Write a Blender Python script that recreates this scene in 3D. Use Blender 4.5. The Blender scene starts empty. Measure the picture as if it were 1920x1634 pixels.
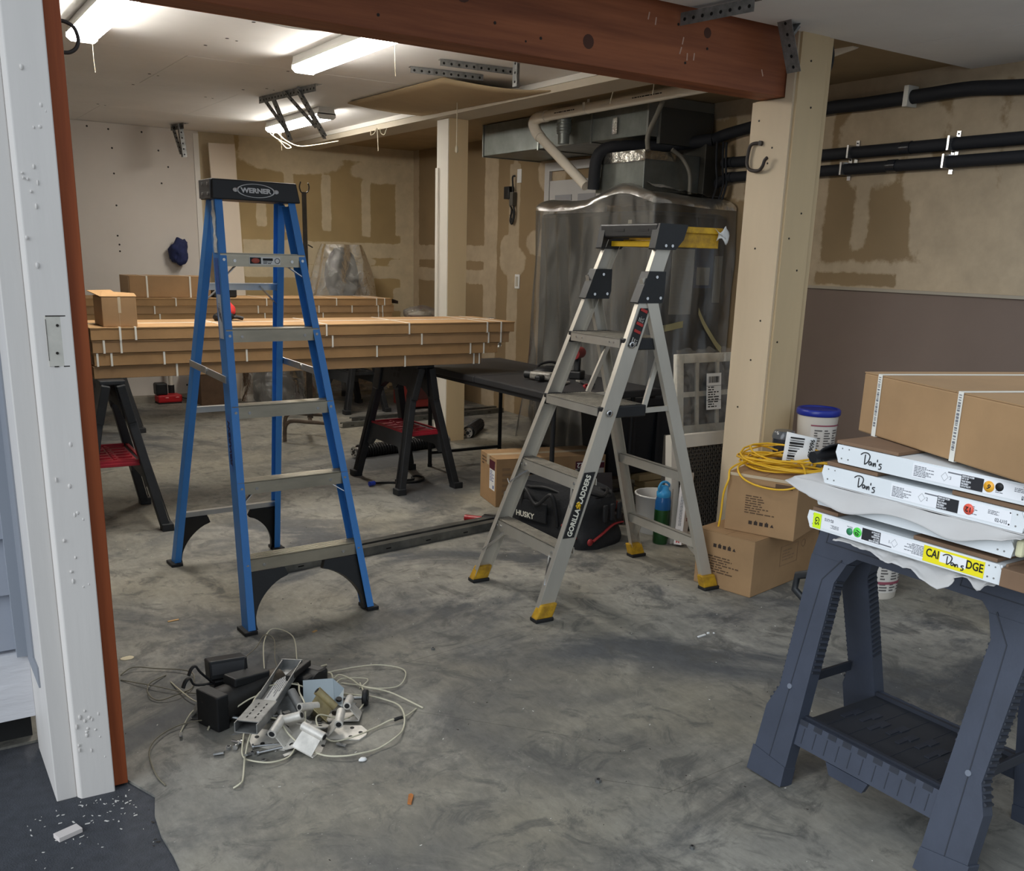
import bpy, math, random
from mathutils import Vector, Matrix, noise
S = bpy.context.scene
COL = S.collection
rnd = random.Random(7)

# ---------------------------------------------------------------- camera, sky, exposure
def setup_camera():
    f, ppy, W, Hh = 1786.87, 969.09, 1920.0, 1634.0
    pitch, roll, yaw = math.radians(15.294), math.radians(1.662), math.radians(33.364)
    fh = Vector((math.sin(yaw), math.cos(yaw), 0)); r = Vector((math.cos(yaw), -math.sin(yaw), 0)); up = Vector((0, 0, 1))
    fw = fh*math.cos(pitch) - up*math.sin(pitch); u = fh*math.sin(pitch) + up*math.cos(pitch)
    r2 = r*math.cos(roll) + u*math.sin(roll); u2 = -r*math.sin(roll) + u*math.cos(roll)
    cam = bpy.data.cameras.new('camera'); cam.sensor_fit = 'HORIZONTAL'; cam.sensor_width = 36.0
    cam.lens = f/W*36.0; cam.shift_y = (ppy - Hh/2)/W; cam.clip_start = 0.02
    ob = bpy.data.objects.new('camera', cam); COL.objects.link(ob)
    m = Matrix((r2, u2, -fw)).transposed().to_4x4(); m.translation = Vector((0, 0, 1.48))
    ob.matrix_world = m
    S.camera = ob
setup_camera()
S.view_settings.view_transform = 'Standard'; S.view_settings.look = 'None'
S.view_settings.gamma = 1.0; S.view_settings.use_curve_mapping = False
S.view_settings.exposure = 0.0
SKY = (0.80, 0.90, 1.0); SKY_POWER = 0.66
SUN_POWER = 2.6; TUBE_POWER = 54.0
wd = bpy.data.worlds.new('overcast_sky'); S.world = wd; wd.use_nodes = True
bg = wd.node_tree.nodes['Background']; bg.inputs[0].default_value = (*SKY, 1); bg.inputs[1].default_value = SKY_POWER
sl = bpy.data.lights.new('hazy_sun', 'SUN'); sl.energy = SUN_POWER; sl.angle = math.radians(60); sl.color = (0.86, 0.93, 1.0)
so = bpy.data.objects.new('hazy_sun', sl); COL.objects.link(so)
so.rotation_euler = Vector((0.90, 0.16, -0.40)).to_track_quat('-Z', 'Y').to_euler(); so.location = (-4, -2, 6)

# ---------------------------------------------------------------- materials
def lin(c):
    return tuple((x/255/12.92 if x/255 <= .04045 else ((x/255+.055)/1.055)**2.4) for x in c)
MATS = {}
def nd(t, ty, x=0, y=0, **kw):
    n = t.nodes.new(ty); n.location = (x, y)
    for k, v in kw.items(): setattr(n, k, v)
    return n
def mat(name, rgb, rough=.6, metal=0., var=0., scale=6., bump=0., bscale=None, stretch=(1, 1, 1), rgb2=None, coat=0., spec=.5, sub=0.):
    """plain procedural surface: base colour with soft noise variation, optional bump"""
    if name in MATS: return MATS[name]
    m = bpy.data.materials.new(name); m.use_nodes = True; t = m.node_tree; b = t.nodes['Principled BSDF']
    c = lin(rgb)
    b.inputs['Base Color'].default_value = (*c, 1); b.inputs['Roughness'].default_value = rough
    b.inputs['Metallic'].default_value = metal; b.inputs['Specular IOR Level'].default_value = spec
    if coat: b.inputs['Coat Weight'].default_value = coat
    if var or bump:
        tc = nd(t, 'ShaderNodeTexCoord', -900); mp = nd(t, 'ShaderNodeMapping', -720); mp.inputs['Scale'].default_value = stretch
        t.links.new(tc.outputs['Object'], mp.inputs[0])
        if var:
            n = nd(t, 'ShaderNodeTexNoise', -520); n.inputs['Scale'].default_value = scale; n.inputs['Detail'].default_value = 5; n.inputs['Roughness'].default_value = .62
            t.links.new(mp.outputs[0], n.inputs['Vector'])
            r = nd(t, 'ShaderNodeValToRGB', -320); c2 = lin(rgb2) if rgb2 else tuple(x*(1-var) for x in c)
            c1 = c if rgb2 else tuple(min(1, x*(1+var*.6)) for x in c)
            r.color_ramp.elements[0].position = .34; r.color_ramp.elements[1].position = .68
            r.color_ramp.elements[0].color = (*c2, 1); r.color_ramp.elements[1].color = (*c1, 1)
            t.links.new(n.outputs['Fac'], r.inputs[0]); t.links.new(r.outputs[0], b.inputs['Base Color'])
        if bump:
            n2 = nd(t, 'ShaderNodeTexNoise', -520, -260); n2.inputs['Scale'].default_value = bscale or scale*4; n2.inputs['Detail'].default_value = 4
            t.links.new(mp.outputs[0], n2.inputs['Vector'])
            bp = nd(t, 'ShaderNodeBump', -220, -260); bp.inputs['Strength'].default_value = bump; bp.inputs['Distance'].default_value = .01
            t.links.new(n2.outputs['Fac'], bp.inputs['Height']); t.links.new(bp.outputs[0], b.inputs['Normal'])
    MATS[name] = m; return m
def emit(name, rgb, power):
    m = bpy.data.materials.new(name); m.use_nodes = True; t = m.node_tree; t.nodes.clear()
    e = nd(t, 'ShaderNodeEmission'); e.inputs[0].default_value = (*rgb, 1); e.inputs[1].default_value = power
    o = nd(t, 'ShaderNodeOutputMaterial', 200); t.links.new(e.outputs[0], o.inputs[0]); return m
def film(name, tint, dens, gloss_rough=.18, wrinkle=14., haze=.12, st=(1,1,1)):
    """thin clear polythene: mostly transparent, a little milky, with wrinkled sheen"""
    m = bpy.data.materials.new(name); m.use_nodes = True; t = m.node_tree; t.nodes.clear()
    o = nd(t, 'ShaderNodeOutputMaterial', 700); tr = nd(t, 'ShaderNodeBsdfTransparent', 0, 100); tr.inputs[0].default_value = (*tint, 1)
    df = nd(t, 'ShaderNodeBsdfDiffuse', 0, -40); df.inputs[0].default_value = (.75, .74, .7, 1)
    gl = nd(t, 'ShaderNodeBsdfGlossy', 0, -200); gl.inputs['Roughness'].default_value = gloss_rough; gl.inputs[0].default_value = (.95, .95, .95, 1)
    tc = nd(t, 'ShaderNodeTexCoord', -900); n = nd(t, 'ShaderNodeTexNoise', -700); n.inputs['Scale'].default_value = wrinkle; n.inputs['Detail'].default_value = 6
    n.inputs['Distortion'].default_value = 1.2
    mp = nd(t, 'ShaderNodeMapping', -800); mp.inputs['Scale'].default_value = st; t.links.new(tc.outputs['Object'], mp.inputs[0]); t.links.new(mp.outputs[0], n.inputs['Vector'])
    bp = nd(t, 'ShaderNodeBump', -300, -250); bp.inputs['Strength'].default_value = .8; bp.inputs['Distance'].default_value = .02
    t.links.new(n.outputs['Fac'], bp.inputs['Height']); t.links.new(bp.outputs[0], gl.inputs['Normal'])
    rp = nd(t, 'ShaderNodeMapRange', -300, 150); rp.inputs[1].default_value = .35; rp.inputs[2].default_value = .75
    rp.inputs[3].default_value = haze*.4; rp.inputs[4].default_value = haze*1.8
    t.links.new(n.outputs['Fac'], rp.inputs[0])
    m1 = nd(t, 'ShaderNodeMixShader', 250, 60); t.links.new(rp.outputs[0], m1.inputs[0]); t.links.new(tr.outputs[0], m1.inputs[1]); t.links.new(df.outputs[0], m1.inputs[2])
    fr = nd(t, 'ShaderNodeFresnel', 150, 260); fr.inputs[0].default_value = 1.45; t.links.new(bp.outputs[0], fr.inputs['Normal'])
    mu = nd(t, 'ShaderNodeMath', 320, 260, operation='MULTIPLY'); mu.inputs[1].default_value = dens; t.links.new(fr.outputs[0], mu.inputs[0])
    m2 = nd(t, 'ShaderNodeMixShader', 480, 0); t.links.new(mu.outputs[0], m2.inputs[0]); t.links.new(m1.outputs[0], m2.inputs[1]); t.links.new(gl.outputs[0], m2.inputs[2])
    t.links.new(m2.outputs[0], o.inputs[0]); return m

# ---------------------------------------------------------------- mesh builder
class MB:
    def __init__(s): s.v = []; s.f = []; s.mi = []; s.sm = []
    def add(s, vs, fs, M=None, mi=0, smooth=False):
        o = len(s.v)
        for p in vs:
            p = Vector(p); s.v.append(tuple(M @ p) if M is not None else tuple(p))
        for f in fs:
            s.f.append([i+o for i in f]); s.mi.append(mi); s.sm.append(smooth)
        return s
    def box(s, lo, hi, M=None, mi=0):
        x0, y0, z0 = lo; x1, y1, z1 = hi
        return s.add([(x0,y0,z0),(x1,y0,z0),(x1,y1,z0),(x0,y1,z0),(x0,y0,z1),(x1,y0,z1),(x1,y1,z1),(x0,y1,z1)],
              [(0,3,2,1),(4,5,6,7),(0,1,5,4),(1,2,6,5),(2,3,7,6),(3,0,4,7)], M, mi)
    def cbox(s, c, d, M=None, mi=0):
        return s.box((c[0]-d[0]/2,c[1]-d[1]/2,c[2]-d[2]/2), (c[0]+d[0]/2,c[1]+d[1]/2,c[2]+d[2]/2), M, mi)
    def beam(s, p0, p1, w, d, side=(0,0,1), mi=0):
        """rectangular bar p0-p1; w measured along `side` (made perpendicular), d across it"""
        p0 = Vector(p0); p1 = Vector(p1); z = (p1-p0); L = z.length; z.normalize()
        x = Vector(side); x = (x - z*x.dot(z)).normalized(); y = z.cross(x)
        M = Matrix((x, y, z)).transposed().to_4x4(); M.translation = p0
        return s.box((-w/2,-d/2,0),(w/2,d/2,L), M, mi)
    def cyl(s, p0, p1, r0, r1=None, n=12, cap=True, mi=0, smooth=True):
        r1 = r0 if r1 is None else r1
        p0 = Vector(p0); p1 = Vector(p1); z = (p1-p0).normalized()
        x = z.orthogonal().normalized(); y = z.cross(x); vs = []
        for k in range(n):
            a = 2*math.pi*k/n; d = x*math.cos(a)+y*math.sin(a); vs += [p0+d*r0, p1+d*r1]
        s.add(vs, [(2*k, 2*((k+1) % n), 2*((k+1) % n)+1, 2*k+1) for k in range(n)], None, mi, smooth)
        if cap:
            s.add(vs[0::2], [tuple(reversed(range(n)))], None, mi); s.add(vs[1::2], [tuple(range(n))], None, mi)
        return s
    def tube(s, pts, r, n=8, closed=False, mi=0, flat=1.0):
        pts = [Vector(p) for p in pts]; N = len(pts); vs = []; nx = None
        for i, p in enumerate(pts):
            a = pts[(i-1) % N] if (closed or i > 0) else p; b = pts[(i+1) % N] if (closed or i < N-1) else p
            t = (b-a).normalized()
            if nx is None: nx = (Vector((0,0,1))-t*t.z) if abs(t.z) < .95 else t.orthogonal()
            nx = (nx-t*nx.dot(t)); nx = nx.normalized() if nx.length > 1e-6 else t.orthogonal().normalized()
            ny = t.cross(nx)
            rr = r[i] if isinstance(r, (list, tuple)) else r
            for k in range(n):
                an = 2*math.pi*k/n; vs.append(p+nx*math.cos(an)*rr*flat+ny*math.sin(an)*rr)
        fs = []
        for i in range(N if closed else N-1):
            j = (i+1) % N
            for k in range(n): fs.append((i*n+k, i*n+(k+1) % n, j*n+(k+1) % n, j*n+k))
        s.add(vs, fs, None, mi, True)
        if not closed:
            s.add(vs[:n], [tuple(reversed(range(n)))], None, mi); s.add(vs[-n:], [tuple(range(n))], None, mi)
        return s
    def prism(s, poly, z0, z1, M=None, mi=0, smooth=False):
        n = len(poly); a = sum(poly[i][0]*poly[(i+1) % n][1]-poly[(i+1) % n][0]*poly[i][1] for i in range(n))
        if a < 0: poly = poly[::-1]
        vs = [(x, y, z0) for x, y in poly]+[(x, y, z1) for x, y in poly]
        s.add(vs, [tuple(reversed(range(n))), tuple(range(n, 2*n))], M, mi)
        return s.add(vs, [(i, (i+1) % n, n+(i+1) % n, n+i) for i in range(n)], M, mi, smooth)
    def lathe(s, prof, n=24, M=None, mi=0, cap=True):
        vs = []
        for r, z in prof:
            for k in range(n): vs.append((r*math.cos(2*math.pi*k/n), r*math.sin(2*math.pi*k/n), z))
        fs = [(i*n+k, i*n+(k+1) % n, (i+1)*n+(k+1) % n, (i+1)*n+k) for i in range(len(prof)-1) for k in range(n)]
        s.add(vs, fs, M, mi, True)
        if cap:
            s.add(vs[:n], [tuple(reversed(range(n)))], M, mi); s.add(vs[-n:], [tuple(range(n))], M, mi)
        return s
    def sph(s, c, r, n=12, mi=0, M=None):
        r = (r, r, r) if not isinstance(r, tuple) else r; vs = []; m = n//2
        for i in range(m+1):
            th = math.pi*i/m
            for k in range(n): vs.append((c[0]+r[0]*math.sin(th)*math.cos(2*math.pi*k/n), c[1]+r[1]*math.sin(th)*math.sin(2*math.pi*k/n), c[2]-r[2]*math.cos(th)))
        return s.add(vs, [(i*n+k, i*n+(k+1) % n, (i+1)*n+(k+1) % n, (i+1)*n+k) for i in range(m) for k in range(n)], M, mi, True)
    def grid(s, nu, nv, fn, mi=0, smooth=True):
        vs = [fn(i/nu, j/nv) for j in range(nv+1) for i in range(nu+1)]
        return s.add(vs, [(j*(nu+1)+i, j*(nu+1)+i+1, (j+1)*(nu+1)+i+1, (j+1)*(nu+1)+i) for j in range(nv) for i in range(nu)], None, mi, smooth)
    def build(s, name, ms, parent=None, bevel=0., M=None, thick=0.):
        me = bpy.data.meshes.new(name); me.from_pydata(s.v, [], s.f); me.update()
        for m in (ms if isinstance(ms, (list, tuple)) else [ms]): me.materials.append(m)
        me.polygons.foreach_set('material_index', s.mi); me.polygons.foreach_set('use_smooth', s.sm)
        o = bpy.data.objects.new(name, me); COL.objects.link(o)
        if parent is not None: o.parent = parent
        if M is not None: o.matrix_basis = M
        if thick:
            so = o.modifiers.new('thickness', 'SOLIDIFY'); so.thickness = thick; so.offset = 0
        if bevel:
            b = o.modifiers.new('bevel', 'BEVEL'); b.width = bevel; b.segments = 2; b.limit_method = 'ANGLE'; b.angle_limit = math.radians(40)
        return o
def thing(name, label, cat, loc=(0,0,0), rz=0., group=None):
    o = bpy.data.objects.new(name, None); COL.objects.link(o); o.empty_display_size = .05
    o.location = loc; o.rotation_euler = (0, 0, rz); o['label'] = label; o['category'] = cat
    if group: o['group'] = group
    return o
def tag(o, label, cat, group=None):
    o['label'] = label; o['category'] = cat
    if group: o['group'] = group
    return o
def struct(o, label=None):
    o['kind'] = 'structure'
    if label: o['label'] = label
    return o
def dup(o, loc=None, rz=None, label=None, parent=None):
    c = o.copy(); COL.objects.link(c)
    if parent is not None: c.parent = parent
    if loc is not None: c.location = loc
    if rz is not None: c.rotation_euler = (0, 0, rz)
    if label: c['label'] = label
    for ch in list(o.children): dup(ch, parent=c)
    return c
def FR(o, x, y=None, z=None):
    """frame matrix from origin and axes"""
    x = Vector(x).normalized()
    if z is not None:
        z = Vector(z).normalized(); y = z.cross(x).normalized(); x = y.cross(z)
    else:
        y = Vector(y); y = (y-x*y.dot(x)).normalized(); z = x.cross(y)
    M = Matrix((x, y, z)).transposed().to_4x4(); M.translation = Vector(o); return M
def T(*p): return Matrix.Translation(Vector(p))
def RZ(a): return Matrix.Rotation(a, 4, 'Z')
def text(body, size, M, m, parent, name='lettering', bold=0., sx=1., ext=.0004, align='CENTER'):
    cu = bpy.data.curves.new('t', 'FONT'); cu.body = body; cu.size = size; cu.extrude = ext; cu.offset = bold
    cu.align_x = align; cu.align_y = 'CENTER'; cu.resolution_u = 3
    ob = bpy.data.objects.new('t', cu); me = bpy.data.meshes.new_from_object(ob)
    bpy.data.objects.remove(ob); bpy.data.curves.remove(cu)
    me.materials.clear(); me.materials.append(m); me.name = name
    if sx != 1.: me.transform(Matrix.Diagonal((sx, 1, 1, 1)))
    o = bpy.data.objects.new(name, me); COL.objects.link(o)
    if parent is not None: o.parent = parent
    o.matrix_basis = M; return o
def spline(pts, k=6, closed=False):
    P = [Vector(p) for p in pts]; n = len(P); out = []
    for i in range(n if closed else n-1):
        g = (lambda q: P[q % n]) if closed else (lambda q: P[min(max(q, 0), n-1)])
        a, b, c, d = g(i-1), g(i), g(i+1), g(i+2)
        for j in range(k):
            t = j/k; out.append(.5*((2*b)+(c-a)*t+(2*a-5*b+4*c-d)*t*t+(3*b-a-3*c+d)*t**3))
    if not closed: out.append(P[-1])
    return out
def greek(mb, w, h, rows, M, mi=0, fill=.8, seed=1, z=.0004):
    """tiny unreadable print: word-long dashes in rows on a w x h field centred at M"""
    r = random.Random(seed); ph = h/rows
    for i in range(rows):
        y = h/2-(i+.5)*ph; x = -w/2; end = w/2*(r.uniform(.3, 1.0)*2-1)*fill+w/2*(1-fill) if fill < 1 else w/2
        while x < end-.001:
            l = min(r.uniform(.25, 1.1)*ph*3, end-x); mb.box((x, y-ph*.24, 0), (x+l, y+ph*.24, z), M, mi); x += l+ph*.5
def code(mb, w, h, n, M, mi=0, z=.0004, seed=3):
    """bar code stripes"""
    r = random.Random(seed); x = -w/2
    while x < w/2-.001:
        l = min(r.choice((1, 1, 2, 3))*w/n*.5, w/2-x); mb.box((x, -h/2, 0), (x+l, h/2, z), M, mi); x += l+r.choice((1, 1, 2))*w/n*.5

CARD = mat('corrugated_cardboard', (166,130,88), .85, var=.14, scale=5, bump=.06, bscale=60)
CARD2 = mat('kraft_carton', (160,127,90), .85, var=.12, scale=4, bump=.05, bscale=50)
CARD_DARK = mat('cardboard_edge', (132,104,78), .9, var=.15, scale=20)
STRAP = mat('white_strapping', (225,222,212), .45)
INK = mat('black_ink', (22,22,24), .6)
BROWNINK = mat('carton_print', (88,66,46), .8)
WHITE = mat('white_label', (232,232,230), .55)
BLACK = mat('black_plastic', (24,25,27), .5, var=.2, scale=20, bump=.05, bscale=200)
SAWBLK = mat('sawhorse_plastic', (34,36,39), .55, var=.25, scale=15, bump=.04, bscale=120)
STEEL = mat('galvanised_steel', (150,152,152), .38, metal=.85, var=.25, scale=14)
ALU = mat('aluminium', (196,196,194), .34, metal=.85, var=.1, scale=9, stretch=(1,1,.3))
CHROME = mat('bright_rivet', (205,205,205), .25, metal=.9)
RED = mat('red_plastic', (150,24,34), .5, var=.15, scale=12)
DARKBOLT = mat('dark_screw', (45,40,36), .5, metal=.5)
import numpy as np
# ---------------------------------------------------------------- floor
def line_mask(t, pos, a, b, w, x0):
    """0..1 mask of a thin wobbling crack from a to b (floor plan metres)"""
    ax, ay = a; bx, by = b; L = math.hypot(bx-ax, by-ay); ux, uy = (bx-ax)/L, (by-ay)/L
    v1 = nd(t, 'ShaderNodeVectorMath', x0, -700, operation='SUBTRACT'); v1.inputs[1].default_value = (ax, ay, 0); t.links.new(pos, v1.inputs[0])
    d1 = nd(t, 'ShaderNodeVectorMath', x0+150, -700, operation='DOT_PRODUCT'); d1.inputs[1].default_value = (ux, uy, 0); t.links.new(v1.outputs[0], d1.inputs[0])
    d2 = nd(t, 'ShaderNodeVectorMath', x0+150, -850, operation='DOT_PRODUCT'); d2.inputs[1].default_value = (-uy, ux, 0); t.links.new(v1.outputs[0], d2.inputs[0])
    ab = nd(t, 'ShaderNodeMath', x0+300, -850, operation='ABSOLUTE'); t.links.new(d2.outputs['Value'], ab.inputs[0])
    m = nd(t, 'ShaderNodeMath', x0+450, -850, operation='LESS_THAN'); m.inputs[1].default_value = w; t.links.new(ab.outputs[0], m.inputs[0])
    c = nd(t, 'ShaderNodeMath', x0+300, -700, operation='COMPARE'); c.inputs[1].default_value = L/2; c.inputs[2].default_value = L/2; t.links.new(d1.outputs['Value'], c.inputs[0])
    o = nd(t, 'ShaderNodeMath', x0+600, -750, operation='MULTIPLY'); t.links.new(m.outputs[0], o.inputs[0]); t.links.new(c.outputs[0], o.inputs[1])
    return o.outputs[0]
def concrete():
    m = bpy.data.materials.new('stained_concrete'); m.use_nodes = True; t = m.node_tree; b = t.nodes['Principled BSDF']
    tc = nd(t, 'ShaderNodeTexCoord', -1600); pos = tc.outputs['Object']
    def nz(sc, det, rough, dist=0., st=(1,1,1), y=0):
        mp = nd(t, 'ShaderNodeMapping', -1400, y); mp.inputs['Scale'].default_value = st; mp.inputs['Location'].default_value = (y*.013, y*.007, 0); t.links.new(pos, mp.inputs[0])
        n = nd(t, 'ShaderNodeTexNoise', -1200, y); n.inputs['Scale'].default_value = sc; n.inputs['Detail'].default_value = det
        n.inputs['Roughness'].default_value = rough; n.inputs['Distortion'].default_value = dist; t.links.new(mp.outputs[0], n.inputs['Vector']); return n.outputs['Fac']
    def ramp(f, p0, p1, c0, c1, y=0):
        r = nd(t, 'ShaderNodeValToRGB', -950, y); e = r.color_ramp.elements; e[0].position = p0; e[1].position = p1
        e[0].color = (*c0, 1) if len(c0) == 3 else c0; e[1].color = (*c1, 1); t.links.new(f, r.inputs[0]); return r.outputs[0]
    def mix(a, bb, f, mode='MIX', y=0, x=-600):
        mx = nd(t, 'ShaderNodeMix', x, y, data_type='RGBA', blend_type=mode)
        if isinstance(f, float): mx.inputs[0].default_value = f
        else: t.links.new(f, mx.inputs[0])
        for s, i in ((a, 6), (bb, 7)):
            if isinstance(s, tuple): mx.inputs[i].default_value = (*s, 1)
            else: t.links.new(s, mx.inputs[i])
        return mx.outputs[2]
    base = ramp(nz(1.3, 9, .66, .4, y=0), .34, .66, lin((114,113,108)), lin((158,155,146)), 0)
    dark = ramp(nz(.85, 8, .7, .9, (1.0,1.3,1), y=-300), .47, .57, (0,0,0), (1,1,1), -300)
    base = mix(base, lin((84,86,88)), dark, y=-100)
    warm = ramp(nz(.55, 5, .6, .3, y=-600), .45, .62, (0,0,0), (.75,.75,.75), -600)
    base = mix(base, lin((143,137,121)), warm, y=-200, x=-450)
    fine = ramp(nz(26, 6, .75, .2, (1.0,.45,1), y=-900), .30, .72, (.74,.74,.75), (1.2,1.19,1.17), -900)
    base = mix(base, fine, 1.0, 'MULTIPLY', y=-100, x=-300)
    blot = ramp(nz(5.5, 7, .72, 1.2, y=-1200), .52, .63, (0,0,0), (.7,.7,.7), -1200)
    base = mix(base, lin((78,78,76)), blot, y=-200, x=-150)
    speck = ramp(nz(95, 2, .5, 0, y=-1500), .735, .76, (0,0,0), (.5,.5,.5), -1500)
    base = mix(base, lin((198,196,188)), speck, y=-300, x=0)
    acc = None
    for k, (a, c) in enumerate((((0.60,2.86),(2.02,3.02)), ((1.32,2.62),(1.74,2.14)), ((1.62,1.93),(1.80,1.74)), ((1.72,1.78),(2.06,1.80)), ((1.9,3.4),(2.9,2.7)))):
        lm = line_mask(t, pos, a, c, .0016, -1600+k*20)
        if acc is None: acc = lm
        else:
            ad = nd(t, 'ShaderNodeMath', -200, -700-k*60, operation='MAXIMUM'); t.links.new(acc, ad.inputs[0]); t.links.new(lm, ad.inputs[1]); acc = ad.outputs[0]
    fa = nd(t, 'ShaderNodeMath', -60, -700, operation='MULTIPLY'); t.links.new(acc, fa.inputs[0]); t.links.new(nz(9, 3, .6, y=-1700), fa.inputs[1])
    base = mix(base, lin((58,55,50)), fa.outputs[0], y=-300, x=150)
    t.links.new(base, b.inputs['Base Color'])
    rr = nd(t, 'ShaderNodeMapRange', 0, -500); rr.inputs[3].default_value = .42; rr.inputs[4].default_value = .75; t.links.new(nz(3.1, 6, .7, .5, y=-2000), rr.inputs[0]); t.links.new(rr.outputs[0], b.inputs['Roughness'])
    b.inputs['Specular IOR Level'].default_value = .38
    bp = nd(t, 'ShaderNodeBump', 0, -750); bp.inputs['Strength'].default_value = .12; bp.inputs['Distance'].default_value = .006
    t.links.new(nz(40, 6, .7, 0, y=-2300), bp.inputs['Height']); t.links.new(bp.outputs[0], b.inputs['Normal'])
    b.location = (400, 0); t.nodes['Material Output'].location = (700, 0)
    return m
CONC = concrete()
mb = MB()
edge = [(.43+.012*math.sin(k*2.1)+.008*math.sin(k*5.3), 2.60-k*.1) for k in range(0, 37)]
edge = [(.455-.006*k*0+rnd.uniform(-.006,.006)+ (0.03 if y > 2.45 else 0.0), y) for k, (x, y) in enumerate(edge)]
poly = [(-3.0, 9.98), (-3.0, 3.0), (.425, 3.0), (.435, 2.62)]+edge[1:]+[(6.2, -1.0), (6.2, 9.98)]
mb.prism(poly, -.12, 0.)
struct(mb.build('floor', CONC))
# asphalt apron outside, a few mm lower than the slab
ASPH = mat('asphalt', (72,74,80), .85, var=.25, scale=30, bump=.35, bscale=220, rgb2=(60,62,67))
mb = MB(); mb.box((-6, -6, -.13), (8, 3.4, -.008)); struct(mb.build('driveway', ASPH))

# ---------------------------------------------------------------- plasterboard walls with taped joints
def board_mat(name, tan, mud, white=None):
    m = bpy.data.materials.new(name); m.use_nodes = True; t = m.node_tree; b = t.nodes['Principled BSDF']; b.inputs['Roughness'].default_value = .85
    b.inputs['Specular IOR Level'].default_value = .25
    at = nd(t, 'ShaderNodeAttribute', -900, 0); at.attribute_name = 'mud'
    tc = nd(t, 'ShaderNodeTexCoord', -1300); n = nd(t, 'ShaderNodeTexNoise', -1100, -200); n.inputs['Scale'].default_value = 7; n.inputs['Detail'].default_value = 6; n.inputs['Roughness'].default_value = .65
    t.links.new(tc.outputs['Object'], n.inputs[0])
    s = nd(t, 'ShaderNodeMath', -900, -200, operation='MULTIPLY_ADD'); s.inputs[1].default_value = .9; s.inputs[2].default_value = -.45; t.links.new(n.outputs['Fac'], s.inputs[0])
    a = nd(t, 'ShaderNodeMath', -700, 0, operation='ADD'); t.links.new(at.outputs['Fac'], a.inputs[0]); t.links.new(s.outputs[0], a.inputs[1])
    mr = nd(t, 'ShaderNodeMapRange', -520, 0); mr.inputs[1].default_value = .36; mr.inputs[2].default_value = .58; mr.interpolation_type = 'SMOOTHSTEP'; t.links.new(a.outputs[0], mr.inputs[0])
    n2 = nd(t, 'ShaderNodeTexNoise', -1100, -500); n2.inputs['Scale'].default_value = 1.6; n2.inputs['Detail'].default_value = 5; t.links.new(tc.outputs['Object'], n2.inputs[0])
    r = nd(t, 'ShaderNodeValToRGB', -700, -400); r.color_ramp.elements[0].position = .35; r.color_ramp.elements[1].position = .68
    r.color_ramp.elements[0].color = (*lin(tuple(c*.90 for c in tan)), 1); r.color_ramp.elements[1].color = (*lin(tan), 1); t.links.new(n2.outputs['Fac'], r.inputs[0])
    r2 = nd(t, 'ShaderNodeValToRGB', -700, -700); r2.color_ramp.elements[0].position = .3; r2.color_ramp.elements[1].position = .7
    r2.color_ramp.elements[0].color = (*lin(tuple(c*.91 for c in mud)), 1); r2.color_ramp.elements[1].color = (*lin(mud), 1); t.links.new(n.outputs['Fac'], r2.inputs[0])
    mx = nd(t, 'ShaderNodeMix', -250, 0, data_type='RGBA'); t.links.new(mr.outputs[0], mx.inputs[0]); t.links.new(r.outputs[0], mx.inputs[6]); t.links.new(r2.outputs[0], mx.inputs[7])
    t.links.new(mx.outputs[2], b.inputs['Base Color']); return m
BOARD = board_mat('plasterboard_tan', (184,160,116), (214,198,166))
def mud_wall(name, o, u, v, W, Hh, shapes, m, step=.025, back=-1):
    """wall slab face as a fine grid; vertex attribute 'mud' holds where joint compound was trowelled"""
    nu, nv = int(W/step), int(Hh/step); o = Vector(o); u = Vector(u); v = Vector(v)
    uu, vv = np.meshgrid(np.linspace(0, W, nu+1), np.linspace(0, Hh, nv+1)); msk = np.zeros_like(uu)
    for sh in shapes:
        k, a = sh[0], sh[1:]
        if k == 'r':
            x0, x1, y0, y1, soft = a
            d = np.minimum(np.minimum(uu-x0, x1-uu), np.minimum(vv-y0, y1-vv)); msk = np.maximum(msk, np.clip(d/soft+.5, 0, 1))
        elif k == 'e':
            cx, cy, rx, ry = a[:4]; am = a[4] if len(a) > 4 else 1.
            d = 1-np.sqrt(((uu-cx)/rx)**2+((vv-cy)/ry)**2); msk = np.maximum(msk, am*np.clip(d*1.6+.5, 0, 1))
        elif k == 'x':
            x0, x1, y0, y1, soft = a
            d = np.minimum(np.minimum(uu-x0, x1-uu), np.minimum(vv-y0, y1-vv)); msk = np.minimum(msk, 1-np.clip(d/soft+.5, 0, 1))
    mb = MB(); P = [o+u*float(a)+v*float(b) for a, b in zip(uu.ravel(), vv.ravel())]
    mb.v = [tuple(p) for p in P]; w = nu+1
    mb.f = [[j*w+i, j*w+i+1, (j+1)*w+i+1, (j+1)*w+i] for j in range(nv) for i in range(nu)]; mb.mi = [0]*len(mb.f); mb.sm = [False]*len(mb.f)
    z0, z1 = (-.12, -.002) if back < 0 else (.002, .12); mb.box((0, 0, z0), (W, Hh, z1), FR(o, u, v))
    ob = mb.build(name, m); at = ob.data.attributes.new('mud', 'FLOAT', 'POINT')
    vals = np.zeros(len(ob.data.vertices), dtype=np.float32); vals[:msk.size] = msk.ravel(); at.data.foreach_set('value', vals)
    return struct(ob)
CZ = 2.545
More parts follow.
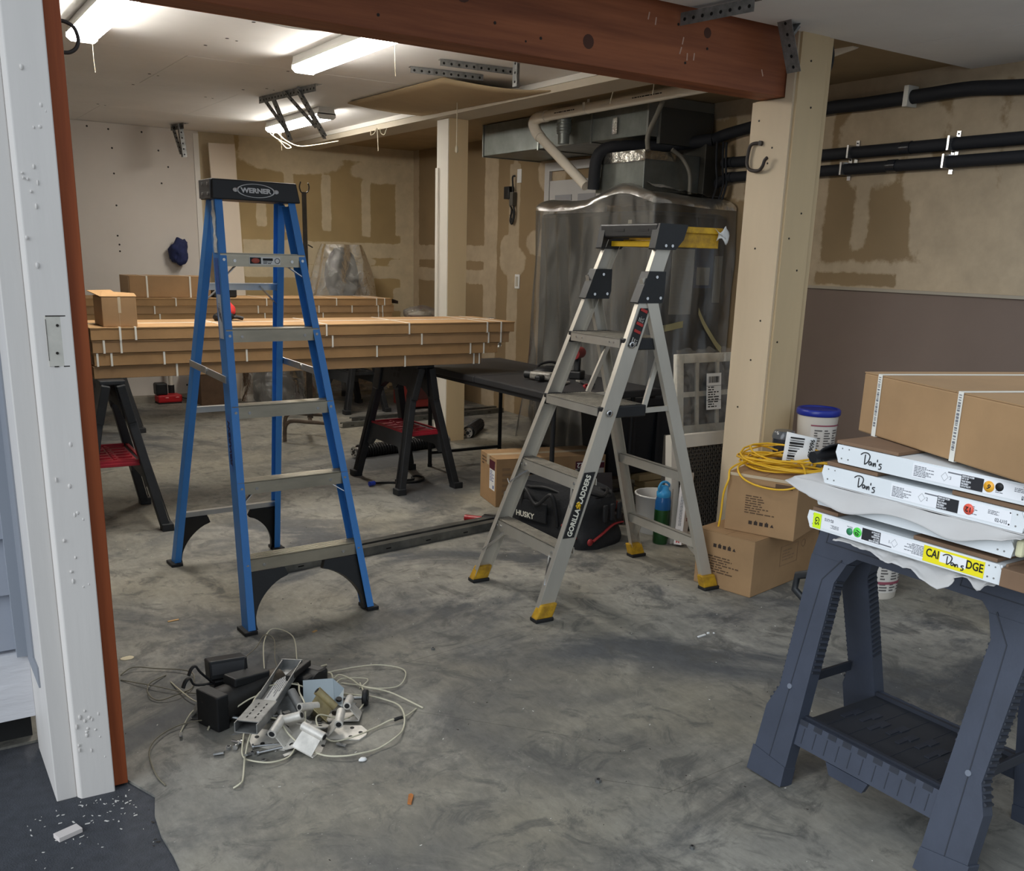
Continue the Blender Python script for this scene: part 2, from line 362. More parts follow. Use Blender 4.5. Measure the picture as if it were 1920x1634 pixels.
# back wall: X runs from u=0 at X=2.75 ; right wall: u=0 at Y=2.62
r = random.Random(3); sh = [('r', 0, .36, 0, 2.6, .05), ('r', .4, 2.3, 1.42, 1.57, .05), ('r', .4, 2.3, 1.2, 1.33, .05), ('r', .4, 2.4, 2.40, 2.56, .06), ('e', .95, 2.36, .55, .13), ('e', 1.95, 2.3, .4, .12, .8), ('r', 2.16, 2.34, 0, 2.6, .06)]
for sx, a, b in ((.9, 1.66, 2.22), (1.3, 1.68, 2.24), (1.75, 1.64, 2.2), (2.15, 1.66, 2.2), (.6, 1.7, 2.1), (2.12, .85, 1.1), (1.72, .9, 1.1)):
    sh.append(('r', sx-.05, sx+.05, a, b, .05))
    for k in range(4): sh.append(('e', sx+r.uniform(-.01, .01), a+.06+(b-a-.1)*k/3, .035, .03))
sh += [('e', 1.75, 1.375, .11, .045), ('e', 1.1, 1.38, .1, .04), ('e', 2.1, 1.37, .09, .04), ('x', .8, 1.0, 1.30, 1.345, .03)]
mud_wall('wall_back', (2.75, 9.85, 0), (1,0,0), (0,0,1), 2.40, 2.62, sh, BOARD)
sh = [('r', 5.48, 5.72, 0, 2.62, .05), ('r', 5.1, 5.28, 0, 2.3, .04), ('e', 5.2, 1.42, .22, .14), ('e', 5.28, 1.55, .14, .12), ('r', 5.6, 7.3, 1.42, 1.57, .05), ('r', 5.6, 7.3, 1.2, 1.33, .05), ('e', 4.75, 1.6, .22, .12), ('r', 7.1, 7.3, 0, 2.6, .06), ('e', 4.6, 2.2, .2, .2),
      # near bay
      ('r', -.1, 3.0, 2.44, 2.62, .16), ('r', .50, .80, 1.35, 2.5, .2), ('r', .26, .48, 1.25, 2.5, .16), ('e', .70, 1.78, .26, .34), ('e', .40, 1.62, .34, .22), ('e', 1.18, 2.26, .36, .17), ('e', 1.30, 2.18, .24, .26), ('r', .93, 1.05, 1.85, 2.45, .12),
      ('r', -.2, 1.78, 1.27, 1.50, .16), ('x', 1.02, 1.62, 1.36, 1.44, .06), ('e', .30, 1.58, .5, .24), ('r', 1.27, 1.38, 1.58, 2.1, .1), ('e', 1.3, 1.68, .045, .04), ('e', 1.33, 1.93, .045, .04), ('r', 1.60, 1.72, 1.5, 2.5, .1), ('e', .92, 1.82, .07, .3, .8), ('e', -.1, 2.1, .25, .5), ('r', 2.3, 2.42, 1.9, 2.5, .1), ('r', 2.4, 3.1, 2.0, 2.12, .12)]
for k in range(7): sh.append(('e', 5.19+.02*math.sin(k), .5+k*.3, .04, .035))
mud_wall('wall_right', (5.07, 2.62, 0), (0,1,0), (0,0,1), 7.35, 2.62, sh, board_mat('plasterboard_dimmed', (150,128,97), (184,166,140)), back=1)  # board and mud colours darkened: the weaker light on this wall is painted in
WALLW = mat('white_plasterboard', (214,207,199), .8, var=.05, scale=1.2, spec=.3)
mb = MB(); mb.box((-3.0, 9.80, 0.05), (2.745, 9.95, 2.5435)); wl = struct(mb.build('wall_back', WALLW)); 
mb = MB()
for x, z in ((1.76,2.50),(1.94,2.49),(2.23,2.49),(1.96,2.33),(2.37,2.34),(1.96,2.11),(2.38,2.05),(1.96,1.83),(2.45,2.2),(1.95,1.56),(1.96,1.48),(1.96,1.42),(1.96,1.18),(2.71,2.47),(2.71,2.27),(2.2,.16),(2.5,.14),(1.98,.3)):
    mb.cyl((x, 9.799, z), (x, 9.802, z), .009, n=8)
o = mb.build('screw_heads', DARKBOLT, wl); o['kind'] = 'stuff'
mb = MB(); mb.box((2.695, 9.79, .06), (2.745, 9.80, 2.52)); mb.build('corner_bead', mat('bead_white', (226,222,214), .6), wl)
mb = MB(); mb.box((-3.0, 9.66, 0), (5.07, 9.84, .055)); struct(mb.build('baseboard_back', mat('curb_concrete', (142,136,124), .85, var=.2, scale=9)))
mb = MB(); mb.box((-3.1, 2.7, 0), (-3.0, 9.95, 2.6)); struct(mb.build('wall_left', WALLW))
# ceiling: backing plus separate sheets with open joints
CEIL = mat('ceiling_white', (242,240,238), .85, var=.05, scale=1.5, spec=.25)
CEILT = mat('ceiling_tan', (164,143,112), .85, var=.14, scale=2.2, spec=.25)
mb = MB(); mb.box((-3.1, 2.40, CZ+.012), (5.2, 9.98, CZ+.15)); ce = struct(mb.build('ceiling', mat('ceiling_joint', (120,114,106), .9)))
r = random.Random(5)
cuts = [2.42, 3.35, 4.87, 6.09, 7.31, 8.67, 9.85]
for j in range(6):
    y0, y1 = cuts[j], cuts[j+1]
    xs = [-3.0, -.55 if j % 2 else .1, 1.67 if j % 2 else 2.35, 3.68 if j else 4.33]
    for i in range(3):
        mb = MB(); zz = CZ-(.028 if j == 0 else 0); mb.box((xs[i]+.0015, y0+.0015, zz+r.uniform(0, .0006)), (xs[i+1]-.0015, y1-.0015, CZ+.012)); mb.build('plasterboard_sheet', CEIL, ce)
mb = MB(); mb.box((4.332, 2.42, CZ-.028), (5.07, 3.348, CZ+.012)); mb.build('plasterboard_sheet', CEIL, ce)
mb = MB(); mb.box((3.685, 3.352, CZ+.004), (5.07, 9.85, CZ+.012)); mb.build('plasterboard_sheet', CEILT, ce)
mb = MB(); r = random.Random(8)
for (x, y) in ((1.71,5.46),(1.67,5.72),(1.64,6.88),(1.65,7.4),(1.64,8.6),(2.3,6.16),(2.31,7.07),(2.42,6.9),(1.7,5.0),(2.9,7.9),(2.2,7.6)):
    mb.cyl((x, y, CZ-.001), (x, y, CZ+.002), .010, n=8); 
    if r.random() < .5: mb.cyl((x+.06, y+.03, CZ-.001), (x+.06, y+.03, CZ+.002), .007, n=6)
o = mb.build('nail_heads', DARKBOLT, ce); o['kind'] = 'stuff'
# painted soffit beam over the middle post
SOF = mat('soffit_paint', (196,186,168), .75, var=.05, scale=3)
mb = MB(); mb.box((3.68, 3.60, 2.467), (3.93, 9.84, CZ+.003)); st = struct(mb.build('trim_1', SOF))
mb = MB(); mb.box((3.668, 3.60, 2.510), (3.68, 9.84, CZ-.001)); mb.build('trim_strip', mat('trim_white', (222,218,210), .7), st)
# middle post
POST = mat('post_paint', (203,180,142), .7, var=.07, scale=3, bump=.05, bscale=40, stretch=(1,1,.2))
mb = MB(); mb.box((3.764, 6.728, 0), (3.929, 6.91, 2.467)); po = struct(mb.build('trim_2', POST))
mb = MB(); mb.box((3.757, 6.732, .01), (3.7637, 6.905, 2.464)); mb.box((3.745, 6.872, .0), (3.7568, 6.908, 2.12)); mb.build('casing_board', mat('post_white', (224,218,206), .65, var=.04, scale=3), po)
# right-hand post built of two boards, notched for the timber beam
mb = MB(); mb.box((3.735, 3.352, 0), (3.96, 3.60, 2.243)); mb.box((3.735, 3.352, 2.243), (3.96, 3.405, CZ)); cp = struct(mb.build('trim_3', POST))
mb = MB(); mb.box((3.715, 3.352, .0), (3.7345, 3.602, 2.236)); mb.box((3.715, 3.352, 2.236), (3.7345, 3.40, CZ-.003)); mb.build('side_board', mat('post_side', (206,188,160), .7, var=.06, scale=4, bump=.05, bscale=40, stretch=(1,1,.2)), cp)
mb = MB(); mb.box((3.728, 3.338, 0), (3.915, 3.3515, CZ-.002)); mb.build('face_board', POST, cp)
mb = MB(); r = random.Random(2)
for k in range(10): mb.cyl((3.7145, r.uniform(3.40, 3.58), r.uniform(.7, 2.1)), (3.717, r.uniform(3.40, 3.58)*0+3.45+.01*k, .8+.13*k), .004, n=6)
mb = MB()
for (yy, zz) in ((3.47,1.95),(3.45,2.02),(3.5,1.55),(3.42,1.2),(3.55,2.15),(3.46,1.0),(3.52,.75)): mb.cyl((3.713, yy, zz), (3.716, yy, zz), .005, n=7)
for (xx, zz) in ((3.80,2.40),(3.77,1.6),(3.83,2.2),(3.85,1.45),(3.76,1.1),(3.84,1.72)): mb.cyl((xx, 3.336, zz), (xx, 3.339, zz), .005, n=7)
o = mb.build('nail_heads', DARKBOLT, cp); o['kind'] = 'stuff'
# timber beam
def wood(name, c1, c2, axis=0, sc=3.2):
    st = [16, 16, 16]; st[axis] = .8
    return mat(name, c1, .6, var=.5, scale=sc, stretch=tuple(x/4 for x in st), rgb2=c2, bump=.05, bscale=30, spec=.3)
BEAM = wood('fir_beam', (170,104,70), (122,70,48), 0, 4.)
mb = MB(); mb.box((-2.9, 3.41, 2.243), (3.733, 3.56, CZ)); bm_ = struct(mb.build('trim_4', BEAM, bevel=.004))
mb = MB(); r = random.Random(4)
for k in range(16):
    x = r.uniform(1.0, 3.6); z = r.uniform(2.27, 2.5); mb.cyl((x, 3.4085, z), (x, 3.411, z), r.choice((.004, .006)), n=7)
o = mb.build('nail_heads', DARKBOLT, bm_); o['kind'] = 'stuff'
mb = MB()
for x, z, a in ((3.05,2.36,.3),(3.06,2.40,.2),(3.09,2.34,.0),(3.56,2.33,-.4),(3.13,2.345,.1),(2.86,2.47,.2),(2.90,2.455,.1)):
    mb.cbox((0,0,0), (.006,.001,.03), T(x, 3.4095, z) @ Matrix.Rotation(a, 4, 'Y'))
o = mb.build('paint_chips', mat('paint_chip', (205,170,150), .8), bm_); o['kind'] = 'stuff'
mb = MB()
for x, z, ry in ((1.96,2.42,.035),(2.55,2.33,.028),(3.2,2.45,.022)): mb.lathe([(.004,-.0008),(ry*.5,-.0006),(ry,0)], 14, T(x, 3.4095, z) @ Matrix.Rotation(math.pi/2, 4, 'X'))
mb.build('knot', mat('beam_knot', (84,50,36), .7), bm_)
# header and outside walls round the opening (above and beside the view)
mb = MB(); mb.box((-3.1, 2.40, CZ+.013), (6.2, 2.55, 3.1)); struct(mb.build('wall_front', WALLW))
mb = MB(); mb.box((5.08, 2.40, 0), (6.2, 2.62, CZ)); struct(mb.build('wall_front', WALLW))
# ---------------------------------------------------------------- left jamb
JAMB = mat('jamb_white_paint', (226,220,214), .55, var=.05, scale=5, bump=.12, bscale=26, stretch=(1,1,.12))
ORANGE = wood('cedar_strip', (158,82,44), (128,62,32), 2, 5.)
mb = MB(); mb.prism([(.298,2.613),(.3065,2.597),(.394,2.592),(.394,2.70),(.298,2.70)], -.008, CZ); ja = struct(mb.build('trim_5', JAMB, bevel=.003))
mb = MB(); mb.box((.246, 2.612, -.008), (.298, 2.96, CZ)); mb.build('outer_board', JAMB, ja, bevel=.003)
mb = MB(); mb.box((.394, 2.606, 0), (.432, 2.70, CZ)); mb.build('cedar_strip', ORANGE, ja, bevel=.002)
PATCH = mat('jamb_patch', (208,203,192), .7, var=.08, scale=30)
mb = MB(); mb.box((.334, 2.5935, 1.186), (.390, 2.5955, 1.308)); mb.build('lock_patch', PATCH, ja)
mb = MB()
for x, z in ((.360,1.285),(.354,1.218)): mb.cyl((x, 2.592, z), (x, 2.597, z), .0035, n=8)
mb.box((.335,2.5928,1.3065),(.388,2.594,1.309)); mb.box((.345,2.5928,1.184),(.355,2.594,1.1865)); mb.box((.366,2.5928,1.184),(.386,2.594,1.1865)); mb.box((.388,2.5928,1.25),(.389,2.594,1.305)); mb.box((.334,2.5928,1.2),(.335,2.594,1.3))
o = mb.build('scratch_marks', DARKBOLT, ja); o['kind'] = 'stuff'
mb = MB(); r = random.Random(12)
for k in range(42):
    x = r.uniform(.31, .385); z = r.choice((r.uniform(.1,.3), r.uniform(.5,1.0), r.uniform(1.4,1.9))); mb.sph((x, 2.594, z), (r.uniform(.002,.005), .0022, r.uniform(.003,.009)), 7)
o = mb.build('paint_blisters', JAMB, ja); o['kind'] = 'stuff'
# lap siding left of the jamb
SID = mat('grey_siding', (168,172,182), .7, var=.06, scale=4, bump=.1, bscale=30, stretch=(.12,1,1))
mb = MB(); mb.box((-3.1, 2.97, .116), (.246, 3.1, 3.1)); sd = struct(mb.build('wall_front', SID))
for k in range(17):
    z0 = .33+k*.168
    mb = MB(); mb.add([(-3,2.945,z0),(.232,2.945,z0),(.232,2.968,z0+.185),(-3,2.968,z0+.185),(-3,2.97,z0),(.232,2.97,z0)], [(0,1,2,3),(0,4,5,1),(1,5,2)]); mb.build('siding_board', SID, sd)
mb = MB(); mb.box((.214, 2.925, .31), (.246, 2.972, 3.0)); mb.build('corner_trim', mat('corner_grey', (158,163,172), .7), sd)
mb = MB(); mb.box((-3.1, 3.04, -.01), (.24, 3.1, .114)); mb.build('dark_void_base', mat('void_shade', (34,34,34), .9), sd)  # recessed base, near-black to paint in the shaded void below the skirt
SK = mat('skirt_white', (224,223,226), .6, var=.05, scale=6, bump=.35, bscale=34, stretch=(.25,1,1.4))
mb = MB(); mb.box((-3, 2.935, .112), (.2455, 2.97, .318)); mb.build('skirt_board', SK, sd)
mb = MB(); mb.box((.2415, 2.70, .30), (.2458, 2.935, .36)); mb.box((.2415,2.78,.36),(.2458,2.935,2.3)); mb.build('flashing', mat('flashing_grey', (150,154,162), .6), sd)

# ---------------------------------------------------------------- brown sheet leaning on right wall
mb = MB(); mb.prism([(4.99,.0),(5.03,.0),(5.066,1.33),(5.05,1.345)], -4.40, -1.2, FR((0,0,0),(1,0,0),(0,0,1)))
o = mb.build('hardboard_sheet', mat('brown_hardboard', (112,96,86), .7, var=.06, scale=2, bump=.04, bscale=80))
tag(o, 'large brown hardboard sheet leaning along the right wall below the black pipes', 'panel')
mb = MB(); mb.box((5.035, 1.2, 1.335), (5.066, 4.40, 1.352)); mb.build('edge_strip', mat('strip_pale', (158,148,132), .7), o)
# ---------------------------------------------------------------- strip lights
TUBE = emit('lit_diffuser', (1.0, .955, .87), TUBE_POWER)
HOUS = mat('fixture_white', (206,204,198), .5)
CORD = mat('ivory_cord', (176,166,144), .5)
def strip_light(x, y0, y1, label, back=False):
    t = thing('strip_light', label, 'lamp', (x, (y0+y1)/2, CZ), 0, 'strip lights on the white ceiling')
    L = (y1-y0)/2
    P = [(-.062,0),(.062,0),(.066,-.030),(.073,-.0515),(-.073,-.0515),(-.066,-.030)]
    mb = MB(); mb.prism(P, -L, L, FR((0,0,0),(1,0,0),(0,0,1))); mb.build('housing', HOUS, t, bevel=.003)
    D = [(-.072,-.052),(.072,-.052),(.052,-.084),(-.052,-.084)]
    mb = MB(); mb.prism(D, -L+.012, L-.012, FR((0,0,0),(1,0,0),(0,0,1))); mb.build('diffuser', TUBE, t)
    for s in (-1, 1):
        mb = MB(); mb.prism([(-.074,-.044),(.074,-.044),(.075,-.070),(.054,-.088),(-.054,-.088),(-.075,-.070)], -.006, .006, FR((0,s*(L-.006),0),(1,0,0),(0,0,1))); mb.build('end_cap', HOUS, t)
    yy = L-.10 if not back else -L+.10
    mb = MB(); mb.tube([(.03,yy,-.078),(.03,yy,-.17),(.033,yy,-.235)], .0013, 5); mb.build('pull_cord', mat('string_dull', (150,140,120), .7), t)
    return t
strip_light(1.02, 4.30, 5.62, 'bright strip light partly hidden behind the cedar strip of the left jamb')
strip_light(2.215, 4.46, 5.68, 'bright strip light hanging just left of the timber beam, middle one of three', True)
l3 = strip_light(3.07, 7.42, 8.62, 'farthest strip light, low over the back with a coiled ivory cord at its end')
mb = MB(); mb.tube(spline([(-.02,.50,-.085),(-.06,.52,-.10),(-.01,.47,-.15),(.06,.42,-.19),(.08,.40,-.215),(.05,.43,-.22),(.02,.46,-.18),(-.04,.5,-.12),(.0,.52,-.09),(.05,.46,-.15),(.12,.36,-.2),(.2,.25,-.2),(.35,.0,-.17)], 5), .0045, 6); mb.build('power_cord', CORD, l3)
# cable stapled along ceiling
mb = MB(); mb.tube(spline([(1.0,4.7,CZ-.004),(1.296,4.78,CZ-.008),(1.467,4.86,CZ-.012),(1.708,4.91,CZ-.008),(1.9,4.92,CZ-.012),(2.087,4.84,CZ-.006),(2.25,4.7,CZ-.006)], 6), .006, 6)
o = mb.build('ceiling_cable', mat('grey_cable', (150,146,140), .6)); tag(o, 'grey cable sagging across the white ceiling between two strip lights', 'cable')
for px, lab in (((2.45,4.32),'thin white wire loop poking from ceiling beside the middle strip light'),):
    mb = MB(); mb.tube(spline([(px[0],px[1],CZ-.002),(px[0]+.05,px[1]+.02,CZ-.05),(px[0]+.10,px[1]+.02,CZ-.06),(px[0]+.13,px[1],CZ-.03),(px[0]+.12,px[1],CZ-.002)], 5), .003, 5); tag(mb.build('wire_loop', CORD), lab, 'wire')
def drop_cord(x, y, z0, z1, label, bob=False, lean=0.):
    t = thing('pull_string', label, 'string', (x, y, z0))
    mb = MB(); mb.tube([(0,0,0),(lean*.5,0,(z1-z0)*.5),(lean,0,z1-z0)], .0028, 5); mb.build('string', CORD, t)
    if bob: mb = MB(); mb.lathe([(.003,.01),(.009,0),(.011,-.03),(.004,-.04)], 10, T(lean,0,z1-z0)); mb.build('bob', CORD, t)
drop_cord(3.50, 6.15, CZ-.04, 2.20, 'ivory pull string with a bob hanging by the middle post', True)
drop_cord(3.95, 4.98, CZ, 2.40, 'short loose wire end, left of two between soffit and pipe', False, -.04)
drop_cord(3.95, 4.62, CZ, 2.41, 'short loose wire end, right of two between soffit and pipe', False, -.01)
t = thing('wire_tuft', 'small curled ivory wire tuft under the soffit left of the middle post', 'wire', (3.66, 7.75, 2.467))
mb = MB(); mb.tube(spline([(-.01,.12,0),(-.02,.1,-.04),(-.02,.03,-.03),(-.01,.0,0),(0,-.0,-.17)], 5), .004, 5); mb.tube(spline([(0,-.03,0),(0,-.06,-.04),(0,-.12,-.05),(0,-.16,-.01)], 5), .004, 5); mb.build('wire', CORD, t)

# ---------------------------------------------------------------- perforated steel hangers
GALV = mat('perforated_steel', (136,136,134), .5, metal=.4, var=.35, scale=25)
HOLE = mat('hole_dark', (18,17,16), .9)
def angle_iron(p0, p1, side, w=.034, parent=None, name='angle_bar', holes=True, mb=None):
    own = mb is None; mb = mb or MB()
    p0 = Vector(p0); p1 = Vector(p1); z = (p1-p0).normalized(); x = Vector(side); x = (x-z*x.dot(z)).normalized(); y = z.cross(x); L = (p1-p0).length
    M = FR(p0, x, y)
    mb.box((0,-.0012,0),(w,.0012,L), M); mb.box((-.0012,0,0),(.0012,w,L), M)
    if holes:
        n = max(2, int(L/.045))
        for k in range(n):
            zz = (k+.5)*L/n
            mb.cyl(M @ Vector((w*.55,-.0019,zz)), M @ Vector((w*.55,.0019,zz)), .0075, n=8, mi=1); mb.cyl(M @ Vector((-.0019,w*.55,zz)), M @ Vector((.0019,w*.55,zz)), .0075, n=8, mi=1)
    if own: return mb.build(name, [GALV, HOLE], parent)
t = thing('ceiling_hanger', 'perforated steel hanger with two drop legs in front of the farthest strip light', 'bracket', (0,0,0))
angle_iron((2.50,7.30,CZ-.002), (2.60,6.46,CZ-.002), (0,0,-1), .045, t, 'top_rail')
angle_iron((2.52,7.12,CZ-.02), (2.62,7.05,2.235), (1,.2,0), .04, t, 'leg')
angle_iron((2.53,6.66,CZ-.02), (2.75,6.72,2.235), (1,.2,0), .04, t, 'leg')
angle_iron((2.50,7.24,CZ-.02), (2.60,7.06,2.30), (1,0,.2), .028, t, 'brace'); angle_iron((2.52,6.86,CZ-.02), (2.70,6.74,2.30), (1,0,.2), .028, t, 'brace')
t = thing('ceiling_hanger', 'single perforated steel drop bracket at the top of the white back wall', 'bracket', (0,0,0))
angle_iron((2.42,9.50,CZ-.002), (2.47,9.25,CZ-.002), (0,0,-1), .05, t, 'top_rail'); angle_iron((2.43,9.32,CZ-.01), (2.45,9.3,2.255), (1,0,0), .05, t, 'leg'); angle_iron((2.41,9.45,CZ-.02), (2.44,9.32,2.28), (1,0,0), .03, t, 'brace')
t = thing('track_strap', 'perforated steel strip flat on the ceiling, nearer one of two', 'bracket', (0,0,0)); angle_iron((2.828,5.17,CZ-.003), (3.30,5.13,CZ-.003), (0,0,-1), .034, t, 'angle_bar')
angle_iron((3.20,4.985,2.56), (3.20,4.985,2.415), (1,0,0), .045, t, 'drop_strap')
t = thing('track_strap', 'perforated steel strip flat on the ceiling, farther one of two', 'bracket', (0,0,0)); angle_iron((2.80,5.48,CZ-.003), (3.265,5.42,CZ-.003), (0,0,-1), .034, t, 'angle_bar')
t = thing('beam_hanger', 'perforated steel hanger strapped to the timber beam end at the right post', 'bracket', (0,0,0))
angle_iron((3.488,3.30,2.57), (3.605,3.30,2.318), (1,0,.3), .080, t, 'leg'); angle_iron((3.66,3.28,2.60), (3.555,3.29,2.47), (1,0,.3), .045, t, 'brace'); angle_iron((3.02,3.39,2.500), (3.085,3.03,2.503), (0,0,-1), .05, t, 'rail')
mb = MB(); mb.cyl((3.548,3.297,2.475),(3.548,3.285,2.475),.012,n=6); mb.build('bolt', CHROME, t)

# ---------------------------------------------------------------- hardboard flap hanging off the ceiling
mb = MB(); A, B, C, D = (3.07,7.02,2.543), (3.10,5.62,2.543), (3.80,5.22,2.50), (3.66,6.98,2.51)
mb.grid(10, 10, lambda u, v: tuple((Vector(A)*(1-u)+Vector(D)*u)*(1-v)+(Vector(B)*(1-u)+Vector(C)*u)*v-Vector((0,0,.012+.03*math.sin(math.pi*u)*(.35+v*.6)))))
tag(mb.build('hardboard_flap', mat('flap_tan', (178,156,122), .8, var=.08, scale=2), thick=.008), 'thin tan sheet sagging from the white ceiling left of the soffit', 'board')
# ---------------------------------------------------------------- coat hooks
HOOK = mat('hook_brown', (52,44,40), .6)
t = thing('utility_hook', 'dark double bent hook screwed to the right post', 'hook', (3.712, 3.52, 1.96))
mb = MB(); mb.tube(spline([(-.0,.0,.085),(-.012,.03,.086),(-.014,.055,.078),(-.014,.066,.05),(-.014,.07,.0),(-.014,.055,-.03),(-.016,.02,-.042),(-.02,-.02,-.042),(-.03,-.05,-.025),(-.03,-.06,.0),(-.03,-.075,.012)], 5), .0085, 8); mb.build('hook_rod', HOOK, t)
mb = MB(); mb.cyl((-.012,0,.085),(.003,0,.085),.012,n=10); mb.build('base_plate', HOOK, t)
t = thing('utility_hook', 'dark curved hook on the inner side of the left jamb below a strip light', 'hook', (.433, 2.66, 1.95))
mb = MB(); mb.tube(spline([(-.002,0,.034),(.015,0,.034),(.034,0,.024),(.042,0,.0),(.036,0,-.02),(.02,0,-.032),(.0,0,-.034)], 5), .0045, 8); mb.build('hook_rod', HOOK, t)
t = thing('utility_hook', 'black round hook on the far side of the right post top', 'hook', (3.935, 3.37, 2.43))
mb = MB(); mb.tube(spline([(.0,0,.07),(.03,0,.06),(.045,0,.02),(.04,0,-.03),(.02,0,-.06),(.0,0,-.065)], 5), .011, 8); mb.build('hook_rod', INK, t)

# ---------------------------------------------------------------- ducts
DUCT = mat('duct_sheet_metal', (124,128,124), .45, metal=.65, var=.25, scale=5, bump=.05, bscale=9)
FOIL = mat('foil_tape', (200,198,190), .22, metal=.95, bump=.5, bscale=30)
t = thing('supply_duct', 'long galvanised sheet metal duct under the tan ceiling above the wrapped furnace', 'duct', (4.48, 5.28, 2.294))
ys = [0, .62, 1.30, 2.13]
for k in range(3):
    mb = MB(); mb.box((0, ys[k]+.001, 0), (.585, ys[k+1]-.001, CZ-2.294-.005)); mb.build('duct_section', DUCT, t, bevel=.004)
for k in (0, 1, 2, 3):
    mb = MB(); y = ys[k]; mb.box((-.008, y-.009, -.008), (.588, y+.009, CZ-2.296)); mb.build('flange', mat('duct_flange', (150,153,150), .4, metal=.85), t)
mb = MB(); mb.box((.08,-.035,-.05),(.56,-.003,.18)); mb.build('end_panel', mat('duct_dark', (84,84,80), .5, metal=.6), t)
mb = MB(); mb.box((-.012,.32,.03),(-.006,.37,.14)); mb.build('foil_patch', FOIL, t)
mb = MB(); mb.cyl((-.12,.80,.20),(-.12,.80,.06),.052,n=16); [mb.lathe([(.052,0),(.058,.004),(.052,.008)],16,T(-.12,.80,.075+k*.02)) for k in range(5)]; mb.cyl((-.12,.80,.06),(-.12,.80,-.01),.043,n=16); mb.build('flexible_connector', DUCT, t)
t = thing('plenum_box', 'small shiny foil-taped sheet metal plenum standing on the wrapped furnace', 'duct', (4.40, 5.20, 1.93))
mb = MB(); mb.box((0,0,0),(.50,.52,.25)); mb.build('box', DUCT, t, bevel=.004)
mb = MB(); r = random.Random(6); mb.grid(14, 4, lambda u, v: (-.006-.012*noise.noise(Vector((u*9,v*4,3)))-.004, .54*u-.01, .19+.07*v)); mb.grid(14, 3, lambda u, v: (-.01+.28*u, -.006-.012*abs(noise.noise(Vector((u*9,v*4,9)))), .20+.055*v)); mb.build('foil_tape', FOIL, t)
t = thing('furnace_cupboard', 'dark boxy furnace housing above the wrapped equipment at the right wall', 'furnace', (4.92, 5.05, 1.9)); mb = MB(); mb.box((-.02,.1,0),(.14,.95,.36)); mb.build('casing', mat('furnace_dark', (58,56,50), .6, metal=.3), t, bevel=.005)

# ---------------------------------------------------------------- pipes
PVC = mat('white_pvc', (236,228,212), .35, var=.05, scale=6)
t = thing('vent_pipe', 'white plastic vent pipe slung under the tan ceiling, elbowing down to the furnace', 'pipe', (4.30, 0, 0))
mb = MB(); mb.cyl((0,6.32,2.482),(0,4.12,2.492),.036,n=18); mb.cyl((0,4.125,2.492),(0,3.50,2.575),.036,n=18); mb.build('straight_run', PVC, t)
mb = MB(); mb.tube(spline([(0,6.22,2.4825),(0,6.33,2.481),(0,6.39,2.45),(.005,6.36,2.39),(.01,6.31,2.345)], 5), .042, 16); mb.build('elbow', PVC, t)
mb = MB(); mb.cyl((.008,6.33,2.36),(.06,5.78,1.98),.036,n=18); mb.build('sloping_run', PVC, t)
mb = MB()
for y, z in ((6.26,2.482),(3.86,2.527)): mb = MB(); mb.cyl((0,y,z),(0,y+.012,z),.040,n=18); mb.build('coupling_ring', mat('pipe_ring', (120,112,120), .5), t)
mb = MB(); Mt = FR((-.0368,4.95,2.49),(0,-1,0),(0,0,1)); greek(mb, .5, .014, 1, Mt, seed=4); greek(mb, .35, .014, 1, FR((-.0368,5.9,2.485),(0,-1,0),(0,0,1)), seed=9)
o = mb.build('pipe_print', INK, t); o['kind'] = 'stuff'
for y in (5.72, 4.30): mb = MB(); mb.beam((0.0,y,CZ),(-.0,y,2.50),.026,.002,(0,1,0)); mb.tube([(math.cos(a)*.038, y, 2.486+math.sin(a)*.038) for a in [k*math.pi/8 for k in range(16)]], .002, 4, True); mb.box((-.04,y-.013,2.47),(-.037,y+.013,2.52)); mb.build('strap_hanger', STRAP, t)
FOAM = mat('black_pipe_foam', (26,28,34), .75, bump=.1, bscale=50)
def wall_pipe(pts, r, label, clips, name='insulated_pipe', taped=()):
    t = thing(name, label, 'pipe', (0,0,0)); mb = MB(); mb.tube(spline(pts, 6), r, 14); mb.build('foam_sleeve', FOAM, t)
    for y, z in clips:
        mb = MB(); mb.box((5.07-2*r-.03,y-.006,z-r-.002),(5.069,y+.006,z+r+.004)); mb.box((5.0605,y-.012,z+r),(5.0695,y+.012,z+r+.035)); mb.box((5.0605,y-.012,z-r-.03),(5.0695,y+.012,z-r)); mb.build('pipe_clip', CHROME, t)
        mb = MB(); mb.cyl((5.055,y,z+r+.02),(5.0575,y,z+r+.02),.004,n=6); mb.build('clip_screw', INK, t)
    for y, z in taped: mb = MB(); mb.tube([(5.07-r-.012,y,z),(5.07-r-.012,y+.06,z)], r+.002, 14); mb.build('tape_band', mat('glossy_black_tape', (44,46,50), .2), t)
    return t
X0 = 5.07-.036-.006
wall_pipe([(X0,2.3,2.137),(X0,3.2,2.138),(X0,4.29,2.138),(X0,4.9,2.142),(X0,5.10,2.142)], .034, 'middle black insulated pipe clipped along the right wall, upper of the straight pair', [(4.02,2.138),(3.36,2.138)], taped=((3.62,2.138),(5.0,2.142)))
wall_pipe([(X0,2.3,2.048),(X0,3.2,2.046),(X0,4.29,2.044),(X0,4.95,2.046),(X0,5.06,2.04),(X0,5.2,1.985),(X0,5.3,1.9)], .033, 'lowest black insulated pipe on the right wall, bending down behind the wrapped furnace', [(4.06,2.045),(3.38,2.047)], taped=((3.7,2.046),(5.0,2.045)))
wall_pipe([(X0,2.3,2.40),(X0,2.9,2.38),(X0,3.3,2.41),(X0,3.6,2.408),(X0,4.0,2.405),(X0,4.3,2.405),(X0,5.0,2.34),(4.95,5.15,2.29)], .038, 'topmost wavy black insulated hose strapped high on the right wall', [])
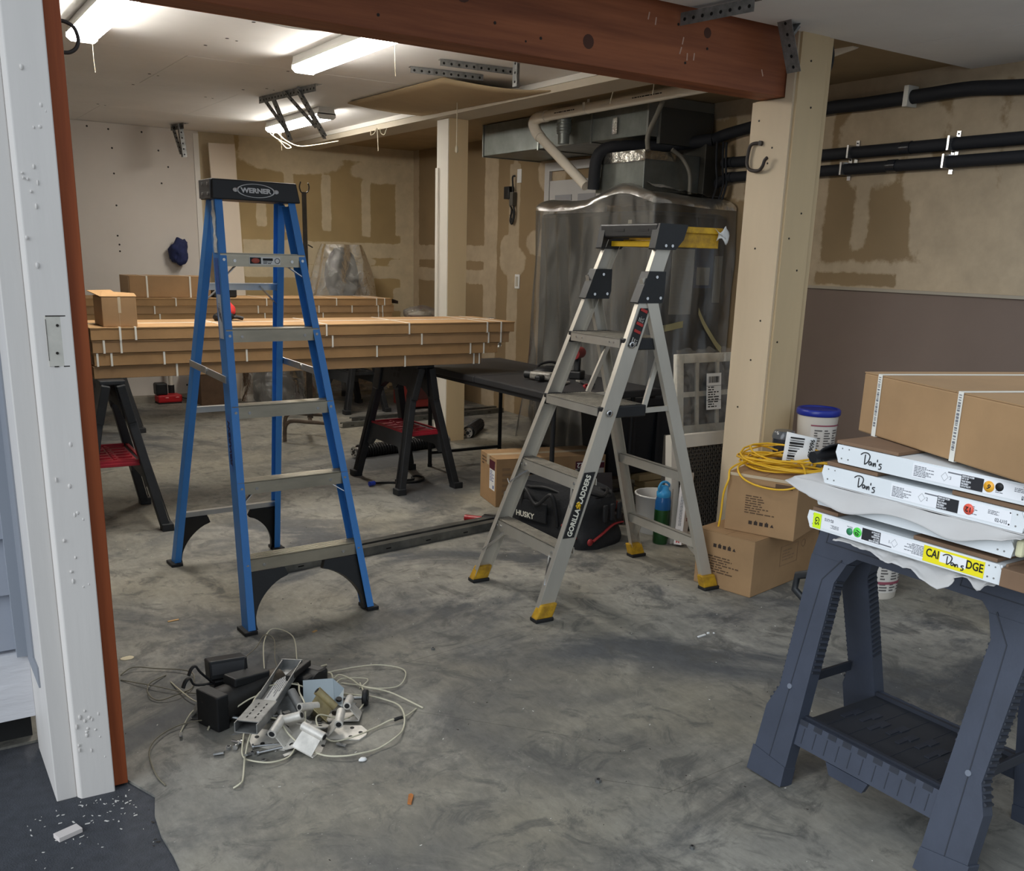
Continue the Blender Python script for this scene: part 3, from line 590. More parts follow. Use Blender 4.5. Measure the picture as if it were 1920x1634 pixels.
mb = MB(); mb.box((4.98,3.655,2.355),(5.069,3.685,2.465)); tag(mb.build('hose_strap', STRAP), 'white plastic strap holding the topmost black hose to the wall', 'strap')
wall_pipe([(4.95,5.15,2.29),(4.75,5.4,2.255),(4.50,5.55,2.24),(4.40,5.62,2.22),(4.35,5.66,2.15),(4.35,5.68,1.95)], .042, 'thick black insulated line looping under the duct down into the wrapped furnace', [], 'refrigerant_line')
t = thing('flexible_conduit', 'grey flexible conduit dropping past the duct beside the foil-taped plenum', 'conduit', (0,0,0)); mb = MB(); mb.tube(spline([(4.38,5.0,2.52),(4.40,5.1,2.40),(4.40,5.18,2.28),(4.39,5.16,2.18)], 6), .017, 10); mb.tube(spline([(4.6,5.16,2.20),(4.68,5.14,2.15),(4.72,5.1,2.05),(4.73,5.1,1.92)], 6), .014, 10); mb.build('conduit', mat('conduit_grey', (110,106,96), .5), t)
t = thing('control_cables', 'thin black cables hanging above the furnace top by the right wall', 'cable', (0,0,0)); mb = MB()
for x, y in ((4.93,5.08),(4.98,5.07),(5.0,5.06)): mb.tube(spline([(x,y,2.27),(x-.02,y-.03,2.12),(x+.01,y-.02,2.0),(x,y,1.9)], 5), .009, 6)
mb.build('cable', FOAM, t)
# ---------------------------------------------------------------- wall door, charger, outlet, blue cloth
DOORW = mat('door_white', (188,186,184), .55, var=.04, scale=3)
t = bpy.data.objects.new('door_1', None); COL.objects.link(t); t.location = (5.07, 6.42, 0); t['kind'] = 'structure'
mb = MB(); mb.box((-.02,.06,0),(-.002,.80,2.12)); mb.build('door_leaf', DOORW, t)
mb = MB(); mb.box((-.03,.80,0),(-.001,.87,2.27)); mb.box((-.03,0,0),(-.001,.06,2.27)); mb.box((-.03,.06,2.2),(-.001,.80,2.27)); mb.build('door_casing', DOORW, t)
for y0 in (.14, .47):
    for z0, z1 in ((.3,1.0),(1.15,2.0)): mb = MB(); mb.box((-.026,y0,z0),(-.0205,y0+.24,z1)); mb.build('door_panel', mat('door_panel_grey', (150,150,154), .6), t, bevel=.004)
t = thing('wall_charger', 'black charger plugged into the wall by the far end of the duct, cord dangling', 'charger', (5.07, 7.80, 2.05))
mb = MB(); mb.box((-.06,.02,-.06),(-.004,.11,.05)); mb.build('body', BLACK, t, bevel=.006)
mb = MB(); mb.box((-.05,-.03,-.12),(-.004,.03,-.0)); mb.build('transformer', mat('charger_grey', (88,86,80), .5), t, bevel=.005)
mb = MB(); mb.tube(spline([(-.02,-.02,.14),(-.035,-.0,.13),(-.03,.0,.05),(-.03,-.01,-.08),(-.025,-.03,-.2),(-.03,.0,-.28),(-.03,.03,-.25),(-.03,.01,-.16),(-.02,.05,-.12)], 5), .009, 6); mb.tube(spline([(-.02,.02,-.15),(-.03,-.02,-.2),(-.03,-.0,-.26),(-.03,.03,-.2)], 5), .008, 6); mb.build('cord', INK, t)
mb = MB(); mb.box((-.006,-.10,.08),(-.0005,-.03,.20)); mb.build('outlet_plate', WHITE, t, bevel=.002)
t = thing('wall_outlet', 'white electrical outlet plate low on the right wall left of the wrapped furnace', 'outlet', (5.07, 7.72, 1.25)); mb = MB(); mb.box((-.008,-.04,-.065),(-.0005,.04,.065)); mb.build('plate', WHITE, t, bevel=.003); mb = MB(); mb.box((-.012,-.02,-.045),(-.008,.02,.045)); mb.build('receptacle', mat('outlet_grey', (190,184,170), .5), t)
# ---------------------------------------------------------------- leaning plank, jacket
t = thing('white_plank', 'long white board leaning against the back wall behind the blue ladder', 'board', (2.985, 9.62, 0)); mb = MB(); mb.box((-.125,-.012,0),(.125,.012,2.44)); o = mb.build('board', mat('plank_white', (222,208,190), .7, var=.03, scale=2), t, M=Matrix.Rotation(-.03,4,'X') @ Matrix.Rotation(-.022,4,'Y'))
t = thing('blue_cloth', 'crumpled dark blue cloth hanging on the white back wall left of the blue ladder', 'cloth', (2.49, 9.72, 1.43))
mb = MB(); mb.sph((0,0,0), (.09,.06,.12), 22)
for i, p in enumerate(mb.v): q = Vector(p); n = noise.noise(q*18)*.045+noise.noise(q*40)*.015; mb.v[i] = tuple(q*(1+n/max(.05,q.length)))
mb.build('folds', mat('navy_cloth', (38,46,88), .9, var=.3, scale=20), t)
t = thing('white_pipe_stub', 'short white pipe with a dark base at the foot of the back wall', 'pipe', (2.32, 9.70, .0)); mb = MB(); mb.cyl((0,0,.09),(0,0,.42),.022,n=12); mb.build('pipe', PVC, t); mb = MB(); mb.cyl((0,0,.055),(0,0,.16),.03,n=12); mb.build('base', INK, t)
mb = MB(); mb.box((2.98,9.40,.0),(3.50,9.50,.055)); tag(mb.build('white_offcut', mat('offcut_white', (214,208,198), .7)), 'low white board offcut lying at the foot of the back wall', 'board')
# charger on floor
t = thing('battery_charger', 'red tool battery charger with black battery on floor by the back wall', 'charger', (2.25, 9.60, 0), .05)
mb = MB(); mb.box((-.10,-.07,.01),(.13,.07,.085)); mb.build('base', mat('charger_red', (176,22,30), .4), t, bevel=.015)
mb = MB(); mb.box((-.11,-.05,.085),(.0,.06,.20)); mb.build('battery', BLACK, t, bevel=.015)
mb = MB(); mb.box((-.1,-.066,.0),(.12,.066,.012)); mb.build('foot', INK, t)
mb = MB(); mb.sph((-.02,-.071,.06),(.02,.004,.006),8); mb.sph((.08,-.071,.06),(.02,.004,.006),8); mb.build('label_plate', mat('charger_pink', (226,130,130), .4), t)
mb = MB(); mb.tube(spline([(.12,.02,.05),(.2,.0,.03),(.3,.03,.01),(.4,.06,.01)],5), .006, 6); mb.build('cord', INK, t)
# ---------------------------------------------------------------- blue fibreglass step ladder
def channel(o, d, L, web, fl, th, sx, v0=1, m=None, parent=None, name='rail', axis='x', bevel=.0015):
    """C rail: web on the outer side (sx = outward sign), flanges turned inward; v0 = +1 front flange at the line, -1 back flange"""
    if axis == 'x': M = FR(o, (1,0,0), z=d); a, b = sx, 1.
    else: M = FR(o, (0,1,0), z=d); a, b = sx, -1.
    P = [(0,0),(0,web),(fl,web),(fl,web-th),(th,web-th),(th,th),(fl,th),(fl,0)]
    P = [(-a*u, b*v0*v) for u, v in P]
    mb = MB(); mb.prism(P, 0, L, M); return mb.build(name, m, parent, bevel=bevel)
BLUE = mat('blue_fibreglass', (64,136,212), .42, var=.12, scale=5, stretch=(1,1,.2), bump=.03, bscale=120)
lad = thing('step_ladder', 'blue fibreglass step ladder with aluminium steps standing on the open floor', 'ladder', (1.325, 4.03, 0), .045)
fb, ft = .278, .168
for s in (-1, 1):
    p0 = Vector((s*fb,-.52,.012)); p1 = Vector((s*ft,-.064,1.672)); channel(p0, p1-p0, (p1-p0).length, .074, .031, .004, s, 1, BLUE, lad, 'front_rail')
    p0 = Vector((s*(fb-.012),.535,.012)); p1 = Vector((s*(ft-.01),.066,1.672)); channel(p0, p1-p0, (p1-p0).length, .052, .030, .004, s, -1, BLUE, lad, 'rear_rail')
fx = lambda z: fb+(ft-fb)*z/1.672
fy = lambda z: -.52+.456*z/1.672
ry = lambda z: .535-.469*z/1.672
rx = lambda z: fb-.012+(ft-.01-fb+.012)*z/1.672
fdir = Vector((0,.456,1.66)).normalized()
STEPM = mat('step_aluminium', (190,182,164), .36, metal=.75, var=.18, scale=12, stretch=(.3,1,1))
for k, z in enumerate((.262,.557,.849,1.143,1.435)):
    w = fx(z)-.006; y = fy(z)
    mb = MB()
    mb.box((-w, y+.004, z-.026), (w, y+.007, z+.024)); mb.box((-w, y+.004, z+.021), (w, y+.080, z+.024)); mb.box((-w, y+.077, z-.012), (w, y+.080, z+.024))
    for q in range(5): mb.box((-w, y+.012+q*.014, z+.024), (w, y+.016+q*.014, z+.0265))
    st = mb.build('step', STEPM, lad)
    mb = MB()
    for s in (-1, 1):
        mb.cyl((s*(w-.012), y-.003, z), (s*(w-.012), y+.005, z), .006, n=8)
        mb.cyl((s*(w*.68), y+.001, z-.004), (s*(w*.68), y+.005, z-.004), .0065, n=8)
    o = mb.build('rivets', CHROME, st); o['kind'] = 'stuff'
    if k == 4:
        M = FR((.005, y+.0032, z-.002), (1,0,0), (0,0,1))
        mb = MB(); mb.cbox((0,0,0),(.13,.030,.0012),M); lb = mb.build('warning_label', WHITE, st)
        mb = MB(); mb.cbox((-.04,0,.0008),(.046,.025,.0008),M); mb.cbox((.012,.005,.0008),(.042,.010,.0008),M); greek(mb, .04, .012, 2, M @ T(.012,-.007,.0008), seed=2); mb.build('label_print', INK, lb)
        mb = MB(); mb.lathe([(.0,.0012),(.0115,.0012),(.0115,.0016),(0,.0016)], 20, M @ T(-.04,0,0) @ Matrix.Diagonal((1.5,.9,1,1)), cap=False); mb.build('label_oval', mat('oval_red', (190,92,78), .6), lb)
        mb = MB(); mb.lathe([(.009,.0012),(.0112,.0012),(.0112,.0016),(.009,.0016)], 18, M @ T(.052,0,0), cap=False); mb.build('label_ring', INK, lb)
for z in (.272,.79,1.335):
    w = rx(z)-.006; y = ry(z); mb = MB(); mb.box((-w,y-.032,z-.004),(w,y-.004,z)); mb.box((-w,y-.007,z-.030),(w,y-.004,z)); mb.build('rear_brace', ALU, lad)
for z, dz in ((1.435,.075),(.557,.068)):     # small zinc knee braces under the steps
    for s in (-1, 1):
        w = fx(z); mb = MB(); mb.beam((s*(w-.008), fy(z-dz)+.014, z-dz), (s*(w-.075), fy(z)+.03, z-.022), .018, .003, (0,1,0)); mb.build('knee_brace', CHROME, lad)
for s in (-1, 1):
    z = 1.335; w = rx(z); mb = MB(); mb.beam((s*(w-.012), ry(z-.09)-.01, z-.09), (s*(w-.095), ry(z)-.01, z-.012), .02, .003, (0,1,0)); mb.build('knee_brace', CHROME, lad)
for s in (-1, 1):                            # spreader bars, two leaves and a hinge
    z = .985; a = Vector((s*(fx(z)+.004), fy(z)+.02, z-.012)); b = Vector((s*(rx(z)+.004), ry(z)-.01, z+.006)); c = a.lerp(b, .52)
    mb = MB(); mb.beam(a, c, .028, .005, (0,0,1)); mb.build('spreader_bar', ALU, lad); mb = MB(); mb.beam(c, b, .028, .005, (0,0,1)); mb.build('spreader_bar', ALU, lad)
    mb = MB(); mb.cyl(c-Vector((.006,0,0)), c+Vector((.006,0,0)), .012, n=10); mb.build('spreader_hinge', CHROME, lad)
def curved_brace(s, front):
    z0 = .262-.028 if front else .272-.03; Y = (fy if front else ry); X = (fx if front else rx); reach = .165 if front else .135
    P = []; n = 10
    xo = lambda z: X(z)-.009
    P.append((xo(.0), .01)); P.append((xo(z0), z0)); P.append((xo(z0)-reach, z0)); P.append((xo(z0)-reach-.012, z0-.03))
    for k in range(n+1):
        a = k/n; xx = (xo(z0)-reach-.004)*(1-a)**1.7+(xo(.03)-.03)*(1-(1-a)**1.7); zz = z0-.035-(z0-.075)*a**1.35 if a < 1 else .03; P.append((xx, zz))
    P.append((xo(.0)-.036, .01))
    P = [(s*x, z) for x, z in P]
    mb = MB(); yy = lambda z: Y(z)+(.010 if front else -.010)
    k = (yy(.25)-yy(0))/.25; M = FR((0, yy(0), 0), (1,0,0), (0,k,1)); sc = math.hypot(1, k)
    P = [(x, z*sc) for x, z in P]
    d = .03 if front else .02; mb.prism(P, -.0 if not front else -d, d if not front else .0, M); mb.build('corner_brace', BLACK, lad, bevel=.002)
    mb = MB(); zc = .0
    y0 = Y(0)+(.036 if front else -.024); mb.box((s*X(0)-.03*(s > 0)*1-.012*(s < 0)-.006, y0-.046, 0), (s*X(0)+.012*(s > 0)+.03*(s < 0)+.006, y0+.046, .016)); mb.build('foot', INK, lad, bevel=.003)
for s in (-1, 1): curved_brace(s, True); curved_brace(s, False)
CAPM = mat('ladder_cap_black', (20,20,22), .45, bump=.05, bscale=150)
mb = MB(); mb.add([(-.182,-.082,1.664),(.186,-.082,1.664),(.180,.085,1.664),(-.176,.085,1.664),(-.178,-.072,1.742),(.174,-.072,1.742),(.170,.075,1.742),(-.174,.075,1.742)],[(0,3,2,1),(4,5,6,7),(0,1,5,4),(1,2,6,5),(2,3,7,6),(3,0,4,7)]); cap = mb.build('top_cap', CAPM, lad, bevel=.005)
mb = MB(); mb.box((-.184,-.06,1.668),(-.176,.07,1.738)); mb.build('cap_end', mat('cap_grey', (92,90,88), .5), cap); 
mb = MB()
for y in (-.035,.03): mb.cyl((-.186,y,1.722),(-.18,y,1.722),.006,n=8); mb.cyl((-.186,y,1.685),(-.18,y,1.685),.006,n=8)
o = mb.build('cap_rivets', CHROME, cap); o['kind'] = 'stuff'
Mc = FR((-.003,-.0792,1.703),(1,0,0),(0,.01,.078))
LOGO = mat('logo_silver', (212,212,212), .35)
mb = MB(); mb.lathe([(.0375,0),(.041,0),(.041,.001),(.0375,.001)], 40, Mc @ Matrix.Diagonal((1.95,.66,1,1)), cap=False); lg = mb.build('logo_ring', LOGO, cap)
text('WERNER', .0255, Mc @ T(0,-.0005,.0006), LOGO, cap, 'logo_lettering', .0012, 1.2)
mb = MB()
for s in (-1, 1): mb.lathe([(0,0),(.009,0),(.009,.001),(0,.001)], 12, Mc @ T(s*.085,0,0) @ Matrix.Diagonal((1.2,.9,1,1)), cap=False)
mb.build('logo_tab', LOGO, cap)
# stickers on outer face of left front rail
def rail_pt(z, v): # point on outer web of left rail, v = 0..1 across the web
    x = -fx(z)-.0006; y = fy(z)+.074*v; return Vector((x, y, z))
def rail_label(z0, z1, v0, v1, m, name, wav=0.):
    n = 12; mb = MB(); r = random.Random(5); vs = []
    for k in range(n+1):
        z = z0+(z1-z0)*k/n; j = (r.uniform(-wav, wav), r.uniform(-wav, wav)); vs += [rail_pt(z, v0+j[0]), rail_pt(z, v1+j[1])]
    mb.add(vs, [(2*k, 2*k+2, 2*k+3, 2*k+1) for k in range(n)]); return mb.build(name, m, lad)
rail_label(1.46, 1.66, .15, .62, mat('torn_label', (232,234,232), .7, var=.25, scale=40), 'torn_label', .12)
rail_label(1.30, 1.44, .22, .80, mat('blue_label', (58,104,190), .45, var=.2, scale=60), 'blue_label')
o = rail_label(1.13, 1.30, .22, .82, mat('pale_label', (196,204,216), .5), 'data_label')
M = FR(rail_pt(1.22,.52)-Vector((.001,0,0)), (0,.26,1), (-.06,-1,.2)); mb = MB(); greek(mb, .12, .030, 6, M, seed=6); mb.build('label_print', mat('label_navy', (34,36,70), .6), o)
rail_label(.62, .84, .28, .72, mat('maker_label', (74,130,214), .45), 'maker_label')
M = FR(rail_pt(.73,.5)-Vector((.0012,0,0)), -(rail_pt(.84,.5)-rail_pt(.62,.5)), (0,1,-.2))
text('WERNER', .030, M @ RZ(0), mat('maker_navy', (24,30,90), .5), lad, 'maker_lettering', .001, 1.5)

# ---------------------------------------------------------------- aluminium platform ladder with yellow feet
G = thing('platform_ladder', 'bare aluminium platform ladder with yellow feet and a black and yellow tool tray', 'ladder', (2.665, 3.325, 0), -.052)
GALU = mat('brushed_aluminium', (190,184,172), .40, metal=.55, var=.1, scale=6, stretch=(1,1,.25))
YEL = mat('yellow_plastic', (222,176,20), .5, var=.12, scale=14)
YELD = mat('dirty_yellow', (206,160,24), .6, var=.35, scale=22, rgb2=(150,112,26))
gb, gt = .292, .196
gx = lambda z: -.510+.605*z/1.56
gy = lambda z: gb+(gt-gb)*z/1.56
qx = lambda z: .485-.298*z
qy = lambda z: gb-.004+(.215-gb)*z/1.42
for s in (-1, 1):
    p0 = Vector((gx(.03), s*gy(.03), .03)); p1 = Vector((gx(1.565), s*gy(1.565), 1.565))
    channel(p0, p1-p0, (p1-p0).length, .072, .028, .003, s, 1, GALU, G, 'front_rail', 'y')
    p0 = Vector((qx(.03), s*qy(.03), .03)); p1 = Vector((qx(1.42), s*qy(1.42), 1.42))
    channel(p0, p1-p0, (p1-p0).length, .056, .026, .003, s, -1, GALU, G, 'rear_rail', 'y')
    # yellow boots
    for nm, x, y, ln in (('front', gx(.02)+.036, s*gy(.02), .37), ('rear', qx(.02)-.024, s*qy(.02), -.3)):
        M = FR((x, y-s*.008, 0), (1,0,0), (0,1,0)); mb = MB()
        k = ln*.075
        mb.add([M @ Vector(p) for p in ((-.044,-.022,.014),(.040,-.022,.014),(.040,.022,.014),(-.044,.022,.014),(-.041+k,-.02,.074),(.038+k,-.02,.074),(.038+k,.02,.074),(-.041+k,.02,.074))], [(0,3,2,1),(4,5,6,7),(0,1,5,4),(1,2,6,5),(2,3,7,6),(3,0,4,7)])
        b = mb.build('yellow_foot', YELD, G, bevel=.006); mb = MB(); mb.box((x-.044, y-s*.008-.027, 0), (x+.044, y-s*.008+.027, .017)); mb.build('tread_pad', INK, b, bevel=.004)
TREAD = mat('grip_tread', (134,128,116), .7, metal=.2, var=.25, scale=30, bump=.15, bscale=120)
for k, z in enumerate((.30,.585)):
    x = gx(z)+.004; w = gy(z)-.003
    mb = MB(); mb.box((x,-w,z-.052),(x+.003,w,z)); mb.box((x,-w,z-.003),(x+.080,w,z)); mb.box((x+.077,-w,z-.03),(x+.080,w,z)); st = mb.build('step', GALU, G)
    mb = MB(); mb.box((x+.004,-w+.004,z),(x+.076,w-.004,z+.0018))
    for q in range(5): mb.box((x+.010+q*.013,-w+.004,z+.0018),(x+.015+q*.013,w-.004,z+.003))
    mb.build('tread', TREAD, st)
    mb = MB()
    for s in (-1, 1): mb.cyl((x-.003, s*(w-.05), z-.026),(x+.002, s*(w-.05), z-.026),.007,n=8); mb.cyl((x-.003, s*(w-.012), z-.03),(x+.002, s*(w-.012), z-.03),.008,n=8)
    o = mb.build('rivets', CHROME, st); o['kind'] = 'stuff'
    dz = .15 if k == 0 else .115
    for s in (-1, 1):
        mb = MB(); mb.beam((gx(z-dz)+.004, s*(gy(z-dz)-.006), z-dz), (x+.012, s*(w-.075), z-.045), .022, .003, (1,0,0)); mb.beam((gx(z-dz)+.02, s*(gy(z-dz)-.006), z-dz+.02), (x+.05, s*(w-.06), z-.04), .018, .003, (1,0,0)); mb.build('knee_brace', CHROME, G)
for k, z in enumerate((.878,1.158)):
    x = gx(z)-.010; w = gy(z)-.036; d = .222 if k == 0 else .215
    mb = MB(); mb.box((x,-w,z-.038),(x+.004,w,z+.001)); mb.box((x,-w,z-.004),(x+d,w,z)); st = mb.build('platform', GALU, G)
    mb = MB(); mb.box((x+.006,-w+.004,z),(x+d-.02,w-.004,z+.002))
    for q in range(16): mb.box((x+.012+q*.0145,-w+.006,z+.002),(x+.017+q*.0145,w-.006,z+.0034))
    mb.build('tread', TREAD, st)
    for s in (-1, 1):
        mb = MB(); mb.box((x+.004, min(s*w, s*(w+.030)), z-.046),(x+d+.012, max(s*w, s*(w+.030)), z+.003)); mb.build('edge_moulding', BLACK, st, bevel=.004)
    mb = MB(); mb.box((x+d-.01,-w-.02,z-.045),(x+d+.012,w+.02,z+.002)); mb.build('back_moulding', BLACK, st, bevel=.004)
    if k == 1:
        mb = MB(); 
        for yy in (-w+.04, -w+.07, w-.045, w-.09): mb.cyl((x-.003,yy,z-.018),(x+.001,yy,z-.018),.004,n=8)
        o = mb.build('rivets', CHROME, st); o['kind'] = 'stuff'
    s = -1; mb = MB(); zz = z-.022; xx = gx(zz)+.033; yy = -gy(zz)
    mb.lathe([(.0085,0),(.0145,0),(.0145,.004),(.0085,.004)], 18, FR((xx, yy-.004, zz), (1,0,0), (0,0,1)), cap=False); mb.build('pivot_ring', CHROME, G)
    mb = MB(); mb.cyl((xx,yy-.002,zz),(xx,yy-.0005,zz),.009,n=14); mb.build('pivot_hole', INK, G)
for s in (-1, 1):                            # platform linkage
    a = Vector((gx(1.158)+.210, s*(gy(1.158)-.035), 1.12)); b = Vector((gx(.878)+.218, s*(gy(.878)-.02), .855)); c = Vector((qx(.862), s*(qy(.862)-.006), .862))
    mb = MB(); mb.beam(a, b, .022, .012, (1,0,0)); mb.build('link_bar', GALU, G); mb = MB(); mb.beam(b, c, .022, .012, (0,0,1)); mb.build('link_bar', GALU, G)
    mb = MB(); mb.cyl(b-Vector((0,.012,0)), b+Vector((0,.012,0)), .008, n=10); mb.build('link_pin', CHROME, G)
for z in (.225,.545):
    w = qy(z)-.004; x = qx(z); mb = MB(); mb.box((x-.034,-w,z-.028),(x-.031,w,z+.016)); mb.box((x-.034,-w,z+.013),(x-.006,w,z+.016)); mb.build('rear_bar', GALU, G)
for s in (-1, 1):
    mb = MB(); mb.beam((qx(.12)-.02, s*(qy(.12)-.012), .12), (qx(.225)-.03, s*(qy(.225)-.09), .20), .03, .003, (0,1,0)); mb.build('knee_brace', GALU, G)
    # black pivot gussets
    P = [(gx(1.305)-.012,1.305),(gx(1.305)+.118,1.305),(gx(1.305)+.128,1.34),(gx(1.435)+.078,1.435),(gx(1.435)-.010,1.435)]
    y0 = s*(gy(1.37)+.010); mb = MB(); mb.prism(P, 0, .052, FR((0, max(y0, y0-s*.052), 0), (1,0,0), (0,0,1))); gs = mb.build('pivot_gusset', BLACK, G, bevel=.004)
    mb = MB()
    for px, pz in ((gx(1.41)+.04,1.412),(gx(1.325)+.03,1.325),(gx(1.325)+.098,1.327)): mb.cyl((px, y0-s*.055, pz),(px, y0+s*.004, pz),.0065,n=10)
    o = mb.build('rivets', CHROME, gs); o['kind'] = 'stuff'
# top: black grab bar and yellow tray
zt0, zt1 = 1.535, 1.628
xt = gx(1.56)
mb = MB(); mb.box((xt-.020,-.205,zt0+.035),(xt+.03,.205,zt1)); hb = mb.build('grab_bar', BLACK, G, bevel=.008)
for s in (-1, 1):
    P = [(xt-.035,zt0-.012),(xt+.075,zt0-.012),(xt+.115,zt0+.03),(xt+.135,zt1-.002),(xt-.015,zt1)]
    y0 = s*.192; mb = MB(); mb.prism(P, -.030, .014 if s < 0 else .0, FR((0,y0+(.014 if s < 0 else -.0)-.008,0),(1,0,0),(0,0,1))) if False else mb.prism(P, -.022, .022, FR((0,y0,0),(1,0,0),(0,0,1))); mb.build('end_bracket', BLACK, G, bevel=.005)
    mb = MB()
    for px in (xt+.0, xt+.035): mb.cyl((px+.02, y0+s*.020, zt0+.004),(px+.02, y0+s*.026, zt0+.004),.0065,n=10)
    o = mb.build('rivets', CHROME, G); o['kind'] = 'stuff'
mb = MB(); r = random.Random(9)
for yy in (-.11, .06): mb.box((xt-.0215,yy-.035,zt1-.032),(xt-.019,yy+.035,zt1-.022))
mb.build('slot', INK, hb)
# tray shell (walls + floor)
x0, x1 = xt+.085, xt+.335
mb = MB(); mb.box((x0,-.175,zt0+.004),(x1,.175,zt0+.012)); mb.box((x0,-.183,zt0+.0),(x1,-.174,zt1-.012)); mb.box((x0,.174,zt0),(x1,.183,zt1-.012)); mb.box((x1-.01,-.18,zt0+.004),(x1,.18,zt1-.012)); mb.box((x0,-.18,zt0+.004),(x0+.008,.18,zt0+.03))
tr = mb.build('tool_tray', YELD, G, bevel=.003)
mb = MB(); mb.box((x0+.02,-.194,zt1-.034),(x1+.012,-.183,zt1-.008)); mb.box((x1,-.19,zt1-.034),(x1+.012,.19,zt1-.008)); mb.build('tray_rim', YELD, tr, bevel=.003)
mb = MB(); mb.box((xt+.02,-.17,zt0+.0),(xt+.086,.17,zt0+.022)); mb.build('tray_lip', YEL, tr)
mb = MB(); mb.grid(6, 6, lambda u, v: (x1-.03+.06*u+.01*math.sin(5*v), -.20-.015*math.sin(3*u)+.05*v*0, zt0+.03+.05*v+.015*math.sin(6*u+3*v))); mb.build('paper_scrap', mat('scrap_white', (206,204,198), .7), tr, thick=.001)
# stickers on near front rail web
def web_pt(z, v): return Vector((gx(z)+.072*v*1.06, -gy(z)-.0026, z))
up_ = (web_pt(1.2,.5)-web_pt(.2,.5)).normalized()
def web_strip(z0, z1, v0, v1, m, name):
    vs = [web_pt(z0,v0),web_pt(z0,v1),web_pt(z1,v1),web_pt(z1,v0)]; mb = MB(); mb.add(vs, [(0,1,2,3)]); return mb.build(name, m, G)
lb = web_strip(.345,.615,.06,.80, INK, 'maker_label')
def wM(z, v=.43): return FR(web_pt(z,v)-Vector((0,.0016,0)), up_, (-1,0,.37))
LW = mat('label_cream', (226,222,206), .5)
text('LADDERS', .034, wM(.545), LW, G, 'maker_lettering', .001, .88); text('GORILLA', .034, wM(.408), LW, G, 'maker_lettering', .001, .88)
mb = MB()
for dx, dy, rr in ((0,0,.009),(-.010,.006,.0048),(-.004,.013,.0048),(.006,.013,.0048),(.012,.006,.0048),(-.010,-.006,.004)): mb.lathe([(0,0),(rr,0),(rr,.0006),(0,.0006)], 10, wM(.478) @ T(dx,dy,0), cap=False)
mb.build('paw_mark', YEL, G)
lb = web_strip(1.13,1.285,.20,.82, INK, 'warning_label')
mb = MB()
for z in (1.275,1.22,1.19): mb.cbox((0,0,0),(.012,.036,.0006),wM(z,.5))
mb.build('warning_bars', mat('label_red', (166,40,34), .5), lb)
mb = MB(); greek(mb, .035, .03, 4, wM(1.245,.5), seed=3); greek(mb, .05, .034, 3, wM(1.16,.5), seed=8); mb.build('warning_print', mat('label_grey', (170,166,158), .5), lb)
# ---------------------------------------------------------------- folding plastic saw horses
def sawhorse(name, label, loc, rz, tray_m, group=None, deep=True):
    t = thing(name, label, 'sawhorse', loc, rz, group)
    Hh = .807; bx, by, tx = .205, .31, .035
    for s in (-1, 1):
        # tapered legs on this side, leaning in to the top
        for e in (-1, 1):
            mb = MB(); f = Vector((s*bx, e*by, 0)); k = Vector((s*(tx+.045), e*(by-.075), .60)); p = Vector((s*tx, e*(by-.055), Hh-.02))
            mb.beam(f, k, .062, .046, (0,1,0)); mb.beam(k-Vector((0,0,.012)), p, .085, .044, (0,1,0)); lg = mb.build('leg', SAWBLK, t, bevel=.005)
            mb = MB(); d = Vector((s*.0235,0,.006)); mb.beam(f+d+Vector((0,-e*.011,.04)), k+d+Vector((0,-e*.011,-.02)), .012, .004, (0,1,0)); mb.build('leg_groove', INK, lg)
            mb = MB(); mb.cbox((s*(bx+.004), e*(by+.004), .02), (.062,.074,.04)); mb.build('foot', SAWBLK, lg, bevel=.004)
        P = [(-by+.09,.60),(-by+.17,.655),(by-.17,.655),(by-.09,.60),(by-.045,.80),(-by+.045,.80)]
        sl = (bx-tx)/Hh; M = FR((s*(bx-.012),0,0), (0,1,0), (-s*sl,0,1)); q = math.hypot(1, sl)
        mb = MB(); mb.prism([(y, z*q) for y, z in P], -.018, .018, M); ap = mb.build('apron', SAWBLK, t, bevel=.004)
        mb = MB()
        for yy, zz in ((-.02,.75),(.03,.755),(.08,.75),(-.02,.71),(.03,.71),(.13,.755)): mb.cbox((yy, zz*q, 0), (.03,.026,.0372), M)
        o = mb.build('apron_holes', INK, ap); o['kind'] = 'stuff'
        z0 = .255; P = [(-by+.045,.24),(-by+.045,.375),(by-.045,.375),(by-.045,.24),(by-.10,.225),(by-.14,.275),(-by+.14,.275),(-by+.10,.225)]
        mb = MB(); mb.prism([(y, z*q) for y, z in P], -.012, .012, M); mb.build('cross_rail', mat('sawhorse_grey', (58,61,65), .55, var=.15, scale=10), t, bevel=.004)
    mb = MB(); mb.box((-.062,-by+.035,.785),(.062,by-.035,.807)); mb.build('top_plate', SAWBLK, t, bevel=.004)
    w = .122; mb = MB(); mb.box((-w,-by+.06,.352),(w,by-.06,.372)); tr = mb.build('tray', tray_m, t, bevel=.004)
    mb = MB()
    for s in (-1, 1): mb.box((s*w-.008,-by+.06,.372),(s*w+.008,by-.06,.384)); mb.box((-w,s*(by-.07)-.008,.372),(w,s*(by-.07)+.008,.384))
    for k in range(6):
        y = -.19+k*.076; mb.box((-.09,y-.003,.372),(-.02,y+.003,.378)); mb.box((.02,y-.003,.372),(.09,y+.003,.378))
    for k in range(9): mb.box((-.008,-.2+k*.05-.012,.372),(.008,-.2+k*.05+.012,.379))
    mb.build('tray_ribs', tray_m, tr)
    return t
REDT = mat('red_tray', (172,28,48), .5, var=.12, scale=12)
hc = sawhorse('folding_sawhorse', 'black folding sawhorse with red tray in mid floor, under the right end of long cartons', (2.825, 5.61, 0), .03, REDT)
hl = dup(hc, (.965, 5.47, 0), -.04, 'black folding sawhorse with bright red tray, half hidden behind the cedar jamb strip')
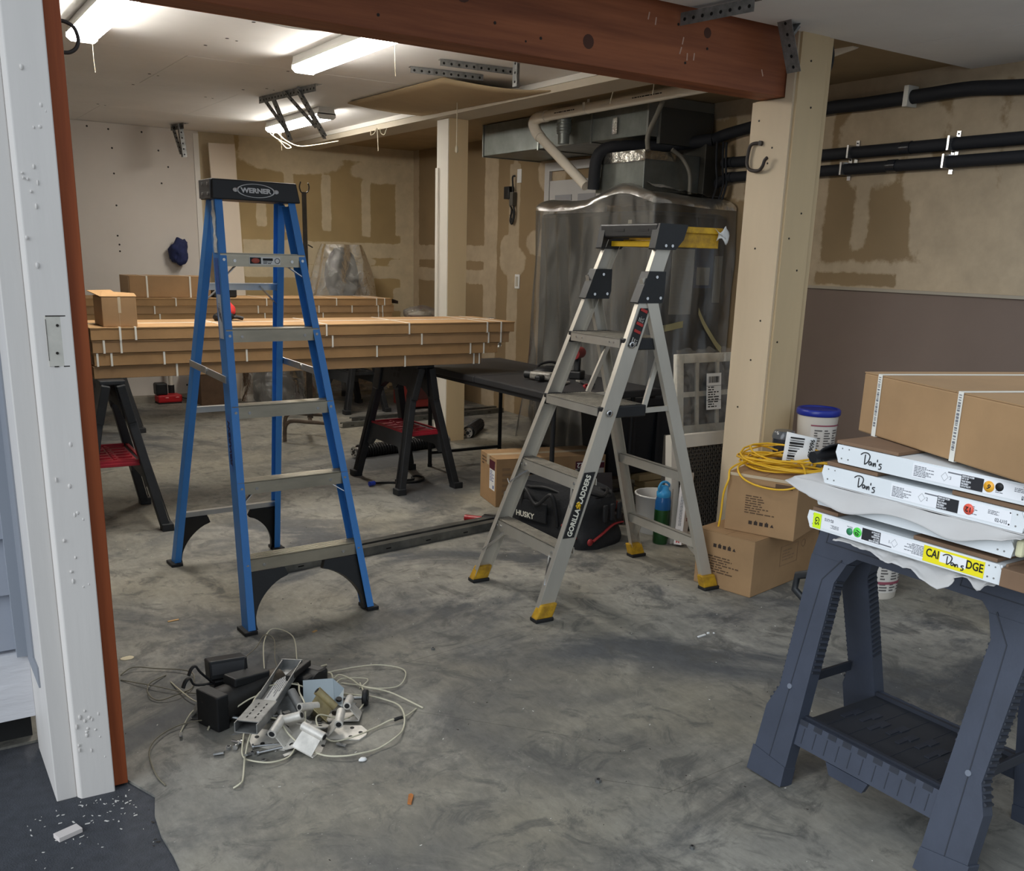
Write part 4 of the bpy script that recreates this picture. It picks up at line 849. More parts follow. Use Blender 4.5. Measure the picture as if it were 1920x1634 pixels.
hb1 = sawhorse('folding_sawhorse', 'all black folding sawhorse farther back, under right end of the rear carton stack', (3.765, 8.60, 0), .02, SAWBLK)
hb2 = dup(hb1, (1.47, 8.42, 0), .0, 'all black folding sawhorse far behind, under the left end of rear carton stack')
# ---------------------------------------------------------------- foreground saw horse
NAVY = mat('slate_plastic', (58,64,78), .55, var=.14, scale=7, bump=.05, bscale=160)
NAVYD = mat('slate_dark', (38,42,52), .6, var=.15, scale=9)
fs = thing('folding_sawhorse', 'large slate grey plastic sawhorse in right foreground carrying the white door panels', 'sawhorse', (2.285, 1.41, 0), 0)
sl = .20/.80
def side_M(s): return FR((s*.225, 0, 0), (0, 1, 0), (-s*sl, 0, 1))
q = math.hypot(1, sl)
def P2(P): return [(y, z*q) for y, z in P]
outL = [(.345,0),(.345,.20),(.315,.27),(.325,.48),(.335,.62),(.320,.795)]
inL = [(.212,.66),(.235,.60),(.232,.52),(.224,.205)]
for s in (-1, 1):
    M = side_M(s); d0, d1 = (-.0, .045)
    frame = outL+[(-y, z) for y, z in reversed(outL)]
    for e in (-1, 1):
        P = [(.222,0),(.345,0),(.345,.20),(.318,.27),(.326,.48),(.335,.64),(.335,.66),(.212,.66),(.236,.60),(.232,.50),(.224,.20)]
        mb = MB(); mb.prism(P2([(e*y, z) for y, z in P]), -.022, .022, M); lg = mb.build('leg', NAVY, fs, bevel=.004)
        mb = MB(); 
        zf = .0221*(1 if (M.to_3x3() @ Vector((0,0,1))).x*s > 0 else -1)
        P = [(.284,.06),(.287,.06),(.279,.60),(.232,.668),(.229,.665),(.276,.599)]
        mb.prism(P2([(e*y, z) for y, z in P]), zf-.0006, zf+.0006, M); mb.build('panel_line', NAVYD, lg)
        mb = MB(); mb.prism(P2([(e*y, z) for y, z in ((.219,.0),(.350,.0),(.350,.075),(.222,.058))]), -.025, .025, M); mb.build('foot', NAVY, lg, bevel=.004)
        mb = MB()
        for k in range(26):
            z = .22+k*.0165; y = .318+.012*((z-.27)/.35) if z > .27 else .345-.027*(z-.2)/.07
            mb.prism(P2([(e*(y-.003),z),(e*(y+.0055),z+.003),(e*(y+.0055),z+.008),(e*(y-.003),z+.0105)]), -.018, .018, M)
            yi = .224+.008*(z-.2)/.3; mb.prism(P2([(e*(yi+.003),z),(e*(yi-.004),z+.003),(e*(yi-.004),z+.008),(e*(yi+.003),z+.0105)]), -.018, .018, M) if z > .33 else None
        o = mb.build('leg_teeth', NAVYD, lg); o['kind'] = 'stuff'
        mb = MB(); cp_ = M @ Vector((e*.282, .28*q, zf)); cn = (M.to_3x3() @ Vector((0,0,1 if zf > 0 else -1))); mb.cyl(cp_, cp_+cn*.004, .008, n=12); mb.build('rivet', mat('rivet_slate', (110,116,128), .4), lg)
    P = [(-.335,.66),(-.212,.66),(-.186,.682),(.186,.682),(.212,.66),(.335,.66),(.325,.79),(-.325,.79)]
    mb = MB(); mb.prism(P2(P), -.02, .02, M); tp = mb.build('top_rail', NAVY, fs, bevel=.004)
    zf = .0201*(1 if (M.to_3x3() @ Vector((0,0,1))).x*s > 0 else -1)
    mb = MB()
    for a, b in ((-.30,-.12),(-.09,.09),(.12,.30)):
        for P in ([(a,.70),(b,.70),(b,.703),(a,.703)], [(a,.70),(a+.003,.70),(a+.003,.77),(a,.77)], [(b-.003,.70),(b,.70),(b,.77),(b-.003,.77)]): mb.prism(P2(P), zf-.0006, zf+.0006, M)
    mb.build('panel_line', NAVYD, tp)
    mb = MB(); cp_ = M @ Vector((.02,.715*q,zf)); cn = (M.to_3x3() @ Vector((0,0,1 if zf > 0 else -1))); mb.cyl(cp_, cp_+cn*.005, .009, n=12); mb.build('rivet', MATS['rivet_slate'], tp)
    P = [(-.23,.13),(.23,.13),(.23,.205),(-.23,.205)]
    mb = MB(); mb.prism(P2(P), -.012, .012, M); rl = mb.build('tray_rail', NAVY, fs, bevel=.003)
    mb = MB(); zf = .0121*(1 if (M.to_3x3() @ Vector((0,0,1))).x*s > 0 else -1)
    for k in range(11): y = -.2+k*.04; mb.prism(P2([(y,.14),(y+.0025,.14),(y+.0025,.185),(y,.185)]), zf-.0008, zf+.0008, M)
    for k in range(9): y = -.205+k*.05; mb.prism(P2([(y,.19),(y+.028,.19),(y+.028,.2045),(y,.2045)]), zf-.0008, zf+.0016, M)
    mb.build('rail_ribs', NAVYD, rl)
mb = MB(); mb.box((-.085,-.32,.785),(.085,.32,.8075)); tp = mb.build('top_plate', NAVY, fs, bevel=.003)
mb = MB()
for k in range(26): mb.box((-.086,-.31+k*.0245,.786),(.086,-.303+k*.0245,.809))
o = mb.build('top_teeth', NAVYD, tp); o['kind'] = 'stuff'
mb = MB(); mb.box((-.165,-.225,.186),(.165,.225,.200)); tr = mb.build('tray', mat('tray_dark', (34,37,44), .6, var=.12, scale=9), fs, bevel=.003)
mb = MB()
for s in (-1, 1): mb.box((s*.160-.006,-.225,.2),(s*.160+.006,.225,.212))
rr_ = random.Random(4)
for k in range(9):
    y = -.19+k*.046; x = .012*(1 if k % 2 else -1)+.02
    mb.box((x-.02,y-.012,.2),(x+.02,y+.012,.203)); mb.box((x-.06,y-.004,.2),(x-.015,y+.012,.2025))
for k in range(6): mb.box((-.15,-.18+k*.07,.2),(.15,-.178+k*.07,.2012))
mb.build('tray_ribs', NAVYD, tr)
mb = MB(); mb.prism([(-.07,-.0),(.07,0),(.055,-.035),(-.055,-.035)], -.008, .008, FR((-.195,.04,.13),(0,1,0),(0,0,1))); mb.build('tray_latch', NAVY, fs, bevel=.002)
mb = MB(); mb.add([], []); mb.tube([(-.06,.335,.60),(-.06,.395,.575),(-.06,.40,.53),(-.06,.345,.50)], .010, 6, flat=1.3); mb.build('carry_handle', SAWBLK, fs)
for e in (-1, 1): mb = MB(); mb.beam((.12,e*.30,.28),(-.12,e*.30,.28),.03,.01,(0,0,1)); mb.build('fold_strut', NAVYD, fs, bevel=.002)
# ---------------------------------------------------------------- long strapped cartons on the saw horses
def band(t, x, y0, y1, z0, z1, w=.010, e=.0012):
    mb = MB(); a = w/2
    mb.box((x-a,y0-e,z0-e),(x+a,y0,z1+e)); mb.box((x-a,y1,z0-e),(x+a,y1+e,z1+e)); mb.box((x-a,y0,z1),(x+a,y1,z1+e)); mb.box((x-a,y0,z0-e),(x+a,y1,z0)); return mb.build('strap', STRAP, t)
def long_carton(x0, x1, y0, z0, h, d, straps, label, group, m=CARD, long_strap=False, slant=None):
    t = thing('long_carton', label, 'carton', (0, 0, z0), 0, group)
    mb = MB(); mb.box((x0,y0,0),(x1,y0+d,h*.94)); body = mb.build('tray', m, t, bevel=.002)
    mb = MB(); n = int((x1-x0)/.035); r = random.Random(int(z0*1000)+int(y0*10))
    P = []
    for k in range(n+1):
        x = x0-.002+(x1-x0+.004)*k/n; P += [(x, y0-.003, h*(.90 if k % 2 else .925)+r.uniform(-.001,.001)), (x, y0-.003, h)]
    mb.add(P, [(2*k, 2*k+2, 2*k+3, 2*k+1) for k in range(n)]); mb.box((x0-.003,y0-.0029,h*.95),(x1+.003,y0+d+.003,h)); mb.build('lid', m, t)
    for x in straps: band(t, x, y0-.0035, y0+d+.0035, -.0005, h+.0005)
    if long_strap: mb = MB(); mb.box((x0-.004,y0+d*.5-.006,h),(x1+.004,y0+d*.5+.006,h+.0022)); mb.build('strap', STRAP, t)
    mb = MB(); 
    for e in (x0, x1): mb.box((e-(.004 if e == x0 else -.0031),y0+.02,h*.1),(e+(.004 if e == x1 else -.0031),y0+d-.02,h*.85))
    mb.build('end_flap', CARD_DARK, t)
    return t
g = 'long cartons stacked on the two front sawhorses'
long_carton(.885, 3.205, 5.285, .8085, .064, .53, [1.3,2.661,3.150,3.19], 'lowest long carton of the front stack, lying on the sawhorses', g, CARD2)
long_carton(.89, 3.325, 5.275, .8745, .064, .53, [.905,.973,1.236,1.386,1.679,2.469,3.118,3.217], 'third long carton from the top of front stack, right end set back', g)
long_carton(.885, 3.405, 5.268, .9405, .064, .53, [.94,1.023,1.588,2.185,2.767,3.247,3.34], 'second long carton from the top of the front stack', g, CARD2)
long_carton(.88, 3.440, 5.262, 1.0065, .064, .53, [1.022,1.098,1.569,2.147,2.679,3.233,3.337], 'topmost long carton of the front stack, with a lengthwise white strap', g, CARD, True)
g = 'long cartons stacked on the two rear sawhorses'
long_carton(1.30, 4.06, 8.34, .8085, .062, .52, [1.6,2.0,2.85,3.40,3.93,3.97], 'lowest long carton of the rear stack', g, CARD2)
long_carton(1.30, 4.065, 8.335, .8725, .062, .52, [1.941,2.831,3.371,3.922,3.966], 'third long carton from the top of the rear stack', g)
long_carton(1.30, 4.08, 8.33, .9365, .062, .52, [1.901,2.771,3.331,3.653,3.917,3.961], 'second long carton from the top of the rear stack', g, CARD2)
tc = long_carton(1.30, 4.06, 8.33, 1.0005, .062, .52, [2.076,2.849,3.502,3.901,3.983], 'topmost long carton of the rear stack, dark open flap at its right end', g)
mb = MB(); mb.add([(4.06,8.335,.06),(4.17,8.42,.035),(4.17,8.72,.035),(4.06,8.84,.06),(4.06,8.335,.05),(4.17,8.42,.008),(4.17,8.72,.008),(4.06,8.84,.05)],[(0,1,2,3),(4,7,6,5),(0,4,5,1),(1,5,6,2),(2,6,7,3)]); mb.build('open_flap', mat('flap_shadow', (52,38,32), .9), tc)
def strap_dash(): pass
# plastic bag end sticking out of front stack
mb = MB(); mb.sph((0,0,0),(.10,.10,.045),16)
for i, p in enumerate(mb.v): qv = Vector(p); mb.v[i] = tuple(qv*(1+.35*noise.noise(qv*22)))
FILM = film('clear_polythene', (.93,.92,.90), .85)
o = mb.build('plastic_bag_tail', FILM); o.location = (3.415, 5.56, .905); tag(o, 'clear plastic bag tail poking out of the front stack right end', 'plastic bag')
o = dup(o, (3.47, 5.58, 1.045)); o.scale = (.35,.7,.7); tag(o, 'small wad of clear plastic at the top corner of the front stack', 'plastic bag')
# ---------------------------------------------------------------- ordinary cartons
def carton(name, label, loc, rz, w, d, h, m=CARD2, tape=True, seam='x', bevel=.004, group=None):
    """origin at front-left bottom corner; w along x, d along y"""
    t = thing(name, label, 'carton', loc, rz, group)
    mb = MB(); mb.box((0,0,0),(w,d,h-.003)); mb.build('carton_body', m, t, bevel=bevel)
    mb = MB(); g = .0012
    if seam == 'x': mb.box((0,0,h-.003),(w,d/2-g,h)); mb.build('top_flap', m, t); mb = MB(); mb.box((0,d/2+g,h-.003),(w,d,h)); mb.build('top_flap', m, t)
    else: mb.box((0,0,h-.003),(w/2-g,d,h)); mb.build('top_flap', m, t); mb = MB(); mb.box((w/2+g,0,h-.003),(w,d,h)); mb.build('top_flap', m, t)
    if tape:
        TP = mat('packing_tape', (196,178,150), .25, var=.1, scale=8); mb = MB()
        if seam == 'x': mb.box((-.001,d/2-.025,h-.06),(w+.001,d/2+.025,h+.0008))
        else: mb.box((w/2-.025,-.001,h-.07),(w/2+.025,d+.001,h+.0008))
        mb.build('tape', TP, t)
    return t
t = carton('small_carton', 'small cardboard carton with loose top flaps at the left end of front stack', (.948, 5.287, 1.0712), -.02, .168, .25, .150, CARD2, False, 'y')
mb = MB(); mb.add([(-.005,0,.152),(.172,0,.152),(.165,.02,.168),(.02,.06,.176)],[(0,1,2,3)]); mb.build('top_flap', CARD, t, thick=.003); mb = MB(); mb.add([(-.004,.01,.152),(.09,.0,.154),(.09,.24,.175),(-.03,.24,.172)],[(0,1,2,3)]); mb.build('top_flap', CARD, t, thick=.003)
mb = MB(); mb.box((.078,-.0008,.07),(.092,.0,.15)); mb.box((.082,-.0008,.0),(.083,0,.15)); mb.build('tape', mat('packing_tape', (196,178,150), .25, var=.1, scale=8), t)
t = carton('flat_carton', 'wide cardboard carton with white straps lying on the rear carton stack', (1.735, 8.42, 1.0650), 0, .66, .36, .172, CARD2, False, 'x')
for x in (.14, .49): band(t, x, -.001, .361, 0, .1725, .014)
mb = MB(); mb.box((-.004,.01,.0),(-.0005,.34,.17)); mb.build('torn_edge', mat('pale_liner', (196,172,140), .85), t)
t = thing('black_case', 'black case beside the wide carton on the rear stack, behind the blue ladder', 'case', (2.43, 8.45, 1.0650)); mb = MB(); mb.box((0,0,0),(.20,.22,.10)); mb.build('case_body', BLACK, t, bevel=.01); mb = MB(); mb.box((.06,-.006,.03),(.14,0,.055)); mb.build('latch', INK, t)
# carton with burgundy label
t = carton('labelled_carton', 'cardboard carton with burgundy and white labels on the floor behind the tool bag', (3.0, 4.745, 0), -.232, .725, .305, .297, CARD2, True, 'x')
M = FR((0,.15,.16),(0,-1,0),(0,0,1)); BURG = mat('burgundy_print', (78,22,38), .6)
mb = MB(); mb.cbox((.04+.02,-.0,.0005),(.10,.17,.001),M @ T(.02,.02,0)); lb = mb.build('side_label', WHITE, t)
mb = MB(); mb.cbox((.08,.09,.0012),(.10,.055,.001),M); mb.build('label_band', BURG, lb)
mb = MB(); greek(mb, .08, .07, 7, M @ T(.08,.02,.0011), seed=4); mb.cbox((.105,-.045,.0012),(.02,.02,.001),M); mb.build('label_print', mat('label_blue', (70,90,150), .6), lb)
mb = MB(); greek(mb, .10, .06, 3, M @ T(-.07,.09,.0005), seed=5); mb.build('carton_print', BROWNINK, t)
M = FR((.36,-.0006,.15),(1,0,0),(0,0,1))
mb = MB(); greek(mb, .30, .2, 6, M @ T(-.17,-.0,0), seed=7, fill=1); mb.build('carton_print', mat('faint_print', (140,112,84), .85), t)
mb = MB(); mb.box((.52,-.0012,.06),(.715,-.0004,.26)); lb = mb.build('front_label', mat('label_grey2', (170,166,160), .6), t); mb = MB(); mb.box((.52,-.0018,.215),(.60,-.001,.262)); mb.box((.60,-.0018,.215),(.717,-.001,.25)); mb.build('label_band', BURG, lb)
text('22', .045, FR((.552,-.0024,.238),(-1,0,0),(0,0,-1)), WHITE, t, 'label_number', .001)
mb = MB(); greek(mb, .08, .12, 8, FR((.665,-.0016,.14),(1,0,0),(0,0,1)), seed=9); mb.build('label_print', mat('label_grey', (170,166,158), .5), lb)
# two cartons by the right post
c1 = carton('stacked_carton', 'lower of two cardboard cartons stacked in front of the right post', (3.118, 3.138, 0), -1.368, .310, .60, .268, CARD2, False, 'y')
def ship_icons(t, M, n=5, s=.017, gap=.026):
    mb = MB()
    for k in range(n):
        x = (k-(n-1)/2)*gap
        if k == n-1 and n == 5: mb.add([M @ Vector(p) for p in ((x-s*.5,-s*.4,.0005),(x+s*.5,-s*.4,.0005),(x,s*.5,.0005))],[(0,1,2)])
        else: mb.cbox((x,0,.0003),(s,s,.0005),M)
        if k in (1,3): mb.cbox((x,s*.62,.0003),(s*.3,s*.35,.0005),M)
    o = mb.build('shipping_marks', mat('dark_print', (52,40,32), .8), t); o['kind'] = 'stuff'
M = FR((.155,-.0006,.134),(1,0,0),(0,0,1))
ship_icons(c1, M @ T(0,.07,0)); mb = MB(); greek(mb, .17, .085, 7, M @ T(.0,-.02,0), seed=11); o = mb.build('carton_print', BROWNINK, c1); o['kind'] = 'stuff'
M2 = FR((.3106,.32,.15),(0,1,0),(0,0,1)); mb = MB()
for a, b, cc, d in ((-.08,-.05,.08,-.047),(-.08,.045,.08,.048),(-.08,-.05,-.077,.048),(.077,-.05,.08,.048)): mb.add([M2 @ Vector(p) for p in ((a,b,.0004),(cc,b,.0004),(cc,d,.0004),(a,d,.0004))],[(0,1,2,3)])
greek(mb, .12, .06, 4, M2, seed=12); mb.lathe([(.016,.0003),(.019,.0003),(.019,.0006),(.016,.0006)], 16, M2 @ T(.13,.03,0), cap=False); o = mb.build('carton_print', mat('faint_print', (140,112,84), .85), c1); o['kind'] = 'stuff'
c2 = carton('stacked_carton', 'upper of two cartons by the right post, with the yellow cord on top', (3.215, 3.065, .2685), -1.195, .335, .78, .275, CARD2, False, 'y')
M = FR((.168,-.0006,.138),(1,0,0),(0,0,1)); ship_icons(c2, M @ T(0.01,-.085,0)); mb = MB(); greek(mb, .15, .09, 8, M @ T(.0,.0,0), seed=14); mb.cbox((.02,.095,.0003),(.16,.003,.0005),M); mb.cbox((.10,.105,.0003),(.08,.02,.0005),M); o = mb.build('carton_print', BROWNINK, c2); o['kind'] = 'stuff'
mb = MB(); mb.box((-.001,-.0012,.262),(.336,.0,.2755)); mb.build('edge_tape', mat('packing_tape', (196,178,150), .25), c2)
TOPZ = .2685+.275
# yellow cord
t = thing('extension_cord', 'coiled yellow extension cord lying on the upper carton by the right post', 'cord', (3.60, 3.05, TOPZ+.004))
YC = mat('yellow_cord', (226,176,38), .45, var=.08, scale=10)
r = random.Random(21); pts = []
CEN = Vector((3.60,3.05,0)); AX = Vector((.93,.36,0)).normalized(); AY = Vector((.36,-.93,0)).normalized()
def clampc(v):   # keep the coil over the carton top, measured from its corner
    return v
for k in range(0, 13*16):
    a = k/16*2*math.pi; n = k/16
    R1 = .14+.045*math.sin(n*1.7)+r.uniform(-.002,.002); R2 = .19+.045*math.sin(n*2.3+1)
    cx = -.085+.03*math.sin(n*3.1); cy = .02*math.cos(n*2.2)
    z = .006+.0048*n*(.62+.38*math.sin(a*1.0+n*1.3))+.022*max(0, math.sin(a+n*.7))*min(1, n/4)
    p = Vector((cx+R1*math.cos(a), cy+R2*math.sin(a), z)); pts.append((p.x*AX.x+p.y*AY.x, p.x*AX.y+p.y*AY.y, p.z))
mb = MB(); mb.tube(pts, .0048, 6); mb.build('coil', YC, t)
L = lambda x, y, z: (x-3.60, y-3.05, z-TOPZ-.004)
mb = MB(); mb.tube(spline([L(3.46,3.02,TOPZ+.03),L(3.36,3.08,TOPZ+.035),L(3.24,3.075,TOPZ+.012),L(3.192,3.04,TOPZ-.03),L(3.186,3.058,TOPZ-.10),L(3.182,3.06,TOPZ-.2),L(3.184,3.07,TOPZ-.262)], 6), .0048, 6); mb.build('loose_end', YC, t)
mb = MB(); mb.tube(spline([L(3.40,3.1,TOPZ+.03),L(3.27,3.06,TOPZ+.02),L(3.218,2.985,TOPZ-.01),L(3.235,2.91,TOPZ-.035),L(3.275,2.82,TOPZ-.04),L(3.315,2.755,TOPZ-.02),L(3.37,2.755,TOPZ+.02),L(3.45,2.84,TOPZ+.05),L(3.5,2.95,TOPZ+.05)], 6), .0048, 6); mb.build('hanging_loop', YC, t)
mb = MB(); mb.box((-.02,-.015,0),(.03,.015,.025),T(.03,-.16,.0)@RZ(.5)); mb.build('plug', mat('plug_grey', (90,84,70), .5), t, bevel=.004)
# dark jar, bar-code tag, bucket on upper carton
t = thing('lidded_jar', 'dark translucent jar with a clear lid behind the yellow cord', 'jar', (3.70, 3.18, TOPZ)); mb = MB(); mb.lathe([(.046,0),(.05,.004),(.052,.03)], 20); mb.build('pale_base', mat('jar_base', (196,184,158), .5), t); mb = MB(); mb.lathe([(.050,.030),(.054,.09),(.054,.10)], 20); mb.build('jar_body', mat('jar_dark', (44,48,58), .25, var=.2, scale=20), t); mb = MB(); mb.lathe([(.058,.10),(.058,.112),(.050,.134),(.046,.138)], 20); mb.build('jar_lid', mat('jar_lid', (88,90,92), .15), t)
t = thing('barcode_tag', 'white curled card with large bar code leaning by the yellow cord', 'tag', (3.555, 2.955, TOPZ+.004))
Mt = FR((0,0,.088),(.80,-.6,.0),(.04,.05,1)) @ Matrix.Rotation(-.10,4,'Z') @ Matrix.Scale(1.25,4)
mb = MB(); mb.grid(8, 6, lambda u, v: Mt @ Vector(((u-.5)*.115,(v-.5)*.125-.01*u,.012*math.sin(u*3)+.004*math.sin(v*5)))); tg = mb.build('card', WHITE, t, thick=.001)
mb = MB(); Mb = Mt @ T(-.018,.0,.0145) @ Matrix.Rotation(.12,4,'Y')
for k, wv in enumerate((.008,.004,.010,.003,.008,.003,.006,.010,.003,.007)): mb.cbox((0,-.044+k*.0098,0),(.055,wv*.8,.0006),Mb)
mb.build('bar_code', INK, tg)
text('C59096', .022, Mt @ T(.040,.012,.0125) @ RZ(math.pi/2), INK, t, 'tag_lettering', .0006)
BL = mat('bucket_blue', (28,44,140), .35); TUBW = mat('bucket_white', (206,198,186), .45)
def bucket(name, label, loc, R, h, lid, base_blue, seed, rz=0.):
    t = thing(name, label, 'bucket', loc, rz)
    mb = MB(); mb.lathe([(R*.86,0),(R*.88,.004),(R*.98,h*.86)], 28); mb.build('tub', TUBW, t)
    if base_blue: mb = MB(); mb.lathe([(R*.885,.002),(R*.90,h*.10)], 28, cap=False); mb.build('base_band', BL, t)
    if lid: mb = MB(); mb.lathe([(R*1.02,h*.86),(R*1.06,h*.88),(R*1.06,h*.97),(R*1.0,h),(R*.9,h),(R*.88,h*.975)], 28); mb.build('lid', BL, t)
    mb = MB(); n = 14; a0, a1 = -2.75, -.55; vs = []
    for k in range(n+1):
        a = a0+(a1-a0)*k/n
        for zz, rr in ((h*.13,.905),(h*.70,.966)): vs.append((R*rr*math.cos(a), R*rr*math.sin(a), zz))
    mb.add(vs, [(2*k,2*k+2,2*k+3,2*k+1) for k in range(n)]); lb = mb.build('wrap_label', mat('tub_label', (206,200,192), .5), t)
    mb = MB(); r = random.Random(seed)
    for col in range(4):
        a = a0+.2+col*.5
        for row in range(9):
            zz = h*(.17+.055*row); rr = R*(.905+.06*(zz-h*.13)/(h*.57))+.0012
            if base_blue and row == 8: continue
            if not base_blue and row in (3,): continue
            b = a+r.uniform(.15,.42); m_ = (a+b)/2; P = []
            for q in range(5):
                aa = a+(b-a)*q/4; P += [(rr*math.cos(aa), rr*math.sin(aa), zz), (rr*math.cos(aa), rr*math.sin(aa), zz+h*.028)]
            mb.add(P, [(2*q,2*q+2,2*q+3,2*q+1) for q in range(4)])
    o = mb.build('label_print', mat('label_ink_grey', (92,88,86), .6), lb); o['kind'] = 'stuff'
    mb = MB(); P = []
    for q in range(n+1):
        a = a0+(a1-a0)*q/n; zz = h*(.66 if base_blue else .30); rr = R*.968+.0014 if base_blue else R*.93+.0014
        P += [(rr*math.cos(a), rr*math.sin(a), zz), (rr*math.cos(a), rr*math.sin(a), zz+h*(.03 if base_blue else .05))]
    mb.add(P, [(2*q,2*q+2,2*q+3,2*q+1) for q in range(n)]); mb.build('label_stripe', mat('label_maroon', (140,70,84), .6), lb)
    mb = MB(); mb.tube([(math.cos(a)*R*1.05, math.sin(a)*R*1.05-.01*abs(math.sin(a)), h*.80-h*.42*math.sin((a+math.pi*.0)) if False else h*.80-h*.35*math.sin(-a+0)) for a in [-.1-2.9*k/14 for k in range(15)]][2:3]+[(R*1.03,0,h*.8),(R*1.05,-R*.25,h*.55),(R*1.0,-R*.45,h*.40)], .0025, 5); mb.build('bail', GALV, t)
    return t
bucket('plastic_bucket', 'white bucket with bright blue lid on the upper carton by the brown sheet', (3.945, 3.185, TOPZ), .103, .235, True, True, 3, .0)
bucket('plastic_bucket', 'white bucket with printed label on the floor, seen under the foreground sawhorse', (3.76, 2.60, 0), .105, .25, False, False, 6, .2)
# carton on the door panels
fc = carton('strapped_carton', 'long cardboard carton with printed white straps on top of door panels, right foreground', (2.165, 1.612, 1.0535), -1.93, .74, 1.35, .158, CARD2, False, 'y')
for x in (.075, .39):
    o = band(fc, x, -.0015, 1.351, 0, .1585, .017)
    mb = MB(); code(mb, .13, .009, 34, FR((x,-.0032,.09),(0,0,1),(-1,0,0)), seed=int(x*100)); mb.build('strap_print', mat('strap_ink', (120,120,124), .6), o)
# ---------------------------------------------------------------- door panel stack
PW = mat('panel_white', (226,230,232), .42, var=.03, scale=4, bump=.03, bscale=90)
LAB = mat('sticker_white', (238,239,242), .4); GREYI = mat('grey_print', (110,112,118), .6)
CBD = mat('door_cardboard', (122,96,74), .85, var=.12, scale=7)
def door_panel(label, y0, y1, z0, x0=2.0, h=.046):
    t = thing('door_panel', label, 'door panel', (x0, 0, z0), 0, 'white garage door panels stacked on the foreground sawhorse')
    mb = MB(); mb.box((.0, y0+.006, .001),(1.9, y1-.006, h-.001)); mb.build('skin', PW, t, bevel=.002)
    mb = MB(); mb.prism([(y0,h*.50),(y0+.012,h),(y1-.004,h),(y1,.55*h),(y1-.012,0),(y0+.004,0)], -.0025, .0, FR((0,0,0),(0,1,0),(0,0,1)) if False else Matrix(((0,0,1,0),(1,0,0,0),(0,1,0,0),(0,0,0,1)))); mb.build('end_cap', PW, t, bevel=.001)
    mb = MB()
    for yy in (y0+.02, y0+.035, y1-.02, y1-.04): mb.cyl((-.0035,yy,.012),(-.002,yy,.012),.0022,n=6); mb.cyl((-.0035,yy,h-.008),(-.002,yy,h-.008),.0018,n=6)
    o = mb.build('end_screws', GALV, t); o['kind'] = 'stuff'
    return t
def PM(y, z): return FR((-.0032, y, z), (0,-1,0), (0,0,1))      # sticker frame on an end face, x to the right in view
def card_sheet(t, ya, yb, z, xd=.6, th=.009):
    mb = MB(); mb.box((.004, ya, z),(xd, yb, z+th)); mb.build('cardboard_pad', CBD, t, bevel=.001)
def sticker(t, y, z, num, flip, dot, dotcol, side):
    s = -1 if flip else 1
    R_ = (Matrix.Rotation(math.pi,4,'Z') if flip else Matrix.Identity(4))
    M = PM(y, z) @ R_ @ Matrix.Diagonal((.86,1,1,1))
    mb = MB(); mb.cbox((0,0,0),(.35,.034,.0006),M); lb = mb.build('sticker', LAB, t)
    mb = MB(); greek(mb, .070, .026, 7, M @ T(-.135,-.001,.0004), seed=21); greek(mb, .030, .010, 3, M @ T(.128,.006,.0004), seed=22); greek(mb, .02, .02, 6, M @ T(.075,.0,.0004), seed=4); mb.cbox((-.045,.012,.0004),(.05,.003,.0003),M); mb.cbox((-.065,.002,.0004),(.0008,.002,.0003),M)
    o = mb.build('sticker_print', GREYI, lb); o['kind'] = 'stuff'
    mb = MB(); Md = M @ T(-.078,.0,.0005) @ RZ(math.pi/4)
    for a, b, cc, d in ((-.0075,-.0075,.0075,-.0068),(-.0075,.0068,.0075,.0075),(-.0075,-.0075,-.0068,.0075),(.0068,-.0075,.0075,.0075)): mb.add([Md @ Vector(p) for p in ((a,b,0),(cc,b,0),(cc,d,0),(a,d,0))],[(0,1,2,3)])
    mb.build('diamond_mark', GREYI, lb)
    text(num, .011, M @ T(-.061,-.001,.0004), GREYI, lb, 'sticker_number')
    mb = MB(); mb.cbox((.0,-.001,.0005),(.062,.030,.0004),M); bk = mb.build('black_panel', mat('sticker_black', (38,38,42), .5), lb)
    for k, l in enumerate(('DESIGN OHC DC3200','9\'0" X 7\'0"','TRUE WHITE','RECESSED','LITE STYLE PT')): text(l, .0056, M @ T(-.029,.0105-k*.0056,.0011), LAB, bk, 'panel_lettering', .0001, .62 if k == 0 else .8, align='LEFT')
    mb = MB(); mb.lathe([(0,0),(.0125,0),(.0125,.0005),(0,.0005)], 28, PM(y, z) @ R_ @ T(.040+.012*(dot is None),-.0,.0007), cap=False); dd = mb.build('round_sticker', dotcol, lb)
    text(side, .016, PM(y, z) @ R_ @ T(.040+.012*(dot is None),0,.0014) @ RZ(math.pi if True else 0) if side == '12' else PM(y, z) @ R_ @ T(.040,0,.0014) @ RZ(2.7 if side == '6' else 1.2), INK, lb, 'round_number', .0003)
    if dot: mb = MB(); mb.lathe([(0,0),(.0095,0),(.0095,.0005),(0,.0005)], 24, PM(y, z) @ R_ @ T(.0635,.004,.0004), cap=False); mb.build('dot', dot, lb)
    text('02-U1S', .011, M @ T(.150,-.009,.0004), GREYI, lb, 'sticker_code', .0002)
ORG = mat('sticker_orange', (244,176,48), .4); REDS = mat('sticker_red', (232,92,72), .4); GRN = mat('sticker_green', (92,226,84), .4); DKG = mat('dot_green', (52,136,92), .5); YLW = mat('sticker_yellow', (240,226,34), .4); LIM = mat('tape_lime', (214,244,40), .4)
PEN = mat('marker_pen', (26,28,32), .5)
def strokes(t, M, S, r=.0013, name='handwriting'):
    mb = MB()
    for st in S: mb.tube([M @ Vector((x, y, .0006)) for x, y in spline_2(st)], r, 5, flat=1)
    o = mb.build(name, PEN, t); return o
def spline_2(st): return [(p.x, p.y) for p in spline([(x, y, 0) for x, y in st], 5)]
